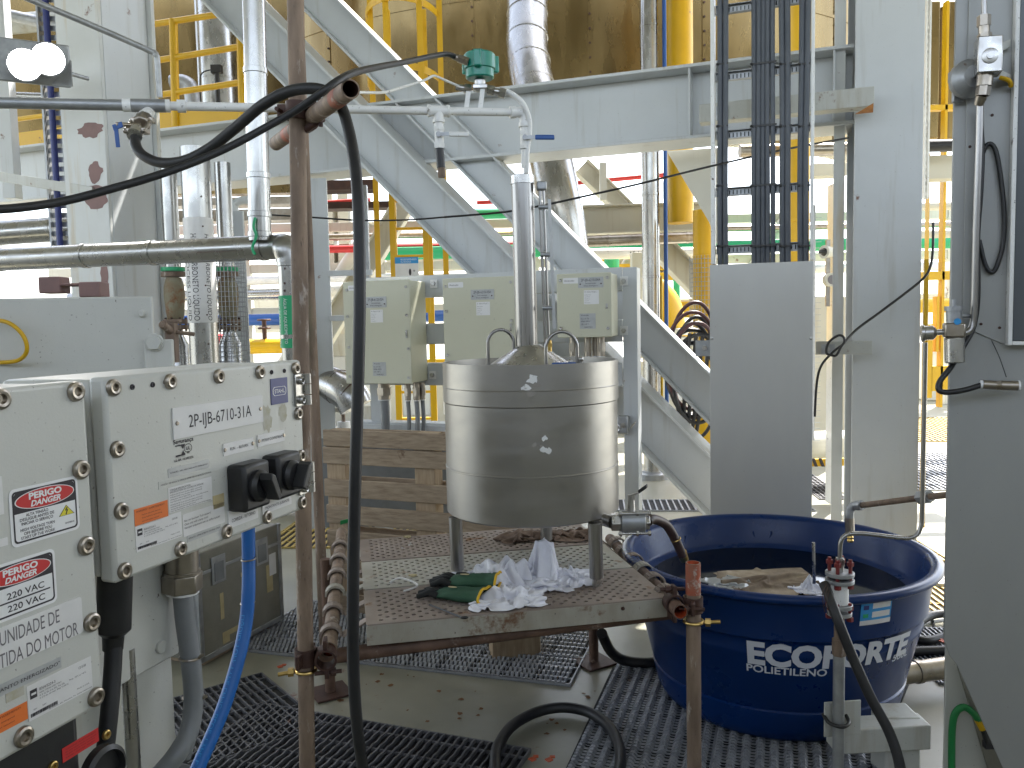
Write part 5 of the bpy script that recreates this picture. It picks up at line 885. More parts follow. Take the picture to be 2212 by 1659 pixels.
# deck planks
FL = V((-.449, 2.40, .611)); ang = RAD(11.5); ex = V((math.cos(ang), math.sin(ang), 0)); ey = V((-math.sin(ang), math.cos(ang), 0)); DL = .955
def plank(b0, wd, mat, label):
    o = FL + ey * b0; r_ = thing('scaffold_plank', label, 'plank', o, 'perforated planks of the platform'); q = B(); nx_, ny_ = 44, 13; mx, my = .035, .018
    def vv(x, y, z=0): return o + ex * x + ey * y + UP * z
    cx, cy = (DL - 2 * mx) / nx_, (wd - 2 * my) / ny_; vs = []; fs = []
    for i in range(nx_):
        for j in range(ny_):
            x0, y0 = mx + i * cx, my + j * cy
            if (i + j) % 2: vs += [vv(x0, y0), vv(x0 + cx, y0), vv(x0 + cx, y0 + cy), vv(x0, y0 + cy)]; k = len(vs) - 4; fs.append((k, k + 1, k + 2, k + 3)); continue
            k = len(vs); xm, ym = x0 + cx / 2, y0 + cy / 2
            out = [(x0, y0), (xm, y0), (x0 + cx, y0), (x0 + cx, ym), (x0 + cx, y0 + cy), (xm, y0 + cy), (x0, y0 + cy), (x0, ym)]
            inn = [(xm + .0078 * math.cos(RAD(225 + 45 * t)), ym + .0078 * math.sin(RAD(225 + 45 * t))) for t in range(8)]
            vs += [vv(*p) for p in out] + [vv(*p) for p in inn] + [vv(*p, -.006) for p in inn]
            for t in range(8): u = (t + 1) % 8; fs += [(k + t, k + u, k + 8 + u, k + 8 + t), (k + 8 + t, k + 8 + u, k + 16 + u, k + 16 + t)]
    q.add(vs, fs)
    for x0, x1, y0, y1 in ((0, DL, 0, my), (0, DL, wd - my, wd), (0, mx, my, wd - my), (DL - mx, DL, my, wd - my)): q.add([vv(x0, y0), vv(x1, y0), vv(x1, y1), vv(x0, y1)], [(0, 1, 2, 3)])
    q.obj('perforated_sheet', mat, r_, ang=0, fix=False)
    for y0, y1 in ((0, .003), (wd - .003, wd)):
        q = B(); q.obb(vv(.004, y0, -.056), ex * (DL - .012), ey * (y1 - y0), UP * .0555); q.obb(vv(.004, y0 if y0 == 0 else y0 - .02, -.0585), ex * (DL - .012), ey * .022, UP * .0025); q.obj('side_rail', mat, r_, .001)
    q = B(); q.obb(vv(.01, .01, -.055), ex * (DL - .02), ey * (wd - .02), UP * .002); q.obj('hole_shade_sheet', 'void', r_, ang=0)  # near black sheet paints the dark seen through the perforations
    for e, s_ in ((0, -1), (DL, 1)):
        for f in (.2, .72):
            p = vv(e, wd * f, -.012); T0, T1 = (TL0, TL1) if s_ < 0 else (TR0, TR1); dT = (T1 - T0).normalized(); k = (p - T0).dot(ey) / dT.dot(ey); cT = T0 + dT * k
            pts = []
            for t in range(0, 11): a_ = RAD(180 - 18 * t if s_ > 0 else 18 * t); pts.append(cT + (ex * math.cos(a_) + UP * math.sin(a_)) * .034)
            pts = [vv(e + s_ * -.005, wd * f, -.004)] + pts if True else pts
            q = B()
            for i in range(len(pts) - 1): dd = pts[i + 1] - pts[i]; nn = dd.cross(ey); nn = nn.normalized() * .006 if nn.length > 1e-6 else UP * .004; q.obb(pts[i] - ey * .02, dd, ey * .04, nn)
            q.obj('hook', 'rustp' if f > .5 or mat == 'rustp' else 'galvp', r_, .001)
    return r_
plank(0, .325, 'rustp', 'front rusty perforated plank with the gloves'); plank(.338, .325, 'galvp', 'middle paler perforated plank under the tank'); plank(.676, .325, 'rustp', 'rear rusty perforated plank by the pallet')
q = B(); q.obb(FL + V((0, 0, -.0635)) - ey * .0018, ex * (DL - .006), ey * -.002, UP * .060); tag(q.obj('toe_strip', 'galvt', bev=.001), 'worn pale galvanised strip along the front edge of the platform', 'strip')
q = B(); c = FL + ex * .80 - ey * .004 - UP * .022; q.cyl(c, c - ey * .003, .006, n=12); q.obj('rivet', 'rustd', bpy.data.objects['toe_strip'])
# ================================================================ TANK
tc_ = P(1148, 940, 2.96); tc_.z = 0; rT = .309; ax_t = V((.0, -.012, 1)).normalized()
zR, zU, zM, zB = 1.362, 1.222, .995, .828
root = thing('steel_tank', 'round brushed steel tank with chimney standing on three legs', 'tank', V((tc_.x, tc_.y, .611)))
O = V((tc_.x, tc_.y, 0))
q = B(); q.lathe(O, UP, [(rT - .005, zR - .10), (rT - .005, zR), (rT + .004, zR), (rT + .004, zU + .003), (rT + .0015, zU), (rT, zU - .001)], 96); q.obj('collar', 'steel', root)
q = B(); q.lathe(O, UP, [(rT, zU - .001), (rT, zM + .003), (rT + .0022, zM + .001), (rT + .0024, zM - .002), (rT + .0012, zM - .004), (rT + .001, zB + .012), (rT + .001, zB + .006), (rT - .006, zB), (rT - .03, zB - .001), (0, zB - .004)], 96); q.obj('shell', 'steel', root, ang=24)
q = B(); q.lathe(O, UP, [(rT + .0042, zR - .087), (rT + .0052, zR - .0855), (rT + .0042, zR - .084)], 96); q.obj('weld_line', 'steel', root)
zc0, zc1 = 1.265, 1.418
q = B(); q.lathe(O, UP, [(rT - .006, zc0 - .02), (rT - .03, zc0), (.043, zc1 - .003), (.041, zc1)], 72); q.obj('cone', 'steelp', root)
ctop = P(1128, 380, 2.96).z; dx = P(1128, 380, 2.96).x - tc_.x; ctv = V((tc_.x + dx, tc_.y, 0))
q = B(); q.lathe(V((tc_.x - .011, tc_.y, zc1 - .004)), V((dx + .011, 0, ctop - zc1)), [(.0395, 0), (.0395, ctop - zc1 - .004)], 48); q.obj('chimney', 'steelv', root)
q = B(); e_ = V((tc_.x + dx, tc_.y, ctop)); q.lathe(e_ - UP * .03, UP, [(.0395, 0), (.0425, .001), (.0425, .03), (.036, .033), (.0, .033)], 48); q.obj('chimney_cap', 'steelp', root)
for px0, px1, py0, py1, d in ((1055, 1110, 735, 786, 2.93), (1180, 1247, 742, 792, 2.80)):
    a_, b_ = P(px0, py1, d), P(px1, py1 - 4, d + .02); top = P(0, py0, d).z; r_ = (b_ - a_).length / 2; m_ = (a_ + b_) / 2; zz = top - r_; e_ = (b_ - a_).normalized(); e_.z = 0
    q = B(); q.tube([a_ - UP * .03, V((a_.x, a_.y, zz))] + [V((m_.x, m_.y, zz)) - e_ * (r_ * math.cos(RAD(t))) + UP * (r_ * math.sin(RAD(t))) for t in range(15, 180, 15)] + [V((b_.x, b_.y, zz)), b_ - UP * .03], .0062, 12, 2); q.obj('lifting_handle', 'steelv', root)
for px, py, d in ((989, 1247, 2.86), (1289, 1266, 2.74), (1181, 1180, 3.20)):
    p_ = PL(px, py, V((0, 0, .611)), UP); p_ = V((p_.x, p_.y, .0)); o_ = V((p_.x, p_.y, .640)); q = B(); q.cyl(o_, V((p_.x - .003, p_.y, zB - .002)), .0235, n=28); l_ = q.obj('leg', 'steelv', root)
    q = B(); q.cyl(V((p_.x, p_.y, .613)), V((p_.x, p_.y, .640)), .016, n=18); q.obj('levelling_foot', 'steelp', l_)
for px, py in ((1232, 781), (1255, 776)):
    c = P(px, py, 2.82); q = B(); q.cyl(c - UP * .03, c, .006, n=10); q.ball(c, .009); q.obj('lid_bolt', 'steelp', root)
q = B(); c = P(1218, 787, 2.74); q.box(c, .08, .02, .012); q.obj('blue_clip', 'bpaint', root, .003)
def residue(px, py, s_, seed):
    """torn remains of a sticker on the shell"""
    r_ = random.Random(seed)
    for k in range(5):
        u, v = r_.uniform(-.5, .5) * s_, r_.uniform(-.5, .5) * s_; pts = []
        for i in range(9):
            t = 2 * math.pi * i / 9; pts.append((u + s_ * .22 * r_.uniform(.5, 1.3) * math.cos(t), v + s_ * .16 * r_.uniform(.4, 1.4) * math.sin(t)))
        q = B(); b0 = P(px, py, 2.65); th0 = math.atan2(b0.x - tc_.x, -(b0.y - tc_.y)); th0 = math.asin(max(-1, min(1, (P(px, py, 2.67).x - tc_.x) / rT)))
        R_ = rT + .0046 + .0002 * k; z0 = P(px, py, 2.66).z
        q.add([V((tc_.x + R_ * math.sin(th0 + a_ / rT), tc_.y - R_ * math.cos(th0 + a_ / rT), z0 + b_)) for a_, b_ in pts], [tuple(range(9))]); q.obj('sticker_residue', 'residue' if k in (0, 2) else 'white', root, ang=0, fix=False)
residue(1158, 827, .075, 4); residue(1172, 957, .062, 9)
# outlet valve
z_ = P(1290, 1118, 2.72).z; vx = lambda px, d=2.74: P(px, 1125, d).x
root = thing('outlet_valve', 'steel ball valve on the tank outlet above the tub edge', 'valve', P(1365, 1125, 2.74))
vy = 2.74; zc = P(1365, 1127, vy).z; C_ = lambda px, z=zc: V((P(px, 1127, vy).x, vy, z))
q = B(); q.cyl(C_(1235) + V((0, .12, .02)), C_(1322), .0215, n=24); q.obj('outlet_pipe', 'steelv', root)
q = B(); hexb(q, C_(1320), C_(1340), .031); q.obj('hex_end', 'steelp', root, .002); q = B(); hexb(q, C_(1392), C_(1402), .029); q.obj('hex_end', 'steelp', root, .002)
q = B(); q.cyl(C_(1340), C_(1392), .038, n=32); q.obj('body', 'galv', root, .003)
for s_ in (1, -1):
    q = B(); q.cyl(C_(1334) + V((0, -.024, s_ * .034)), C_(1402) + V((0, -.024, s_ * .034)), .005, n=10)
    for px in (1336, 1372, 1398): hexb(q, C_(px) + V((0, -.024, s_ * .034)), C_(px + 5) + V((0, -.024, s_ * .034)), .010)
    q.obj('tie_bolt', 'steelp', root)
q = B(); q.cyl(C_(1364) + UP * .03, C_(1364) + UP * .075, .014, .011, n=18); hexb(q, C_(1364) + UP * .075, C_(1364) + UP * .092, .013); q.obj('stem', 'steelp', root)
q = B(); q.obb(C_(1358) + UP * .088 + V((0, -.012, 0)), V((.030, -.016, .012)), V((.008, .018, 0)), UP * .005); o_ = q.obj('lever', 'steelp', root, .001); q = B(); e_ = C_(1358) + UP * .09; q.obb(e_ + V((.028, -.026, .008)), V((.026, -.014, .022)), V((.008, .02, 0)), UP * .014); q.obj('lever_grip', 'black', o_, .003)
root = thing('drain_hose', 'short dark brown hose from the tank valve into the tub', 'hose', C_(1400))
q = B(); q.tube([C_(1400), C_(1415) + V((0, .03, .0)), P(1440, 1135, 2.86), P(1462, 1172, 2.9), P(1474, 1200, 2.92)], .0165, 16, 6); q.obj('hose', nmat('brown_hose', (.05, .025, .02), (.03, .018, .015), .5, scale=12), root)
q = B(); q.cyl(P(1472, 1192, 2.92), P(1479, 1210, 2.93), .0185, .015, n=16); q.tor(P(1460, 1165, 2.895), V((.3, .1, -.8)), .0172, .002, 20, 6); q.obj('hose_end', 'brass', root)
# sight gauge beside chimney
root = thing('sight_gauge', 'slim glass sight gauge with steel rods beside the tank chimney', 'gauge', P(1175, 740, 2.98))
for px0, px1, r_ in ((1166, 1180, .0055), (1174, 1188, .0045)): q = B(); q.cyl(P(px0, 408, 2.95), P(px1 - 2, 748, 2.95), r_, n=14); q.obj('rod', 'steelv', root)
q = B(); a_, b_ = P(1183, 430, 2.98), P(1194, 710, 2.98); q.obb(a_, V((.012, .004, 0)), b_ - a_, V((0, .004, 0))); q.obj('scale_strip', 'labs', root)
q = B(); q.box(P(1170, 402, 2.95), .036, .03, .032); q.obj('head_block', 'galv', root, .006)
for px, py in ((1172, 447), (1176, 550), (1181, 665)): q = B(); q.cyl(P(px - 9, py, 2.94), P(px + 12, py, 2.94), .008, n=14); q.obj('clip', 'galv', root)
q = B(); q.cyl(P(1186, 735, 2.95), P(1187, 765, 2.95), .009, n=12); hexb(q, P(1186, 742, 2.95), P(1186, 750, 2.95), .013); q.obj('fitting', 'brass', root)
# ================================================================ WHITE PIPE, TRANSMITTER
def line(a, b, f): return a.lerp(b, f)
wa, wb = P(-60, 221, 2.46), P(1122, 243, 2.95)
root = thing('white_pipe', 'thin white painted pipe running from the left to the tank chimney', 'pipe', wb)
tee = P(272, 227, 2.62); k1 = (340 + 60) / 1182
q = B(); q.cyl(wa, line(wa, wb, .275), .0165, n=18); q.obj('galvanised_run', 'galv', root)
q = B(); q.cyl(line(wa, wb, .275), wb, .0135, n=18); q.obj('white_run', 'white', root)
for px in (232, 310, 342): c = line(wa, wb, (px + 60) / 1182); d = (wb - wa).normalized(); q = B(); q.cyl(c - d * .012, c + d * .012, .0195, n=18); q.obj('collar', 'white', root)
c = line(wa, wb, (275 + 60) / 1182); d = (wb - wa).normalized(); q = B(); q.cyl(c - d * .05, c + d * .05, .020, n=18); q.obj('tee', 'galv', root, .002)
# second tee and elbow
c2 = line(wa, wb, (918 + 60) / 1182); q = B(); q.cyl(c2 - d * .035, c2 + d * .035, .018, n=18); q.cyl(c2, c2 - UP * .035, .0175, n=18); q.cyl(c2 - d * .038, c2 - d * .026, .0205, n=18); q.cyl(c2 + d * .026, c2 + d * .038, .0205, n=18); q.cyl(c2 - UP * .028, c2 - UP * .040, .0205, n=18); q.obj('tee', 'white', root, .002)
q = B(); q.cyl(wb - d * .035, wb - d * .015, .0205, n=18); q.tube([wb - d * .02, wb, wb + d * .012 - UP * .005, wb + d * .018 - UP * .02, wb + d * .018 - UP * .045], .0175, 16, 5); q.cyl(wb + d * .018 - UP * .035, wb + d * .018 - UP * .05, .021, n=18); q.obj('elbow', 'white', root)
eb = wb + d * .018; q = B(); q.cyl(eb - UP * .045, V((e_.x, e_.y, 0)) * 0 + V((P(1132, 380, 2.96).x, 2.96, ctop + .028)), .0105, n=16); q.cyl(eb - UP * .05, eb - UP * .11, .016, n=16); q.obj('drop_pipe', 'white', root)
q = B(); q.tube([P(1085, 196, 2.93), P(1105, 203, 2.93), P(1128, 222, 2.93), P(1142, 255, 2.94), P(1143, 290, 2.95), P(1138, 330, 2.95), P(1137, 374, 2.955)], .0098, 14, 6); tag(q.obj('white_tube', 'white'), 'white bent tube curving from the green transmitter down to the chimney', 'tube')
def handvalve(c, down, grip, label, body='white'):
    r_ = thing('hand_valve', label, 'valve', c); q = B(); q.cyl(c, c - UP * down, .0155, n=16); q.cyl(c - UP * down * .15, c - UP * down * .3, .019, n=6); q.cyl(c - UP * down * .8, c - UP * down, .019, n=6); q.obj('body', body, r_)
    m = c - UP * down * .5 + V((.0, -.016, 0)); q = B(); q.cyl(m + V((0, .01, 0)), m - V((0, .012, 0)), .009, n=12); q.obb(m + V((.0, -.010, -.006)), V((.10, 0, 0)), V((0, .003, 0)), UP * .012); q.obj('lever', 'galv', r_)
    q = B(); q.obb(m + V((.035, -.013, -.009)), V((.068, 0, -.002)), V((0, .009, 0)), UP * .017); q.obj('grip', grip, r_, .004); return r_
cv1 = c2 - UP * .04; handvalve(cv1, .085, 'white', 'white painted ball valve hanging below the pipe, black hose end below'); 
r_ = thing('hose_tail', 'short black hose stub with rusty end under the hanging valve', 'hose', cv1 - UP * .085); q = B(); q.cyl(cv1 - UP * .085, cv1 - UP * .15 + V((.004, 0, 0)), .0145, n=16); q.obj('stub', 'black', r_); q = B(); q.cyl(cv1 - UP * .15 + V((.004, 0, 0)), cv1 - UP * .182 + V((.005, 0, 0)), .0125, n=16); q.obj('plug', 'rust', r_)
handvalve(eb - UP * .055, .07, 'bpaint', 'white valve with blue lever just above the chimney')
# transmitter
tx = P(1036, 140, 2.92); root = thing('pressure_transmitter', 'green pressure transmitter on two white straps above the white pipe', 'transmitter', tx)
q = B(); q.lathe(tx - UP * .048, UP, [(.044, 0), (.049, .004), (.049, .030), (.055, .032), (.055, .078), (.050, .084), (.0, .086)], 28); q.obj('housing', 'teal', root)
for a_ in (25, 145, 265): v_ = V((math.cos(RAD(a_)), math.sin(RAD(a_)), 0)); q = B(); q.box(tx + v_ * .056 + UP * .006, .026, .026, .056, v_, UP.cross(v_)); q.obj('lug', 'teal', root, .004)
q = B(); q.box(tx + UP * .028 + V((0, -.042, 0)), .028, .02, .022); q.obj('cover_lock', 'teal', root, .004)
q = B(); q.cyl(tx - UP * .05, tx - UP * .09, .019, n=24); q.box(tx - UP * .078, .05, .05, .016); q.obj('sensor_body', 'steelp', root, .003)
q = B(); hexb(q, P(1003, 191, 2.91), P(1018, 193, 2.91), .016); q.cyl(P(985, 188, 2.91), P(1010, 192, 2.91), .011, n=12); q.obj('fitting', 'steelp', root); q = B(); hexb(q, P(1052, 194, 2.91), P(1068, 197, 2.91), .017); q.cyl(P(1066, 197, 2.91), P(1078, 199, 2.91), .012, n=12); hexb(q, P(1078, 199, 2.91), P(1092, 203, 2.91), .017); q.obj('fitting', 'steelp', root)
q = B(); hexb(q, P(1012, 134, 2.88), P(990, 126, 2.88), .014); q.cyl(P(992, 127, 2.88), P(978, 121, 2.88), .011, n=12); q.obj('cable_gland', 'bronze', root)
for px in (1013, 1043): a_ = P(px, 190, 2.90); q = B(); q.obb(a_ - V((.008, 0, 0)), V((.016, 0, 0)), P(px - 6, 236, 2.90) - a_, V((0, .003, 0))); q.obj('strap', 'white', root)
q = B(); q.tube([P(752, 199, 2.3), P(800, 200, 2.45), P(832, 199, 2.6), P(870, 188, 2.7), P(915, 174, 2.8), P(935, 164, 2.84), P(945, 166, 2.85), P(970, 177, 2.88), P(998, 189, 2.91)], .0042, 10, 4); tag(q.obj('impulse_tube', 'white'), 'thin bent impulse tube reaching the green transmitter from the left', 'tube')
# valve and hoses on the left
tv = line(wa, wb, (275 + 60) / 1182); a_ = tv - UP * .018; b_ = P(291, 292, 2.44)
root = thing('hose_valve', 'small brass valve with bent blue lever under the white pipe', 'valve', tv - UP * .02)
q = B(); dd = (b_ - a_); q.cyl(a_, a_ + dd * .25, .018, n=16); q.cyl(a_ + dd * .22, a_ + dd * .30, .0225, n=18); q.obj('nipple', 'white', root)
q = B(); q.lathe(a_ + dd * .3, dd, [(.022, 0), (.026, .01), (.024, .03), (.027, .036), (.027, .05), (.022, .055)], 8); q.box(a_ + dd * .4, .066, .03, .016); q.box(a_ + dd * .85, .066, .03, .016); q.cyl(a_ + dd * .45 + V((.028, -.012, .0)), a_ + dd * .9 + V((.028, -.012, 0)), .005); q.cyl(a_ + dd * .45 + V((-.028, -.012, .0)), a_ + dd * .9 + V((-.028, -.012, 0)), .005); q.cyl(a_ + dd * .6, P(250, 268, 2.44), .006); q.obj('body', 'bronze', root, .002)
q = B(); q.cyl(a_ + dd * .85, a_ + dd * 1.02, .0215, n=18); q.obj('clamp_ring', 'steelp', root)
m_ = P(262, 262, 2.44); q = B(); q.obb(m_, V((-.028, 0, -.010)), V((.004, 0, -.016)), V((0, .004, 0))); q.obb(P(245, 272, 2.44), P(250, 318, 2.44) - P(245, 272, 2.44), V((.012, 0, 0)), V((0, .004, 0))); q.obj('lever', 'bpaint', root, .001)
root = thing('black_hose', 'thick black rubber hose looped over the clamp and hanging to the floor', 'hose', P(770, 1000, 2.0))
q = B(); hpt = [b_ - dd * .1, P(293, 312, 2.43), P(308, 335, 2.41), P(345, 351, 2.39), P(395, 348, 2.36), P(450, 322, 2.33), P(510, 275, 2.29), P(570, 225, 2.24), P(630, 196, 2.20), P(690, 193, 2.18), P(730, 218, 2.20), P(752, 275, 2.16), P(767, 360, 2.08), P(775, 470, 2.02), P(777, 650, 1.98), P(773, 850, 1.96), P(767, 1050, 1.95), P(763, 1250, 1.95), P(763, 1420, 1.95), P(769, 1540, 1.96), P(781, 1640, 1.98), P(800, 1740, 2.0)]
q.tube(hpt, .0148, 18, 8); q.obj('hose', 'rubber', root)
q = B(); q.tube([P(-60, 455, 1.58), P(40, 449, 1.63), P(140, 434, 1.70), P(240, 408, 1.76), P(330, 382, 1.81), P(420, 350, 1.86), P(500, 315, 1.90), P(580, 272, 1.93), P(640, 238, 1.94), P(690, 203, 1.92), P(730, 174, 1.95), P(765, 157, 2.05), P(820, 144, 2.3), P(880, 133, 2.55), P(935, 121, 2.75), P(965, 117, 2.84), P(984, 123, 2.88)], .0088, 14, 6); tag(q.obj('black_cable', 'rubber'), 'black cable sweeping from the left edge over the clamp to the green transmitter', 'cable')
q = B(); q.tube([P(566, 463, 4.35), P(680, 470, 4.35), P(780, 476, 4.35), P(880, 475, 4.35), P(960, 469, 4.35)], .0045, 8, 5); tag(q.obj('thin_cable', 'black'), 'thin black wire hanging behind the pole and hose', 'wire')
q = B(); q.tube([P(960, 469, 4.35), P(1090, 458, 4.3), P(1180, 442, 4.25), P(1280, 420, 4.2), P(1390, 395, 4.1), P(1540, 358, 4.25), P(1700, 322, 4.4), P(1832, 298, 4.6)], .0055, 8, 5); tag(q.obj('thin_cable', 'black'), 'black wire strung from the chimney to the broad column', 'wire')
# ================================================================ TUB
tb = V((1.026, 3.215, 0)); TILT = 0.0; SR, SZ = .909, 1.016; Rt = Matrix.Rotation(TILT, 3, 'Y')
def TB(r, th, z): v = Rt @ V((SR * r * math.sin(th), -SR * r * math.cos(th), SZ * z)); return tb + v + UP * .002
def tub_lathe(prof, n=96):
    q = B(); vs = [TB(r, 2 * math.pi * i / n, z) for r, z in prof for i in range(n)]; m = len(prof)
    return q.add(vs, [(j * n + i, j * n + (i + 1) % n, (j + 1) * n + (i + 1) % n, (j + 1) * n + i) for j in range(m - 1) for i in range(n)])
root = thing('water_tub', 'big round dark blue plastic water tub with white lettering', 'tub', tb)
tub_lathe([(0, .0), (.425, .0), (.460, .007), (.488, .026), (.508, .06), (.525, .125), (.527, .132), (.521, .138), (.527, .145), (.582, .345), (.587, .352), (.585, .36), (.586, .385), (.590, .402), (.606, .412), (.606, .425), (.622, .535), (.630, .545), (.652, .548), (.660, .556), (.660, .566), (.652, .574), (.632, .576), (.612, .570), (.604, .555), (.590, .455), (.580, .445), (.555, .440), (.545, .432), (.525, .34), (.44, .03), (0, .02)]).obj('shell', 'blue', root, ang=50)
q = B(); n = 96; q.add([TB(.546 * 1, 2 * math.pi * i / n, 0) for i in range(0)], []); zw = .44
vs = []
for i in range(n):
    th = 2 * math.pi * i / n; p = TB(.546, th, .42); p.z = .420 + .0; vs.append(V((tb.x + .490 * math.sin(th), tb.y - .490 * math.cos(th), .452)))
q.add(vs, [tuple(range(n))]); tag(q.obj('tub_water', 'water', ang=0), 'black still water inside the blue tub', 'water'); bpy.data.objects['tub_water']['kind'] = 'thing'
def tub_r(z): return .527 + (.582 - .527) * (z - .145) / .2
def tub_hit(px, py, r):
    d = ray(px, py); r *= SR; o = EYE - tb - UP * .002; o = Rt.inverted() @ o; d = Rt.inverted() @ d; a = d.x ** 2 + d.y ** 2; b_ = o.x * d.x + o.y * d.y; c = o.x ** 2 + o.y ** 2 - r * r; t = (-b_ - math.sqrt(max(0, b_ * b_ - a * c))) / a; p = o + d * t; return math.atan2(p.x, -p.y), p.z / SZ
def tubtext(s, pxa, pya, pxb, h, mat, bold, name, rr=None):
    r = rr or .52; ta, za = tub_hit(pxa, pya, r); r = rr or tub_r(za); ta, za = tub_hit(pxa, pya, r); tbb, _ = tub_hit(pxb, pya - 6, r); L = (tbb - ta) * r
    q = B(); q.text(s, None, None, None, h / SZ, L, bold=bold, wrap=lambda X, Y: TB((rr or tub_r(za + Y)) + .0035, ta + X / r, za + Y)); return q.obj(name, mat, root, ang=0, fix=False)
tubtext('ECOFORTE', 1616, 1428, 1950, .078, 'print', .045, 'lettering'); tubtext('POLIETILENO', 1614, 1446, 1784, .026, 'print', .02, 'lettering'); tubtext('500L', 1921, 1427, 1952, .024, 'print', .01, 'lettering')
def tubpatch(pxa, pya, pxb, pyb, rfun, mat, name, off=.003, par=None, n=8):
    r = rfun(0); ta, za = tub_hit(pxa, pya, r); t2, z2 = tub_hit(pxb, pyb, r); q = B(); z0, z1 = min(za, z2), max(za, z2); vs = []
    for i in range(n + 1):
        th = ta + (t2 - ta) * i / n; vs += [TB(rfun(z0) + off, th, z0), TB(rfun(z1) + off, th, z1)]
    q.add(vs, [(2 * i, 2 * i + 2, 2 * i + 3, 2 * i + 1) for i in range(n)]); return q.obj(name, mat, par or root, ang=0, fix=False), (ta, t2, z0, z1)
rcol = lambda z: .606 + .016 * ((z if z else .48) - .425) / .11
lab, (ta, t2, z0, z1) = tubpatch(1856, 1352, 1922, 1290, rcol, 'lsky', 'paper_label', .003)
def sub(f0, f1, g0, g1, mat, off):
    q = B(); vs = []
    for i in range(5):
        th = ta + (t2 - ta) * (f0 + (f1 - f0) * i / 4); 
        for g in (g0, g1): z = z0 + (z1 - z0) * g; vs.append(TB(rcol(z) + off, th, z))
    q.add(vs, [(2 * i, 2 * i + 2, 2 * i + 3, 2 * i + 1) for i in range(4)]); q.obj('label_print', mat, lab, ang=0, fix=False)
sub(0, 1, 0, .2, 'lab', .0036); sub(.36, .95, .68, .92, 'lab', .0036); sub(.36, .95, .30, .55, 'lab', .0036); sub(.08, .24, .66, .84, 'lblu', .0036); sub(.08, .24, .32, .48, 'green', .0036)
q = B(); rr_ = .61; q.text('ECOFORTE', None, None, None, .010, (t2 - ta) * rr_ * .65, wrap=lambda X, Y: TB(rcol(.45) + .0042, ta + .02 + X / rr_, z0 + .006 + Y)); q.obj('lettering', 'green', lab, ang=0, fix=False)
# lower printed band
lb, (ta, t2, z0, z1) = tubpatch(1822, 1616, 1908, 1566, lambda z: .506 + .22 * ((z if z else .06) - .06), 'lab', 'lower_label', .004)
q = B(); 
for i in range(5):
    for j in range(2):
        vs = []
        for f in (0, 1):
            for g in (0, 1): th = ta + (t2 - ta) * (.08 + .18 * i + .11 * f); z = z0 + (z1 - z0) * (.42 + .27 * j + .16 * g); vs.append(TB(.4928 + .22 * z + .0047, th, z))
        q.add(vs, [(0, 2, 3, 1)])
q.obj('picture_grid', 'lsky', lb, ang=0, fix=False)
q = B(); vs = []
for i in range(7): th = ta + (t2 - ta) * i / 6; vs += [TB(.4928 + .22 * (z0 - .008) + .0047, th, z0 - .008), TB(.4928 + .22 * (z0 + .014) + .0047, th, z0 + .014)]
q.add(vs, [(2 * i, 2 * i + 2, 2 * i + 3, 2 * i + 1) for i in range(6)]); q.obj('green_stripe', 'green', lb, ang=0, fix=False)
q = B()
for px in (1600, 1830): th, z = tub_hit(px, 1120, -.60) if False else (0, 0)
for thd in (168, 212):
    th = RAD(thd); c = TB(.594, th, .50); q.tube([TB(.597, th + a_ * .045 / .6, .505 + b_ * .045) for a_, b_ in [(math.cos(RAD(t)), math.sin(RAD(t))) for t in range(180, 361, 15)]], .004, 8, 1)
q.obj('moulded_arc', 'blue', root)
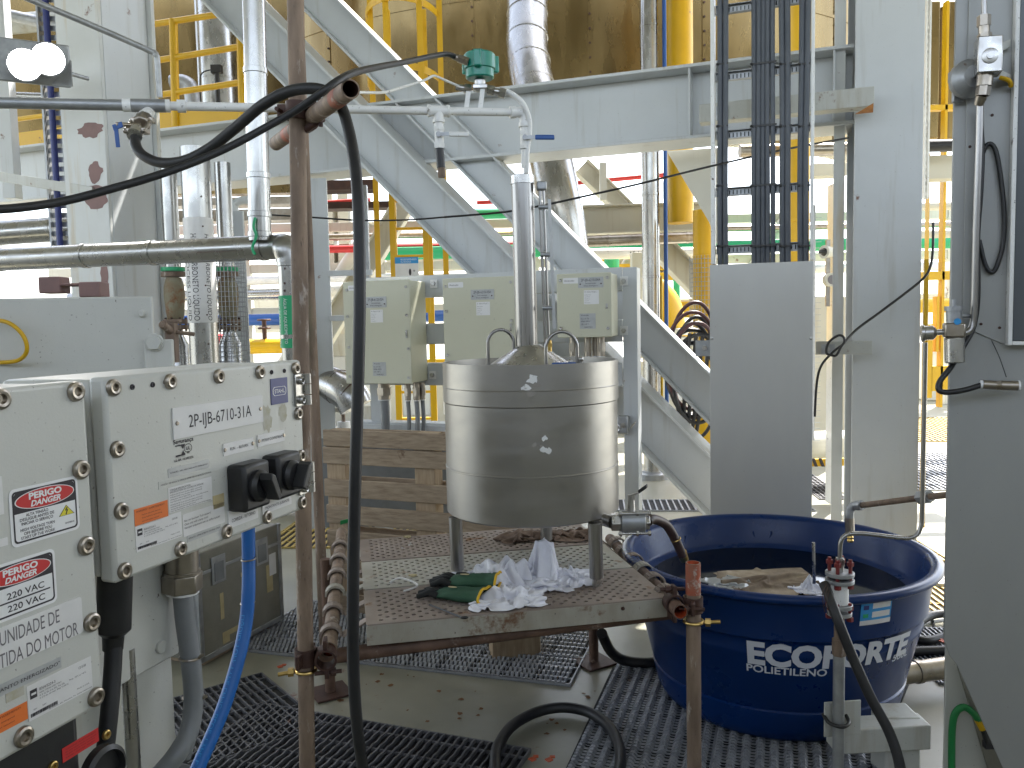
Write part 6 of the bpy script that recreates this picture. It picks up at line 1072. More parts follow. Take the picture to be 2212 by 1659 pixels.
# ---------------- cloth
import numpy as np
def drape(c, size, squash, seed, name, mat, rot=0, pins=(), n=52, steps=170, lift=.03, aspect=1.0):
    """a sheet pushed together in its own plane, then let settle on the surface under gravity: it buckles into folds"""
    rg = np.random.default_rng(seed); L = size / (n - 1); g = np.linspace(-.5, .5, n) * size
    X, Y = np.meshgrid(g, g, indexing='ij'); f = 2 * np.pi / size; z = np.zeros((n, n))
    for _ in range(9):
        k = rg.uniform(1, 4.2, 2) * rg.choice([-1, 1], 2); z += rg.uniform(.4, 1) * np.sin(f * (k[0] * X + k[1] * Y) + rg.uniform(0, 6.3))
    warp = .09 * size * np.sin(f * (rg.uniform(.5, 1.6) * Y) + rg.uniform(0, 6))
    p = np.stack([X * squash * aspect + warp * .4, Y * squash / aspect + warp * .25, lift + .011 * (z - z.min())], -1); q_ = p.copy()
    pin = [(int(a * (n - 1)), int(b * (n - 1)), h) for a, b, h in pins]
    def proj(A, Bs, r, st):
        d = p[Bs] - p[A]; l = np.linalg.norm(d, axis=-1, keepdims=True) + 1e-9; e = d * (st * .5 * (l - r) / l); p[A] += e; p[Bs] -= e
    S = slice; cons = []
    for o in (0, 1):
        cons += [((S(o, n - 1, 2), S(None)), (S(o + 1, n, 2), S(None)), L, 1), ((S(None), S(o, n - 1, 2)), (S(None), S(o + 1, n, 2)), L, 1)]
    for o in (0, 1):
        cons += [((S(o, n - 1, 2), S(0, n - 1)), (S(o + 1, n, 2), S(1, n)), L * 1.414, .5), ((S(o, n - 1, 2), S(1, n)), (S(o + 1, n, 2), S(0, n - 1)), L * 1.414, .5)]
    for o in (0, 1, 2, 3):
        cons += [((S(o, n - 2, 4), S(None)), (S(o + 2, n, 4), S(None)), 2 * L, .12), ((S(None), S(o, n - 2, 4)), (S(None), S(o + 2, n, 4)), 2 * L, .12)]
    def trim(A, Bs):
        a, b = p[A].shape, p[Bs].shape; m0, m1 = min(a[0], b[0]), min(a[1], b[1])
        def cut(ix):
            out = []
            for ax, m_ in ((0, m0), (1, m1)):
                r_ = range(*ix[ax].indices(n)); r_ = list(r_)[:m_]; out.append(S(r_[0], r_[-1] + 1, (r_[1] - r_[0]) if len(r_) > 1 else 1))
            return tuple(out)
        return cut(A), cut(Bs)
    cons = [(*trim(A, Bs), r, st) for A, Bs, r, st in cons]; top = p[..., 2].max()
    for t in range(steps):
        v = (p - q_) * .90; q_ = p.copy(); p = p + v; p[..., 2] -= .00035
        for _ in range(5):
            for A, Bs, r, st in cons: proj(A, Bs, r, st)
            for i, j, h in pin: p[i, j, 2] = max(p[i, j, 2], h)
            p[..., 2] = np.maximum(p[..., 2], .003)
        low = (p[..., 2] < .008)[..., None]; p[..., :2] = np.where(low, q_[..., :2] + (p[..., :2] - q_[..., :2]) * .25, p[..., :2])
    cr, sr = math.cos(rot), math.sin(rot); m = p.reshape(-1, 3); m[:, :2] -= m[:, :2].mean(0)
    vs = [V((c.x + a * cr - b * sr, c.y + a * sr + b * cr, c.z + z_)) for a, b, z_ in m.tolist()]
    q = B(); q.add(vs, [(i * n + j, i * n + j + 1, (i + 1) * n + j + 1, (i + 1) * n + j) for i in range(n - 1) for j in range(n - 1)]); o = q.obj(name, mat, None, ang=70)
    w = o.modifiers.new('thick', 'SOLIDIFY'); w.thickness = .0016; w.offset = 0
    w = o.modifiers.new('smooth', 'SUBSURF'); w.levels = w.render_levels = 1; return o
zt_ = V((0, 0, .6115))
def on_deck(px, py): return PL(px, py, zt_, UP)
tag(drape(on_deck(1082, 1264), .62, .46, 3, 'white_rag', 'ragw', .35, n=60, aspect=1.12, pins=((.45, .55, .10), (.5, .4, .10), (.66, .45, .105), (.6, .6, .10), (.32, .42, .08), (.35, .62, .075), (.78, .55, .09))), 'crumpled white rag spread beside the green gloves', 'rag', 'white rags on the platform')
tag(drape(on_deck(1183, 1250), .38, .42, 8, 'white_rag', 'ragw', -.3, pins=((.5, .5, .150), (.41, .5, .146), (.46, .62, .148), (.58, .56, .135), (.60, .44, .125), (.36, .6, .125))), 'peaked white rag standing highest between the tank legs', 'rag', 'white rags on the platform')
tag(drape(on_deck(1224, 1252), .26, .58, 12, 'white_rag', 'ragw', .1, n=36, pins=((.5, .5, .045),)), 'flat end of a white rag nearest the right tank leg', 'rag', 'white rags on the platform')
tag(drape(on_deck(1098, 1296), .34, .48, 15, 'white_rag', 'ragw', .2, n=40, aspect=1.15, pins=((.5, .5, .06), (.3, .6, .055), (.7, .45, .055))), 'small frilled white rag at the front of the heap', 'rag', 'white rags on the platform')
tag(drape(on_deck(1140, 1163), .30, .55, 21, 'leather_glove', 'ragd', .2, n=36, aspect=1.3, pins=((.4, .5, .04), (.7, .5, .035))), 'crumpled dark brown leather glove left of the rear tank leg', 'glove', 'brown leather gloves at the back of the platform')
tag(drape(on_deck(1232, 1160), .28, .55, 27, 'leather_glove', 'ragd', -.1, n=36, aspect=1.3, pins=((.4, .5, .035), (.7, .5, .035))), 'crumpled dark brown leather glove right of the rear tank leg', 'glove', 'brown leather gloves at the back of the platform')
# ---------------- green gloves
def glove(px, py, rot, lift, label, seed):
    c = on_deck(px, py) + UP * lift; u = V((math.cos(rot), math.sin(rot), 0)); v = V((-u.y, u.x, 0)); r_ = thing('work_glove', label, 'glove', c, 'green work gloves')
    def pt(x, y, z): return c + u * x + v * y + UP * z
    q = B(); k = 20; vs = []; prof = [(-.065, .036, .012), (-.045, .042, .016), (-.01, .045, .019), (.03, .046, .021), (.06, .044, .020), (.085, .046, .022), (.105, .050, .024)]
    for x, w_, h_ in prof:
        for i in range(k): t = 2 * math.pi * i / k; vs.append(pt(x, w_ * math.cos(t) + .004 * math.sin(x * 60 + seed), max(.002, h_ + h_ * math.sin(t) * (1 + .15 * math.sin(5 * t + x * 40)))))
    m = len(prof); q.add(vs, [(j * k + i, j * k + (i + 1) % k, (j + 1) * k + (i + 1) % k, (j + 1) * k + i) for j in range(m - 1) for i in range(k)] + [tuple(range(k))]); q.obj('palm', 'glove', r_)
    rnd = random.Random(seed)
    for j, y in enumerate((-.033, -.011, .011, .033)):
        L = (.040, .052, .048, .036)[j]; b_ = rnd.uniform(-.022, .022); q = B(); q.tube([pt(-.05, y, .014), pt(-.075, y * 1.1, .018 + rnd.uniform(0, .01)), pt(-.075 - L * .55, y * 1.15 + b_ * .5, .016), pt(-.075 - L, y * 1.2 + b_, .010)], lambda s_: .0115 - .003 * s_, 10, 4); q.obj('finger', 'gloveb', r_)
    q = B(); q.tube([pt(.0, .04, .014), pt(-.025, .062, .016), pt(-.055, .074, .012)], lambda s_: .0125 - .003 * s_, 10, 4); q.obj('thumb', 'gloveb', r_)
    q = B(); q.tube([pt(.105, .050 * math.cos(t) + .004 * math.sin(6.3 + seed), max(.003, .024 + .024 * math.sin(t) * (1 + .15 * math.sin(5 * t + 4.2)))) for t in [2 * math.pi * i / 18 for i in range(19)]], .0042, 8, 2); q.obj('cuff_edge', 'gy', r_)
    q = B(); q.add([pt(-.005 + .016 * math.cos(t), -.012 + .008 * math.sin(t), .0432) for t in [2 * math.pi * i / 16 for i in range(16)]], [tuple(range(16))]); q.obj('print', 'tape', r_, ang=0, fix=False)
glove(985, 1294, RAD(-25), .0, 'green and black work glove, open yellow cuff towards us', 3); glove(1010, 1280, RAD(-12), .022, 'green work glove lying on top of the other, cuff against the white rag', 5)
q = B(); q.tube([on_deck(928, 1310) + UP * .006, on_deck(960, 1322) + UP * .005, on_deck(1000, 1338) + UP * .005], .0028, 6); q.ball(on_deck(1003, 1338) + UP * .006, .008, (1.6, .8, .6)); tag(q.obj('small_brush', 'black'), 'thin black wire brush lying on the front plank', 'brush')
q = B(); q.tube([on_deck(842, 1262) + UP * .006, on_deck(862, 1256) + UP * .012, on_deck(884, 1262) + UP * .014, on_deck(902, 1270) + UP * .01, on_deck(888, 1276) + UP * .006, on_deck(872, 1280) + UP * .005], .0032, 6, 5); tag(q.obj('paper_strip', 'lab'), 'curled pale strip on the platform left of the gloves', 'scrap')
for px, py, s_ in ((880, 1162, .014), (892, 1246, .013)):
    c = on_deck(px, py); q = B(); q.prism([c + V((s_ * math.cos(t) * (1 + .4 * math.sin(3 * t)), s_ * .7 * math.sin(t), .002)) for t in [2 * math.pi * i / 9 for i in range(9)]], UP * .006); tag(q.obj('paper_scrap', 'tape', ang=0), 'crumpled pale scrap on the ' + ('rear rusty plank' if py < 1200 else 'middle plank left of the tank'), 'scrap')
q = B(); rnd = random.Random(5)
for i in range(40):
    px, py = rnd.choice([(1095, 1198), (1230, 1218), (1245, 1215), (900, 1180), (1250, 1150)]); c = on_deck(px + rnd.uniform(-40, 40), py + rnd.uniform(-10, 10)); s_ = rnd.uniform(.002, .006); q.box(c + UP * .0025, s_, s_ * .7, .003)
tag(q.obj('plaster_crumbs', 'lab', ang=0), 'small pale crumbs strewn over the planks', 'crumbs', kind='stuff')
# things in the tub
def on_z(px, py, z): return PL(px, py, V((0, 0, z)), UP)
tag(drape(on_z(1660, 1260, .450), .40, .74, 31, 'soiled_rag', 'ragb', .1, n=40, aspect=1.2, pins=((.5, .5, .035),)), 'brown stained cloth lump floating in the tub', 'rag')
tag(drape(on_z(1570, 1262, .450), .20, .8, 33, 'white_bag', 'labs', .2, n=30, aspect=1.3), 'flat pale bag floating left of the brown cloth', 'bag')
tag(drape(on_z(1752, 1276, .50), .20, .45, 37, 'white_rag', 'ragw', .4, n=34, pins=((.5, .5, .075),)), 'white rag hung on the tub rim beside the flanged pipe', 'rag')
q = B(); a_ = P(1759, 1260, 2.80); q.cyl(a_, P(1757, 1172, 2.80), .0055, n=12); tag(q.obj('probe_rod', 'steelp'), 'thin upright steel rod rising from the tub edge', 'rod')
# ================================================================ FLANGED STAND PIPE
SP = lambda px, py, d=2.46: P(px, py, d)
f0 = SP(1814, 1240); root = thing('flanged_pipe', 'upright grey pipe with red bolted flanges in front of the tub', 'pipe', V((f0.x, f0.y, 0)))
X0, Y0 = f0.x, f0.y; Z = lambda py: SP(1814, py).z; Vz = lambda py: V((X0, Y0, Z(py)))
q = B(); q.cyl(V((X0, Y0, 0)), Vz(1395), .0172, n=22); q.obj('lower_pipe', 'galv', root); q = B(); q.cyl(Vz(1400), Vz(1330), .0155, n=20); q.cyl(Vz(1415), Vz(1380), .021, n=6); q.obj('upper_nipple', 'rust', root)
for y0, y1, r_ in ((1243, 1235, .042), (1258, 1250, .042), (1312, 1304, .038), (1328, 1320, .036)): q = B(); q.lathe(Vz(y0), UP, [(.012, 0), (r_, 0), (r_, abs(Z(y0) - Z(y1))), (.012, abs(Z(y0) - Z(y1)))], 32); q.obj('flange', 'galv', root, .001)
q = B(); q.cyl(Vz(1304), Vz(1258), .026, n=28); q.obj('seal_body', 'white', root, .002); q = B(); q.cyl(Vz(1250), Vz(1243), .030, n=28); q.obj('gasket', 'void', root)
for i in range(4):
    t = RAD(45 + 90 * i + 12); e_ = V((X0 + .030 * math.cos(t), Y0 + .030 * math.sin(t), 0))
    for y0, y1 in ((1268, 1206), (1338, 1300)):
        q = B(); q.cyl(V((e_.x, e_.y, Z(y0))), V((e_.x, e_.y, Z(y1))), .0055, n=10); hexb(q, V((e_.x, e_.y, Z(y1) - .020)), V((e_.x, e_.y, Z(y1) - .008)), .0105); hexb(q, V((e_.x, e_.y, Z(y0))), V((e_.x, e_.y, Z(y0) + .012)), .0105); q.obj('stud', 'seal', root)
q = B(); q.cyl(Vz(1235), Vz(1205), .012, n=16); hexb(q, Vz(1222), Vz(1208), .014); q.obj('top_fitting', 'steelp', root)
q = B(); q.tube([Vz(1212), Vz(1190), SP(1816, 1172), SP(1822, 1160), SP(1836, 1153), SP(1870, 1153), SP(1930, 1160, 2.44), SP(1962, 1162, 2.43), SP(1980, 1155, 2.43), SP(1989, 1138, 2.43), SP(1992, 1110, 2.43), SP(1994, 1000, 2.43), SP(1997, 860, 2.43), SP(1999, 740, 2.43)], .0066, 14, 5); tag(q.obj('steel_tube', 'steelv'), 'bent thin steel tube rising from the flanged pipe beside the yellow strip', 'tube')
q = B(); c = FR(1992, 900, 5.28); q.obb(V((c.x, c.y, FR(1992, 1140, 5.28).z)), FU * .022, -FN * .05, UP * (FR(1992, 560, 5.28).z - FR(1992, 1140, 5.28).z)); tag(q.obj('yellow_strip', 'yellow', bev=.003), 'tall yellow angle running up the right edge of the broad column', 'strip', kind='thing')
root = thing('support_stand', 'squat pale steel stand holding the flanged pipe with a U bolt', 'stand', V((P(1940, 1600, 2.55).x, 2.55, 0)))
q = B(); a_, b_ = P(1776, 1512, 2.50), P(1858, 1585, 2.50); q.obb(V((a_.x, Y0 + .022, b_.z)), V((b_.x - a_.x, .012, 0)), UP * (a_.z - b_.z), V((0, .006, 0))); q.obj('clamp_plate', 'greyd', root, .004)
q = B(); a_, b_ = P(1800, 1520, 2.52), P(1982, 1535, 2.6); q.obb(V((a_.x, Y0 + .03, b_.z - .085)), V((b_.x - a_.x, .02, 0)), V((0, .09, 0)), UP * .08); q.obj('arm', 'greyd', root, .005)
zt_ = b_.z - .006; a_ = P(1905, 1560, 2.58); b_ = P(1982, 1560, 2.58); q = B(); q.obb(V((a_.x, 2.555, 0)), V((b_.x - a_.x, 0, 0)), V((0, .11, 0)), UP * (zt_ + .004)); q.obj('post', 'greyd', root, .006)
q = B(); zz = P(1814, 1562, 2.46).z; q.tube([V((X0 - .034, Y0 + .035, zz + .012)), V((X0 - .030, Y0 - .005, zz + .004)), V((X0, Y0 - .025, zz)), V((X0 + .030, Y0 - .005, zz + .002)), V((X0 + .036, Y0 + .035, zz + .01))], .0058, 10, 5); q.obj('u_bolt', 'black', root)
root = thing('black_hose', 'black hose sloping from the flanged pipe down to the right', 'hose', P(1790, 1275, 2.40))
q = B(); q.tube([P(1780, 1262, 2.44), P(1792, 1290, 2.40), P(1812, 1345, 2.36), P(1842, 1420, 2.34), P(1880, 1505, 2.31), P(1920, 1580, 2.28), P(1943, 1650, 2.25), P(1955, 1740, 2.22)], .0148, 16, 6); q.obj('hose', 'rubber', root)
q = B()
for k in range(5): q.tube([P(1786 + 3 * k, 1262 + 6 * k, 2.40), P(1776 + 5 * k, 1285 + 8 * k, 2.38), P(1782 + 6 * k, 1322 + 4 * k, 2.38)], .0011, 5, 3)
tag(q.obj('tie_wires', 'rustd', ang=0), 'loose twisted tie wires at the flange', 'wire')
root = thing('drain_pipe', 'rusty small pipe with elbow pouring into the tub', 'pipe', P(1840, 1095, 2.95))
q = B(); q.cyl(P(1858, 1092, 2.95), P(1992, 1075, 2.66), .0105, n=16); q.cyl(P(2005, 1073, 2.63), P(2060, 1068, 2.52), .0105, n=16); q.obj('run', 'rust', root)
q = B(); q.tube([P(1862, 1091, 2.94), P(1848, 1092, 2.97), P(1838, 1098, 2.98), P(1835, 1110, 2.98), P(1835, 1120, 2.98)], .0155, 16, 4); q.cyl(P(1852, 1092, 2.96), P(1862, 1091, 2.94), .018, n=16); q.obj('elbow', 'galv', root)
q = B(); hexb(q, P(1988, 1075, 2.665), P(2003, 1073, 2.635), .024); q.cyl(P(2001, 1073, 2.64), P(2010, 1072, 2.62), .018, n=16); q.obj('union', 'galv', root)
q = B(); q.cyl(P(1835, 1118, 2.98), P(1836, 1150, 2.98), .016, n=16); q.obj('reducer', 'bronze', root)
q = B(); q.lathe(P(1836, 1150, 2.98), P(1837, 1175, 2.98) - P(1836, 1150, 2.98), [(.012, 0)] + [(.012 if i % 2 else .0095, .006 * i) for i in range(1, 7)], 16); q.obj('hose_tail', 'brass', root)
# ================================================================ CABLE RACK + COVER
CC = 4.70; FCv = Face(FR(1533, 570, CC), FU, FN); cr_ = FR(1757, 566, CC); Wc = (V((cr_.x - FCv.o.x, cr_.y - FCv.o.y, 0))).length; ztc = FR(1640, 568, CC).z
FCv.o = V((FCv.o.x, FCv.o.y, 0))
root = thing('cover_sheet', 'tall plain brushed steel cover below the cable rack', 'cover', FCv.o, kind='thing')
q = B(); FCv.slab(q, 0, .05, Wc, ztc, -.003, 0); FCv.slab(q, 0, .05, .003, ztc, -.06, -.0032); FCv.slab(q, Wc - .003, .05, Wc, ztc, -.06, -.0032); FCv.slab(q, .0032, ztc - .003, Wc - .0032, ztc, -.06, -.0032); q.obj('sheet', 'panel', root, .0015)
for px in (1538, 1752): u, _ = FCv.uv(px, 731); v = FCv.uv(px, 731)[1]; q = B(); q.lathe(FCv.pt(u, v, 0), FN, [(.008, 0), (.007, .004), (0, .006)], 16); q.obj('screw', 'steelp', root)
q = B(); c = FCv.pt(-.03, FCv.uv(1520, 752)[1], -.04); q.obb(c - FU * .05 - UP * .045, FU * .09, UP * .085, FN * -.01); o_ = q.obj('side_bracket', 'galv', root, .003); q = B(); hexb(q, c + FN * .002, c + FN * .012, .014); q.obj('bolt', 'steelp', o_)
root = thing('cable_rack', 'white ladder rack carrying black cables down the front of the column', 'cable rack', FCv.pt(Wc / 2, ztc, -.03))
for px0, px1 in ((1535, 1544), (1751, 1759)):
    u0_, u1_ = FCv.uv(px0, 300)[0], FCv.uv(px1, 300)[0]; q = B(); FCv.slab(q, u0_, ztc + .004, u1_, 4.6, -.055, .0); FCv.slab(q, u0_ + .001, .3, u1_ - .001, ztc - .01, -.055, -.006) if False else None; q.obj('side_rail', 'white', root, .002)
uL, uR_ = FCv.uv(1545, 300)[0], FCv.uv(1750, 300)[0]
for py in (5, 153, 282, 408, 535):
    v = FCv.uv(1640, py)[1]; q = B(); FCv.slab(q, uL, v - .022, uR_, v + .022, -.05, -.045); FCv.slab(q, uL, v + .018, uR_, v + .022, -.0445, -.02); FCv.slab(q, uL, v - .022, uR_, v - .018, -.0445, -.02); r2 = q.obj('rung', 'galv', root, .001)
    q = B()
    for i in range(24): u = uL + (uR_ - uL) * (i + .5) / 24; FCv.slab(q, u - .0025, v - .012, u + .0025, v + .010, -.0447, -.0435)
    q.obj('slots', 'void', r2, ang=0)
def cables(pxs, r, label, wob, bend=0):
    for i, px in enumerate(pxs):
        pts = []
        for py in (-60, 60, 180, 300, 420, 575): u, v = FCv.uv(px + wob * math.sin(py * .009 + i) + bend * max(0, (300 - py)) / 300, py); pts.append(FCv.pt(u, v, -.02 + r + .002 * (i % 2)))
        pts[-1] = pts[-1]; u, v = FCv.uv(px, 575); pts[-1] = FCv.pt(u, ztc - .02, -.02); q = B(); q.tube(pts, r, 12, 4); tag(q.obj('power_cable', 'cable'), label[i] if isinstance(label, list) else label, 'cable', 'black cables on the rack')
cables([1555, 1567], .0142, ['leftmost black cable on the rack beside the white rail', 'second black cable from the left white rail'], .5)
cables([1628, 1638, 1648, 1658, 1669], .0124, ['left cable of the five cable bundle on the rack', 'second cable of the five cable bundle', 'middle cable of the five cable bundle on the rack', 'fourth cable of the five cable bundle', 'right cable of the five cable bundle on the rack'], .6)
cables([1690, 1702], .0145, ['left cable of the pair right of the bundle', 'right cable of the pair right of the bundle'], .8, -2)
cables([1729, 1741], .0145, ['left cable of the last pair, bending to the left at the top', 'rightmost black cable on the rack by the white rail'], .8, 4)
for py in (140, 274, 402, 532):
    for px0, px1 in ((1547, 1573), (1620, 1678), (1683, 1711), (1723, 1750)):
        u0_, v = FCv.uv(px0, py); u1_ = FCv.uv(px1, py)[0]; q = B(); FCv.slab(q, u0_, v - .005, u1_, v + .005, .006, .0085); q.ball(FCv.pt(u0_ + .008, v, .010), .007); q.obj('tie', 'black', root)
q = B(); q.tube([FR(2016, 480, 5.22), FR(2015, 540, 5.2), FR(2010, 575, 5.16), FR(1996, 600, 5.15), FR(1960, 630, 5.15), FR(1900, 675, 5.12), FR(1850, 712, 5.08), FR(1820, 745, 5.0), FR(1808, 766, 4.98), FR(1798, 768, 4.98), FR(1785, 762, 5.0), FR(1790, 740, 5.0), FR(1810, 725, 5.0), FR(1822, 728, 5.0), FR(1822, 742, 5.0), FR(1800, 760, 5.02), FR(1774, 790, 5.06), FR(1764, 830, 5.1), FR(1760, 900, 5.1)], .0068, 10, 5); tag(q.obj('black_cable', 'black'), 'black cable crossing the broad column and knotted round the lower bracket', 'cable')
# ================================================================ RIGHT CABINET
KO = P(2056, 700, 2.36); FK = Face(KO, FU, FN); uvp = lambda px, py: FK.uv(px, py)
def kpoly(pts, w): return [FK.pt(*uvp(*p), w) for p in pts]
root = thing('steel_cabinet', 'tall plain grey cabinet with cut away lower corner at the right edge', 'cabinet', FK.pt(.3, -.6, -.1))
uE = uvp(2052, 700)[0]
vt_, vb_ = uvp(2060, -80)[1], uvp(2039, 1383)[1]
pg = [(uE, vt_), (uE, vb_)] + [uvp(2050, 1415), uvp(2067, 1437), uvp(2172, 1672), uvp(2420, 2100)] ; pg.append((uE + 1.2, pg[-1][1])); pg.append((uE + 1.2, vt_))
q = B(); q.prism([FK.pt(u, v, 0) for u, v in pg], -FN * .02); q.obj('front_sheet', 'cab', root, .002)
us = uvp(2178, 400)[0]; vs_ = uvp(2163, 745)[1]; u2 = uvp(2078, 700)[0]
q = B(); q.prism([FK.pt(u2, vt_, .0004), FK.pt(u2, uvp(2076, 705)[1], .0004), FK.pt(us, vs_, .0004), FK.pt(us, vt_, .0004)], FN * .006); q.obj('door_sheet', 'cab', root, .001)
q = B(); FK.slab(q, us + .012, vs_ + .012, us + .6, vt_, .0004, .030); q.obj('dark_opening', nmat('opening_shade', (.085, .095, .105), None, .3), root, .002)  # dark slab stands in for the shaded inside of the open box
q = B(); FK.slab(q, us, vs_, us + .011, vt_, .0004, .040); FK.slab(q, us + .0112, vs_, us + .6, vs_ + .011, .0004, .040); q.obj('opening_frame', 'white', root, .002)
for px, py in ((2142, 250), (2120, 316), (2118, 700), (2158, 708), (2094, 318)): u, v = uvp(px, py); q = B(); q.cyl(FK.pt(u, v, .006), FK.pt(u, v, .009), .004, n=8); q.obj('rivet', 'rustd', root)
KS = Face(P(2040, 1500, 2.50), FU, FN); root2 = thing('skid_post', 'pale grey skid post behind the cut away cabinet corner', 'leg post', KS.pt(.1, -1, 0), kind='thing')
u0_, u1_ = KS.uv(2041, 1500)[0], KS.uv(2068, 1500)[0]; q = B(); KS.slab(q, u0_, -1.6, u0_ + .25, KS.uv(2041, 1372)[1], -.02, 0); q.obj('flange', 'box', root2, .003)
q = B(); q.prism([KS.pt(*KS.uv(*p), .001) for p in ((2066, 1437), (2092, 1437), (2215, 1720), (2150, 1720))], FN * .02); q.obj('sloping_rail', 'case', root2, .003)
q = B(); q.tube([KS.pt(*KS.uv(2051, 1740), .05), KS.pt(*KS.uv(2050, 1640), .05), KS.pt(*KS.uv(2051, 1560), .05), KS.pt(*KS.uv(2058, 1525), .05), KS.pt(*KS.uv(2076, 1512), .05), KS.pt(*KS.uv(2098, 1528), .045), KS.pt(*KS.uv(2112, 1550), .04)], .0105, 14, 6); g_ = tag(q.obj('earth_lead', 'yg'), 'green earth cable arching at the lower right corner', 'cable')
q = B(); q.cyl(KS.pt(*KS.uv(2106, 1540), .041), KS.pt(*KS.uv(2118, 1562), .04), .0113, n=14); q.obj('yellow_sleeve', 'yellow', g_); q = B(); q.cyl(KS.pt(*KS.uv(2118, 1562), .04), KS.pt(*KS.uv(2128, 1592), .035), .009, n=12); q.box(KS.pt(*KS.uv(2132, 1598), .03), .03, .02, .02); q.obj('cable_lug', 'black', g_)
# tubing on the cabinet
KD = lambda px, py, w: FK.pt(*uvp(px, py), w)
root = thing('shutoff_valve', 'square bright valve block with round back flange on the cabinet', 'valve', KD(2115, 130, .08))
q = B(); a_ = KD(2093, 183, .06); q.obb(a_, KD(2145, 180, .06) - KD(2093, 183, .06), UP * ((uvp(2093, 108)[1] - uvp(2093, 183)[1])), FN * .06); q.obj('block', 'steelp', root, .003)
c = KD(2119, 148, .121); q = B(); q.lathe(c, FN, [(.020, 0), (.020, .001), (.017, .002)], 24); q.lathe(c + FN * .001, FN, [(.009, 0), (.009, .006), (.006, .006)], 20); q.obj('stem_boss', 'steelp', root)
c = KD(2080, 180, .02); q = B(); q.lathe(c, (FN + FU * .4), [(.030, 0), (.048, .004), (.052, .012), (.052, .028), (.044, .036), (.03, .05)], 28); q.obj('flange_body', 'galv', root)
for px, py in ((2058, 172), (2066, 214)): q = B(); c = KD(px, py, .02); q.box(c, .03, .012, .03); q.obj('flange_ear', 'galv', root, .003)
q = B(); hexb(q, KD(2112, 96, .09), KD(2114, 122, .09), .018); q.cyl(KD(2111, 78, .09), KD(2112, 98, .09), .014, n=14); hexb(q, KD(2111, 58, .09), KD(2111, 80, .09), .017); q.obj('upper_fitting', 'bronze', root)
q = B(); q.cyl(KD(2114, 178, .09), KD(2111, 205, .09), .020, n=18); hexb(q, KD(2111, 205, .09), KD(2108, 225, .09), .018); q.cyl(KD(2108, 222, .08), KD(2103, 240, .07), .015, .012, n=14); q.obj('lower_fitting', 'bronze', root)
for a0, a1, b0, b1 in ((2148, 118, 2178, 100), (2150, 172, 2180, 176)): q = B(); q.obb(KD(a0, a1 + 8, .05), KD(b0, b1, .02) - KD(a0, a1, .05), UP * .022, FN * .006); q.obj('stay', 'greyd', root, .002)
q = B(); q.tube([KD(2150, 178, .05), KD(2170, 184, .05), KD(2178, 192, .03)], .006, 8); q.obj('yellow_lead', 'yellow', root)
q = B(); q.tube([KD(2109, -60, .09), KD(2111, 0, .09), KD(2112, 66, .09)], .0068, 14, 2); tag(q.obj('steel_tube', 'steelv'), 'straight thin steel tube entering the valve block from above', 'tube')
q = B(); q.tube([KD(2106, 238, .07), KD(2104, 330, .07), KD(2099, 480, .07), KD(2096, 600, .07), KD(2094, 670, .07), KD(2091, 700, .07), KD(2080, 716, .075), KD(2062, 718, .08)], .0092, 14, 5); tag(q.obj('steel_tube', 'steelv'), 'long thin steel tube from valve block down to the air regulator', 'tube')
q = B(); q.tube([KD(2110, 240, .03), KD(2116, 330, .03), KD(2112, 420, .035), KD(2106, 520, .03), KD(2107, 640, .03), KD(2098, 705, .03), KD(2078, 740, .05), KD(2045, 790, .07), KD(2022, 818, .08), KD(2018, 836, .085), KD(2034, 842, .085), KD(2070, 838, .08), KD(2108, 828, .07)], .0078, 12, 6); tag(q.obj('black_cable', 'black'), 'black cable running down the tube and looping to the loose connector', 'cable')
q = B(); q.tube([KD(2108, 480, .02), KD(2110, 400, .02), KD(2118, 340, .02), KD(2132, 314, .02), KD(2148, 330, .02), KD(2160, 400, .02), KD(2166, 470, .02), KD(2163, 530, .02), KD(2148, 580, .02), KD(2136, 588, .02), KD(2124, 570, .02), KD(2112, 520, .02)], .0062, 12, 6); tag(q.obj('black_cable', 'black'), 'black cable loop tied against the cabinet door', 'cable')
root = thing('cable_connector', 'bare metal cable connector dangling in front of the cabinet', 'connector', KD(2148, 828, .07))
q = B(); q.cyl(KD(2112, 826, .07), KD(2140, 828, .07), .0125, n=18); hexb(q, KD(2140, 828, .07), KD(2150, 828, .07), .014); q.cyl(KD(2150, 828, .07), KD(2186, 829, .07), .0135, n=18); q.obj('barrel', 'bronze', root)
q = B(); q.cyl(KD(2107, 826, .07), KD(2112, 826, .07), .0115, n=18); q.cyl(KD(2186, 829, .07), KD(2190, 829, .07), .0145, n=18); q.obj('plastic_ring', 'wht', root)
q = B(); q.tube([KD(2140, 735, .012), KD(2155, 770, .02), KD(2165, 812, .05)], .0012, 6, 4); q.obj('lanyard', 'black', root)
root = thing('air_regulator', 'air filter regulator with gauge and steel bowl left of the cabinet', 'regulator', KD(2045, 730, .09))
q = B(); c = KD(2049, 712, .09); q.box(c, .052, .05, .04, FU, FN * -1); q.obj('body', 'bronze', root, .005)
q = B(); q.cyl(KD(2050, 698, .09), KD(2049, 670, .09), .020, n=20); q.cyl(KD(2049, 672, .09), KD(2049, 662, .09), .024, n=20); q.cyl(KD(2049, 662, .09), KD(2049, 648, .09), .006, n=8); q.obj('adjuster', 'galv', root)
q = B(); q.cyl(KD(2050, 727, .09), KD(2051, 780, .09), .0255, n=24); q.obj('bowl', 'steelp', root, .003)
q = B(); q.cyl(KD(2053, 694, .115), KD(2053, 694, .118), .009, n=16); q.obj('blue_cap', 'lsky', root)
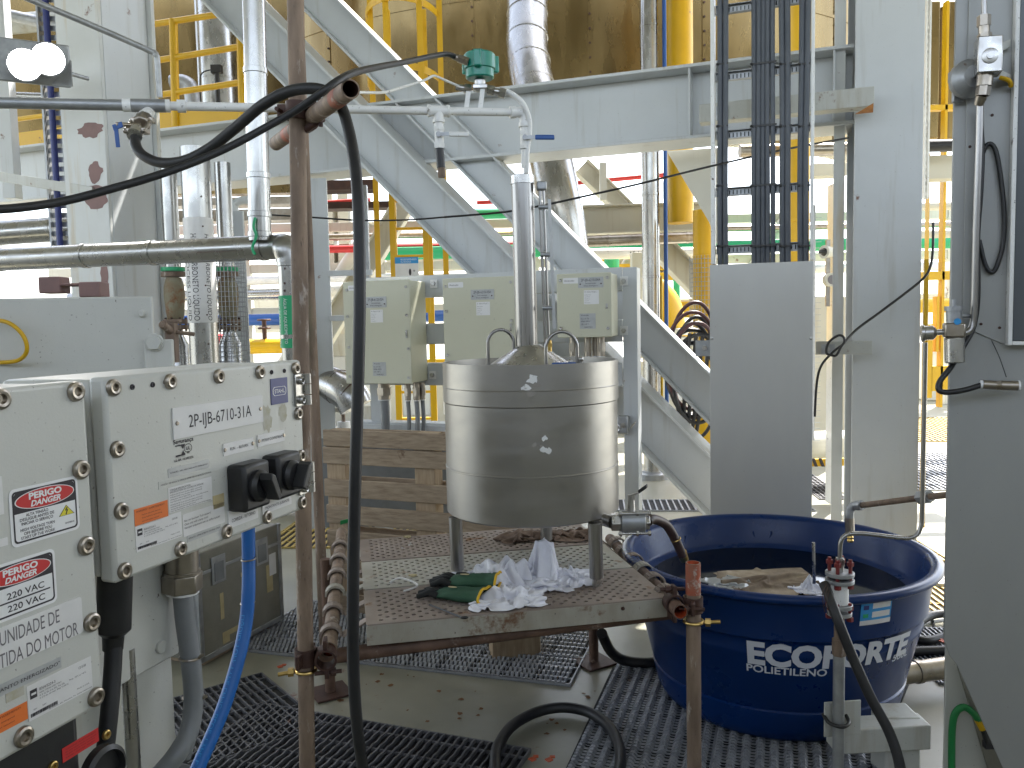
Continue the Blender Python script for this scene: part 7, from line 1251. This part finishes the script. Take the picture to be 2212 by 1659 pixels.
q = B(); q.cyl(KD(2032, 716, .09), KD(2010, 717, .09), .008, n=12); q.lathe(KD(2012, 717, .09), KD(1980, 719, .09) - KD(2012, 717, .09), [(.012, 0), (.020, .008), (.020, .028), (.024, .030), (.024, .037), (.02, .038), (0, .036)], 28); q.obj('pressure_gauge', 'steelp', root)
q = B(); q.cyl(KD(2056, 682, .09), KD(2098, 683, .05), .0055, n=10); q.obj('bracket_rod', 'galv', root)
# ================================================================ FLOOR HOSES AND BITS
z_ = .02
def on_f(px, py, z=.03): return PL(px, py, V((0, 0, z)), UP)
root = thing('floor_hose', 'black hose lying in a loop on the deck in front of the platform', 'hose', on_f(1210, 1560))
q = B(); q.tube([on_f(1075, 1760), on_f(1070, 1640), on_f(1082, 1600), on_f(1110, 1565), on_f(1160, 1538), on_f(1215, 1528), on_f(1270, 1538), on_f(1312, 1566), on_f(1335, 1605), on_f(1340, 1650), on_f(1325, 1720)], .0195, 16, 6); q.obj('hose', 'rubber', root)
q = B(); q.tube([P(1300, 1368, 3.3), on_f(1318, 1405, .10), on_f(1345, 1425, .04), on_f(1390, 1432, .03), on_f(1440, 1428, .03)], .022, 14, 6); tag(q.obj('floor_hose', 'rubber'), 'short black hose curving from under the platform to the tub', 'hose')
for pts, lab in (([(1985, 1345), (2010, 1330), (2050, 1325), (2110, 1330)], 'upper black hose on the deck between tub and cabinet'), ([(1970, 1378), (2000, 1385), (2030, 1378), (2080, 1362)], 'middle black hose on the deck between tub and cabinet'), ([(1955, 1408), (2000, 1406), (2040, 1405), (2100, 1404)], 'lowest black hose on the deck between tub and cabinet')):
    q = B(); q.tube([on_f(*p) for p in pts], .02, 12, 5); tag(q.obj('floor_hose', 'rubber'), lab, 'hose', 'black hoses right of the tub')
a_, b_ = on_f(1900, 1462, .09), on_f(2060, 1440, .09); pipe('low_pipe', 'brownish steel pipe low on the deck right of the tub', [a_, b_], .042, 'bronze', 1)
g = G(1112, 1418); root = thing('wood_block', 'pale wooden block on the grating under the platform', 'block', g); q = B(); q.box(V((g.x, g.y + .03, .06)), .22, .10, .12, V((.98, .2, 0)), V((-.2, .98, 0))); q.obj('block', 'woodl', root, .004)
q = B()
for px, py in ((1343, 1352), (1437, 1645 - 230)): pass
for i, (px, py) in enumerate(((1436, 1377), (1403, 1426), (1596, 1508), (1186, 1641), (1150, 1640), (605, 1440), (1560, 1090), (2035, 1385))):
    c = on_f(px, py, .036); q = B(); q.box(c, .02, .02, .004, V((.8, .6, 0)), V((-.6, .8, 0))); q.box(c + V((.012, .018, 0)), .018, .013, .004)
    tag(q.obj('grating_clip', 'oran', ang=0), ['orange marked clip on the grating under the platform', 'orange clip near the floor plate corner', 'orange clip on the grating left of the tub foot', 'orange clip on the near dark grating by the hose loop', 'small orange clip left of the hose loop', 'orange clip by the flight case foot', 'orange clip on the far grating behind the valve', 'orange clip by the right cabinet'][i], 'clip', 'orange grating clips')
rnd = random.Random(11); q = B()
for cx, cy, k, sp in ((850, 1478, 6, 60), (1335, 1790 - 290, 5, 30), (960, 1540, 10, 120), (1180, 1560, 8, 70), (700, 1500, 5, 40), (1300, 1500, 8, 40)):
    for _ in range(k):
        c = G(cx + rnd.uniform(-sp, sp), cy + rnd.uniform(-sp * .4, sp * .4)); s_ = rnd.uniform(.003, .014); c.z = .0025; q.add([c + V((s_ * rnd.uniform(.5, 1.3) * math.cos(t), s_ * rnd.uniform(.5, 1.3) * math.sin(t), 0)) for t in [2 * math.pi * i / 9 for i in range(9)]], [tuple(range(9))])
o_ = q.obj('rust_spots', nmat('rust_spot', (.20, .085, .025), (.10, .05, .02), .8, scale=60), ang=0, fix=False); tag(o_, 'small rust spots on the painted deck plates', 'rust', kind='stuff')
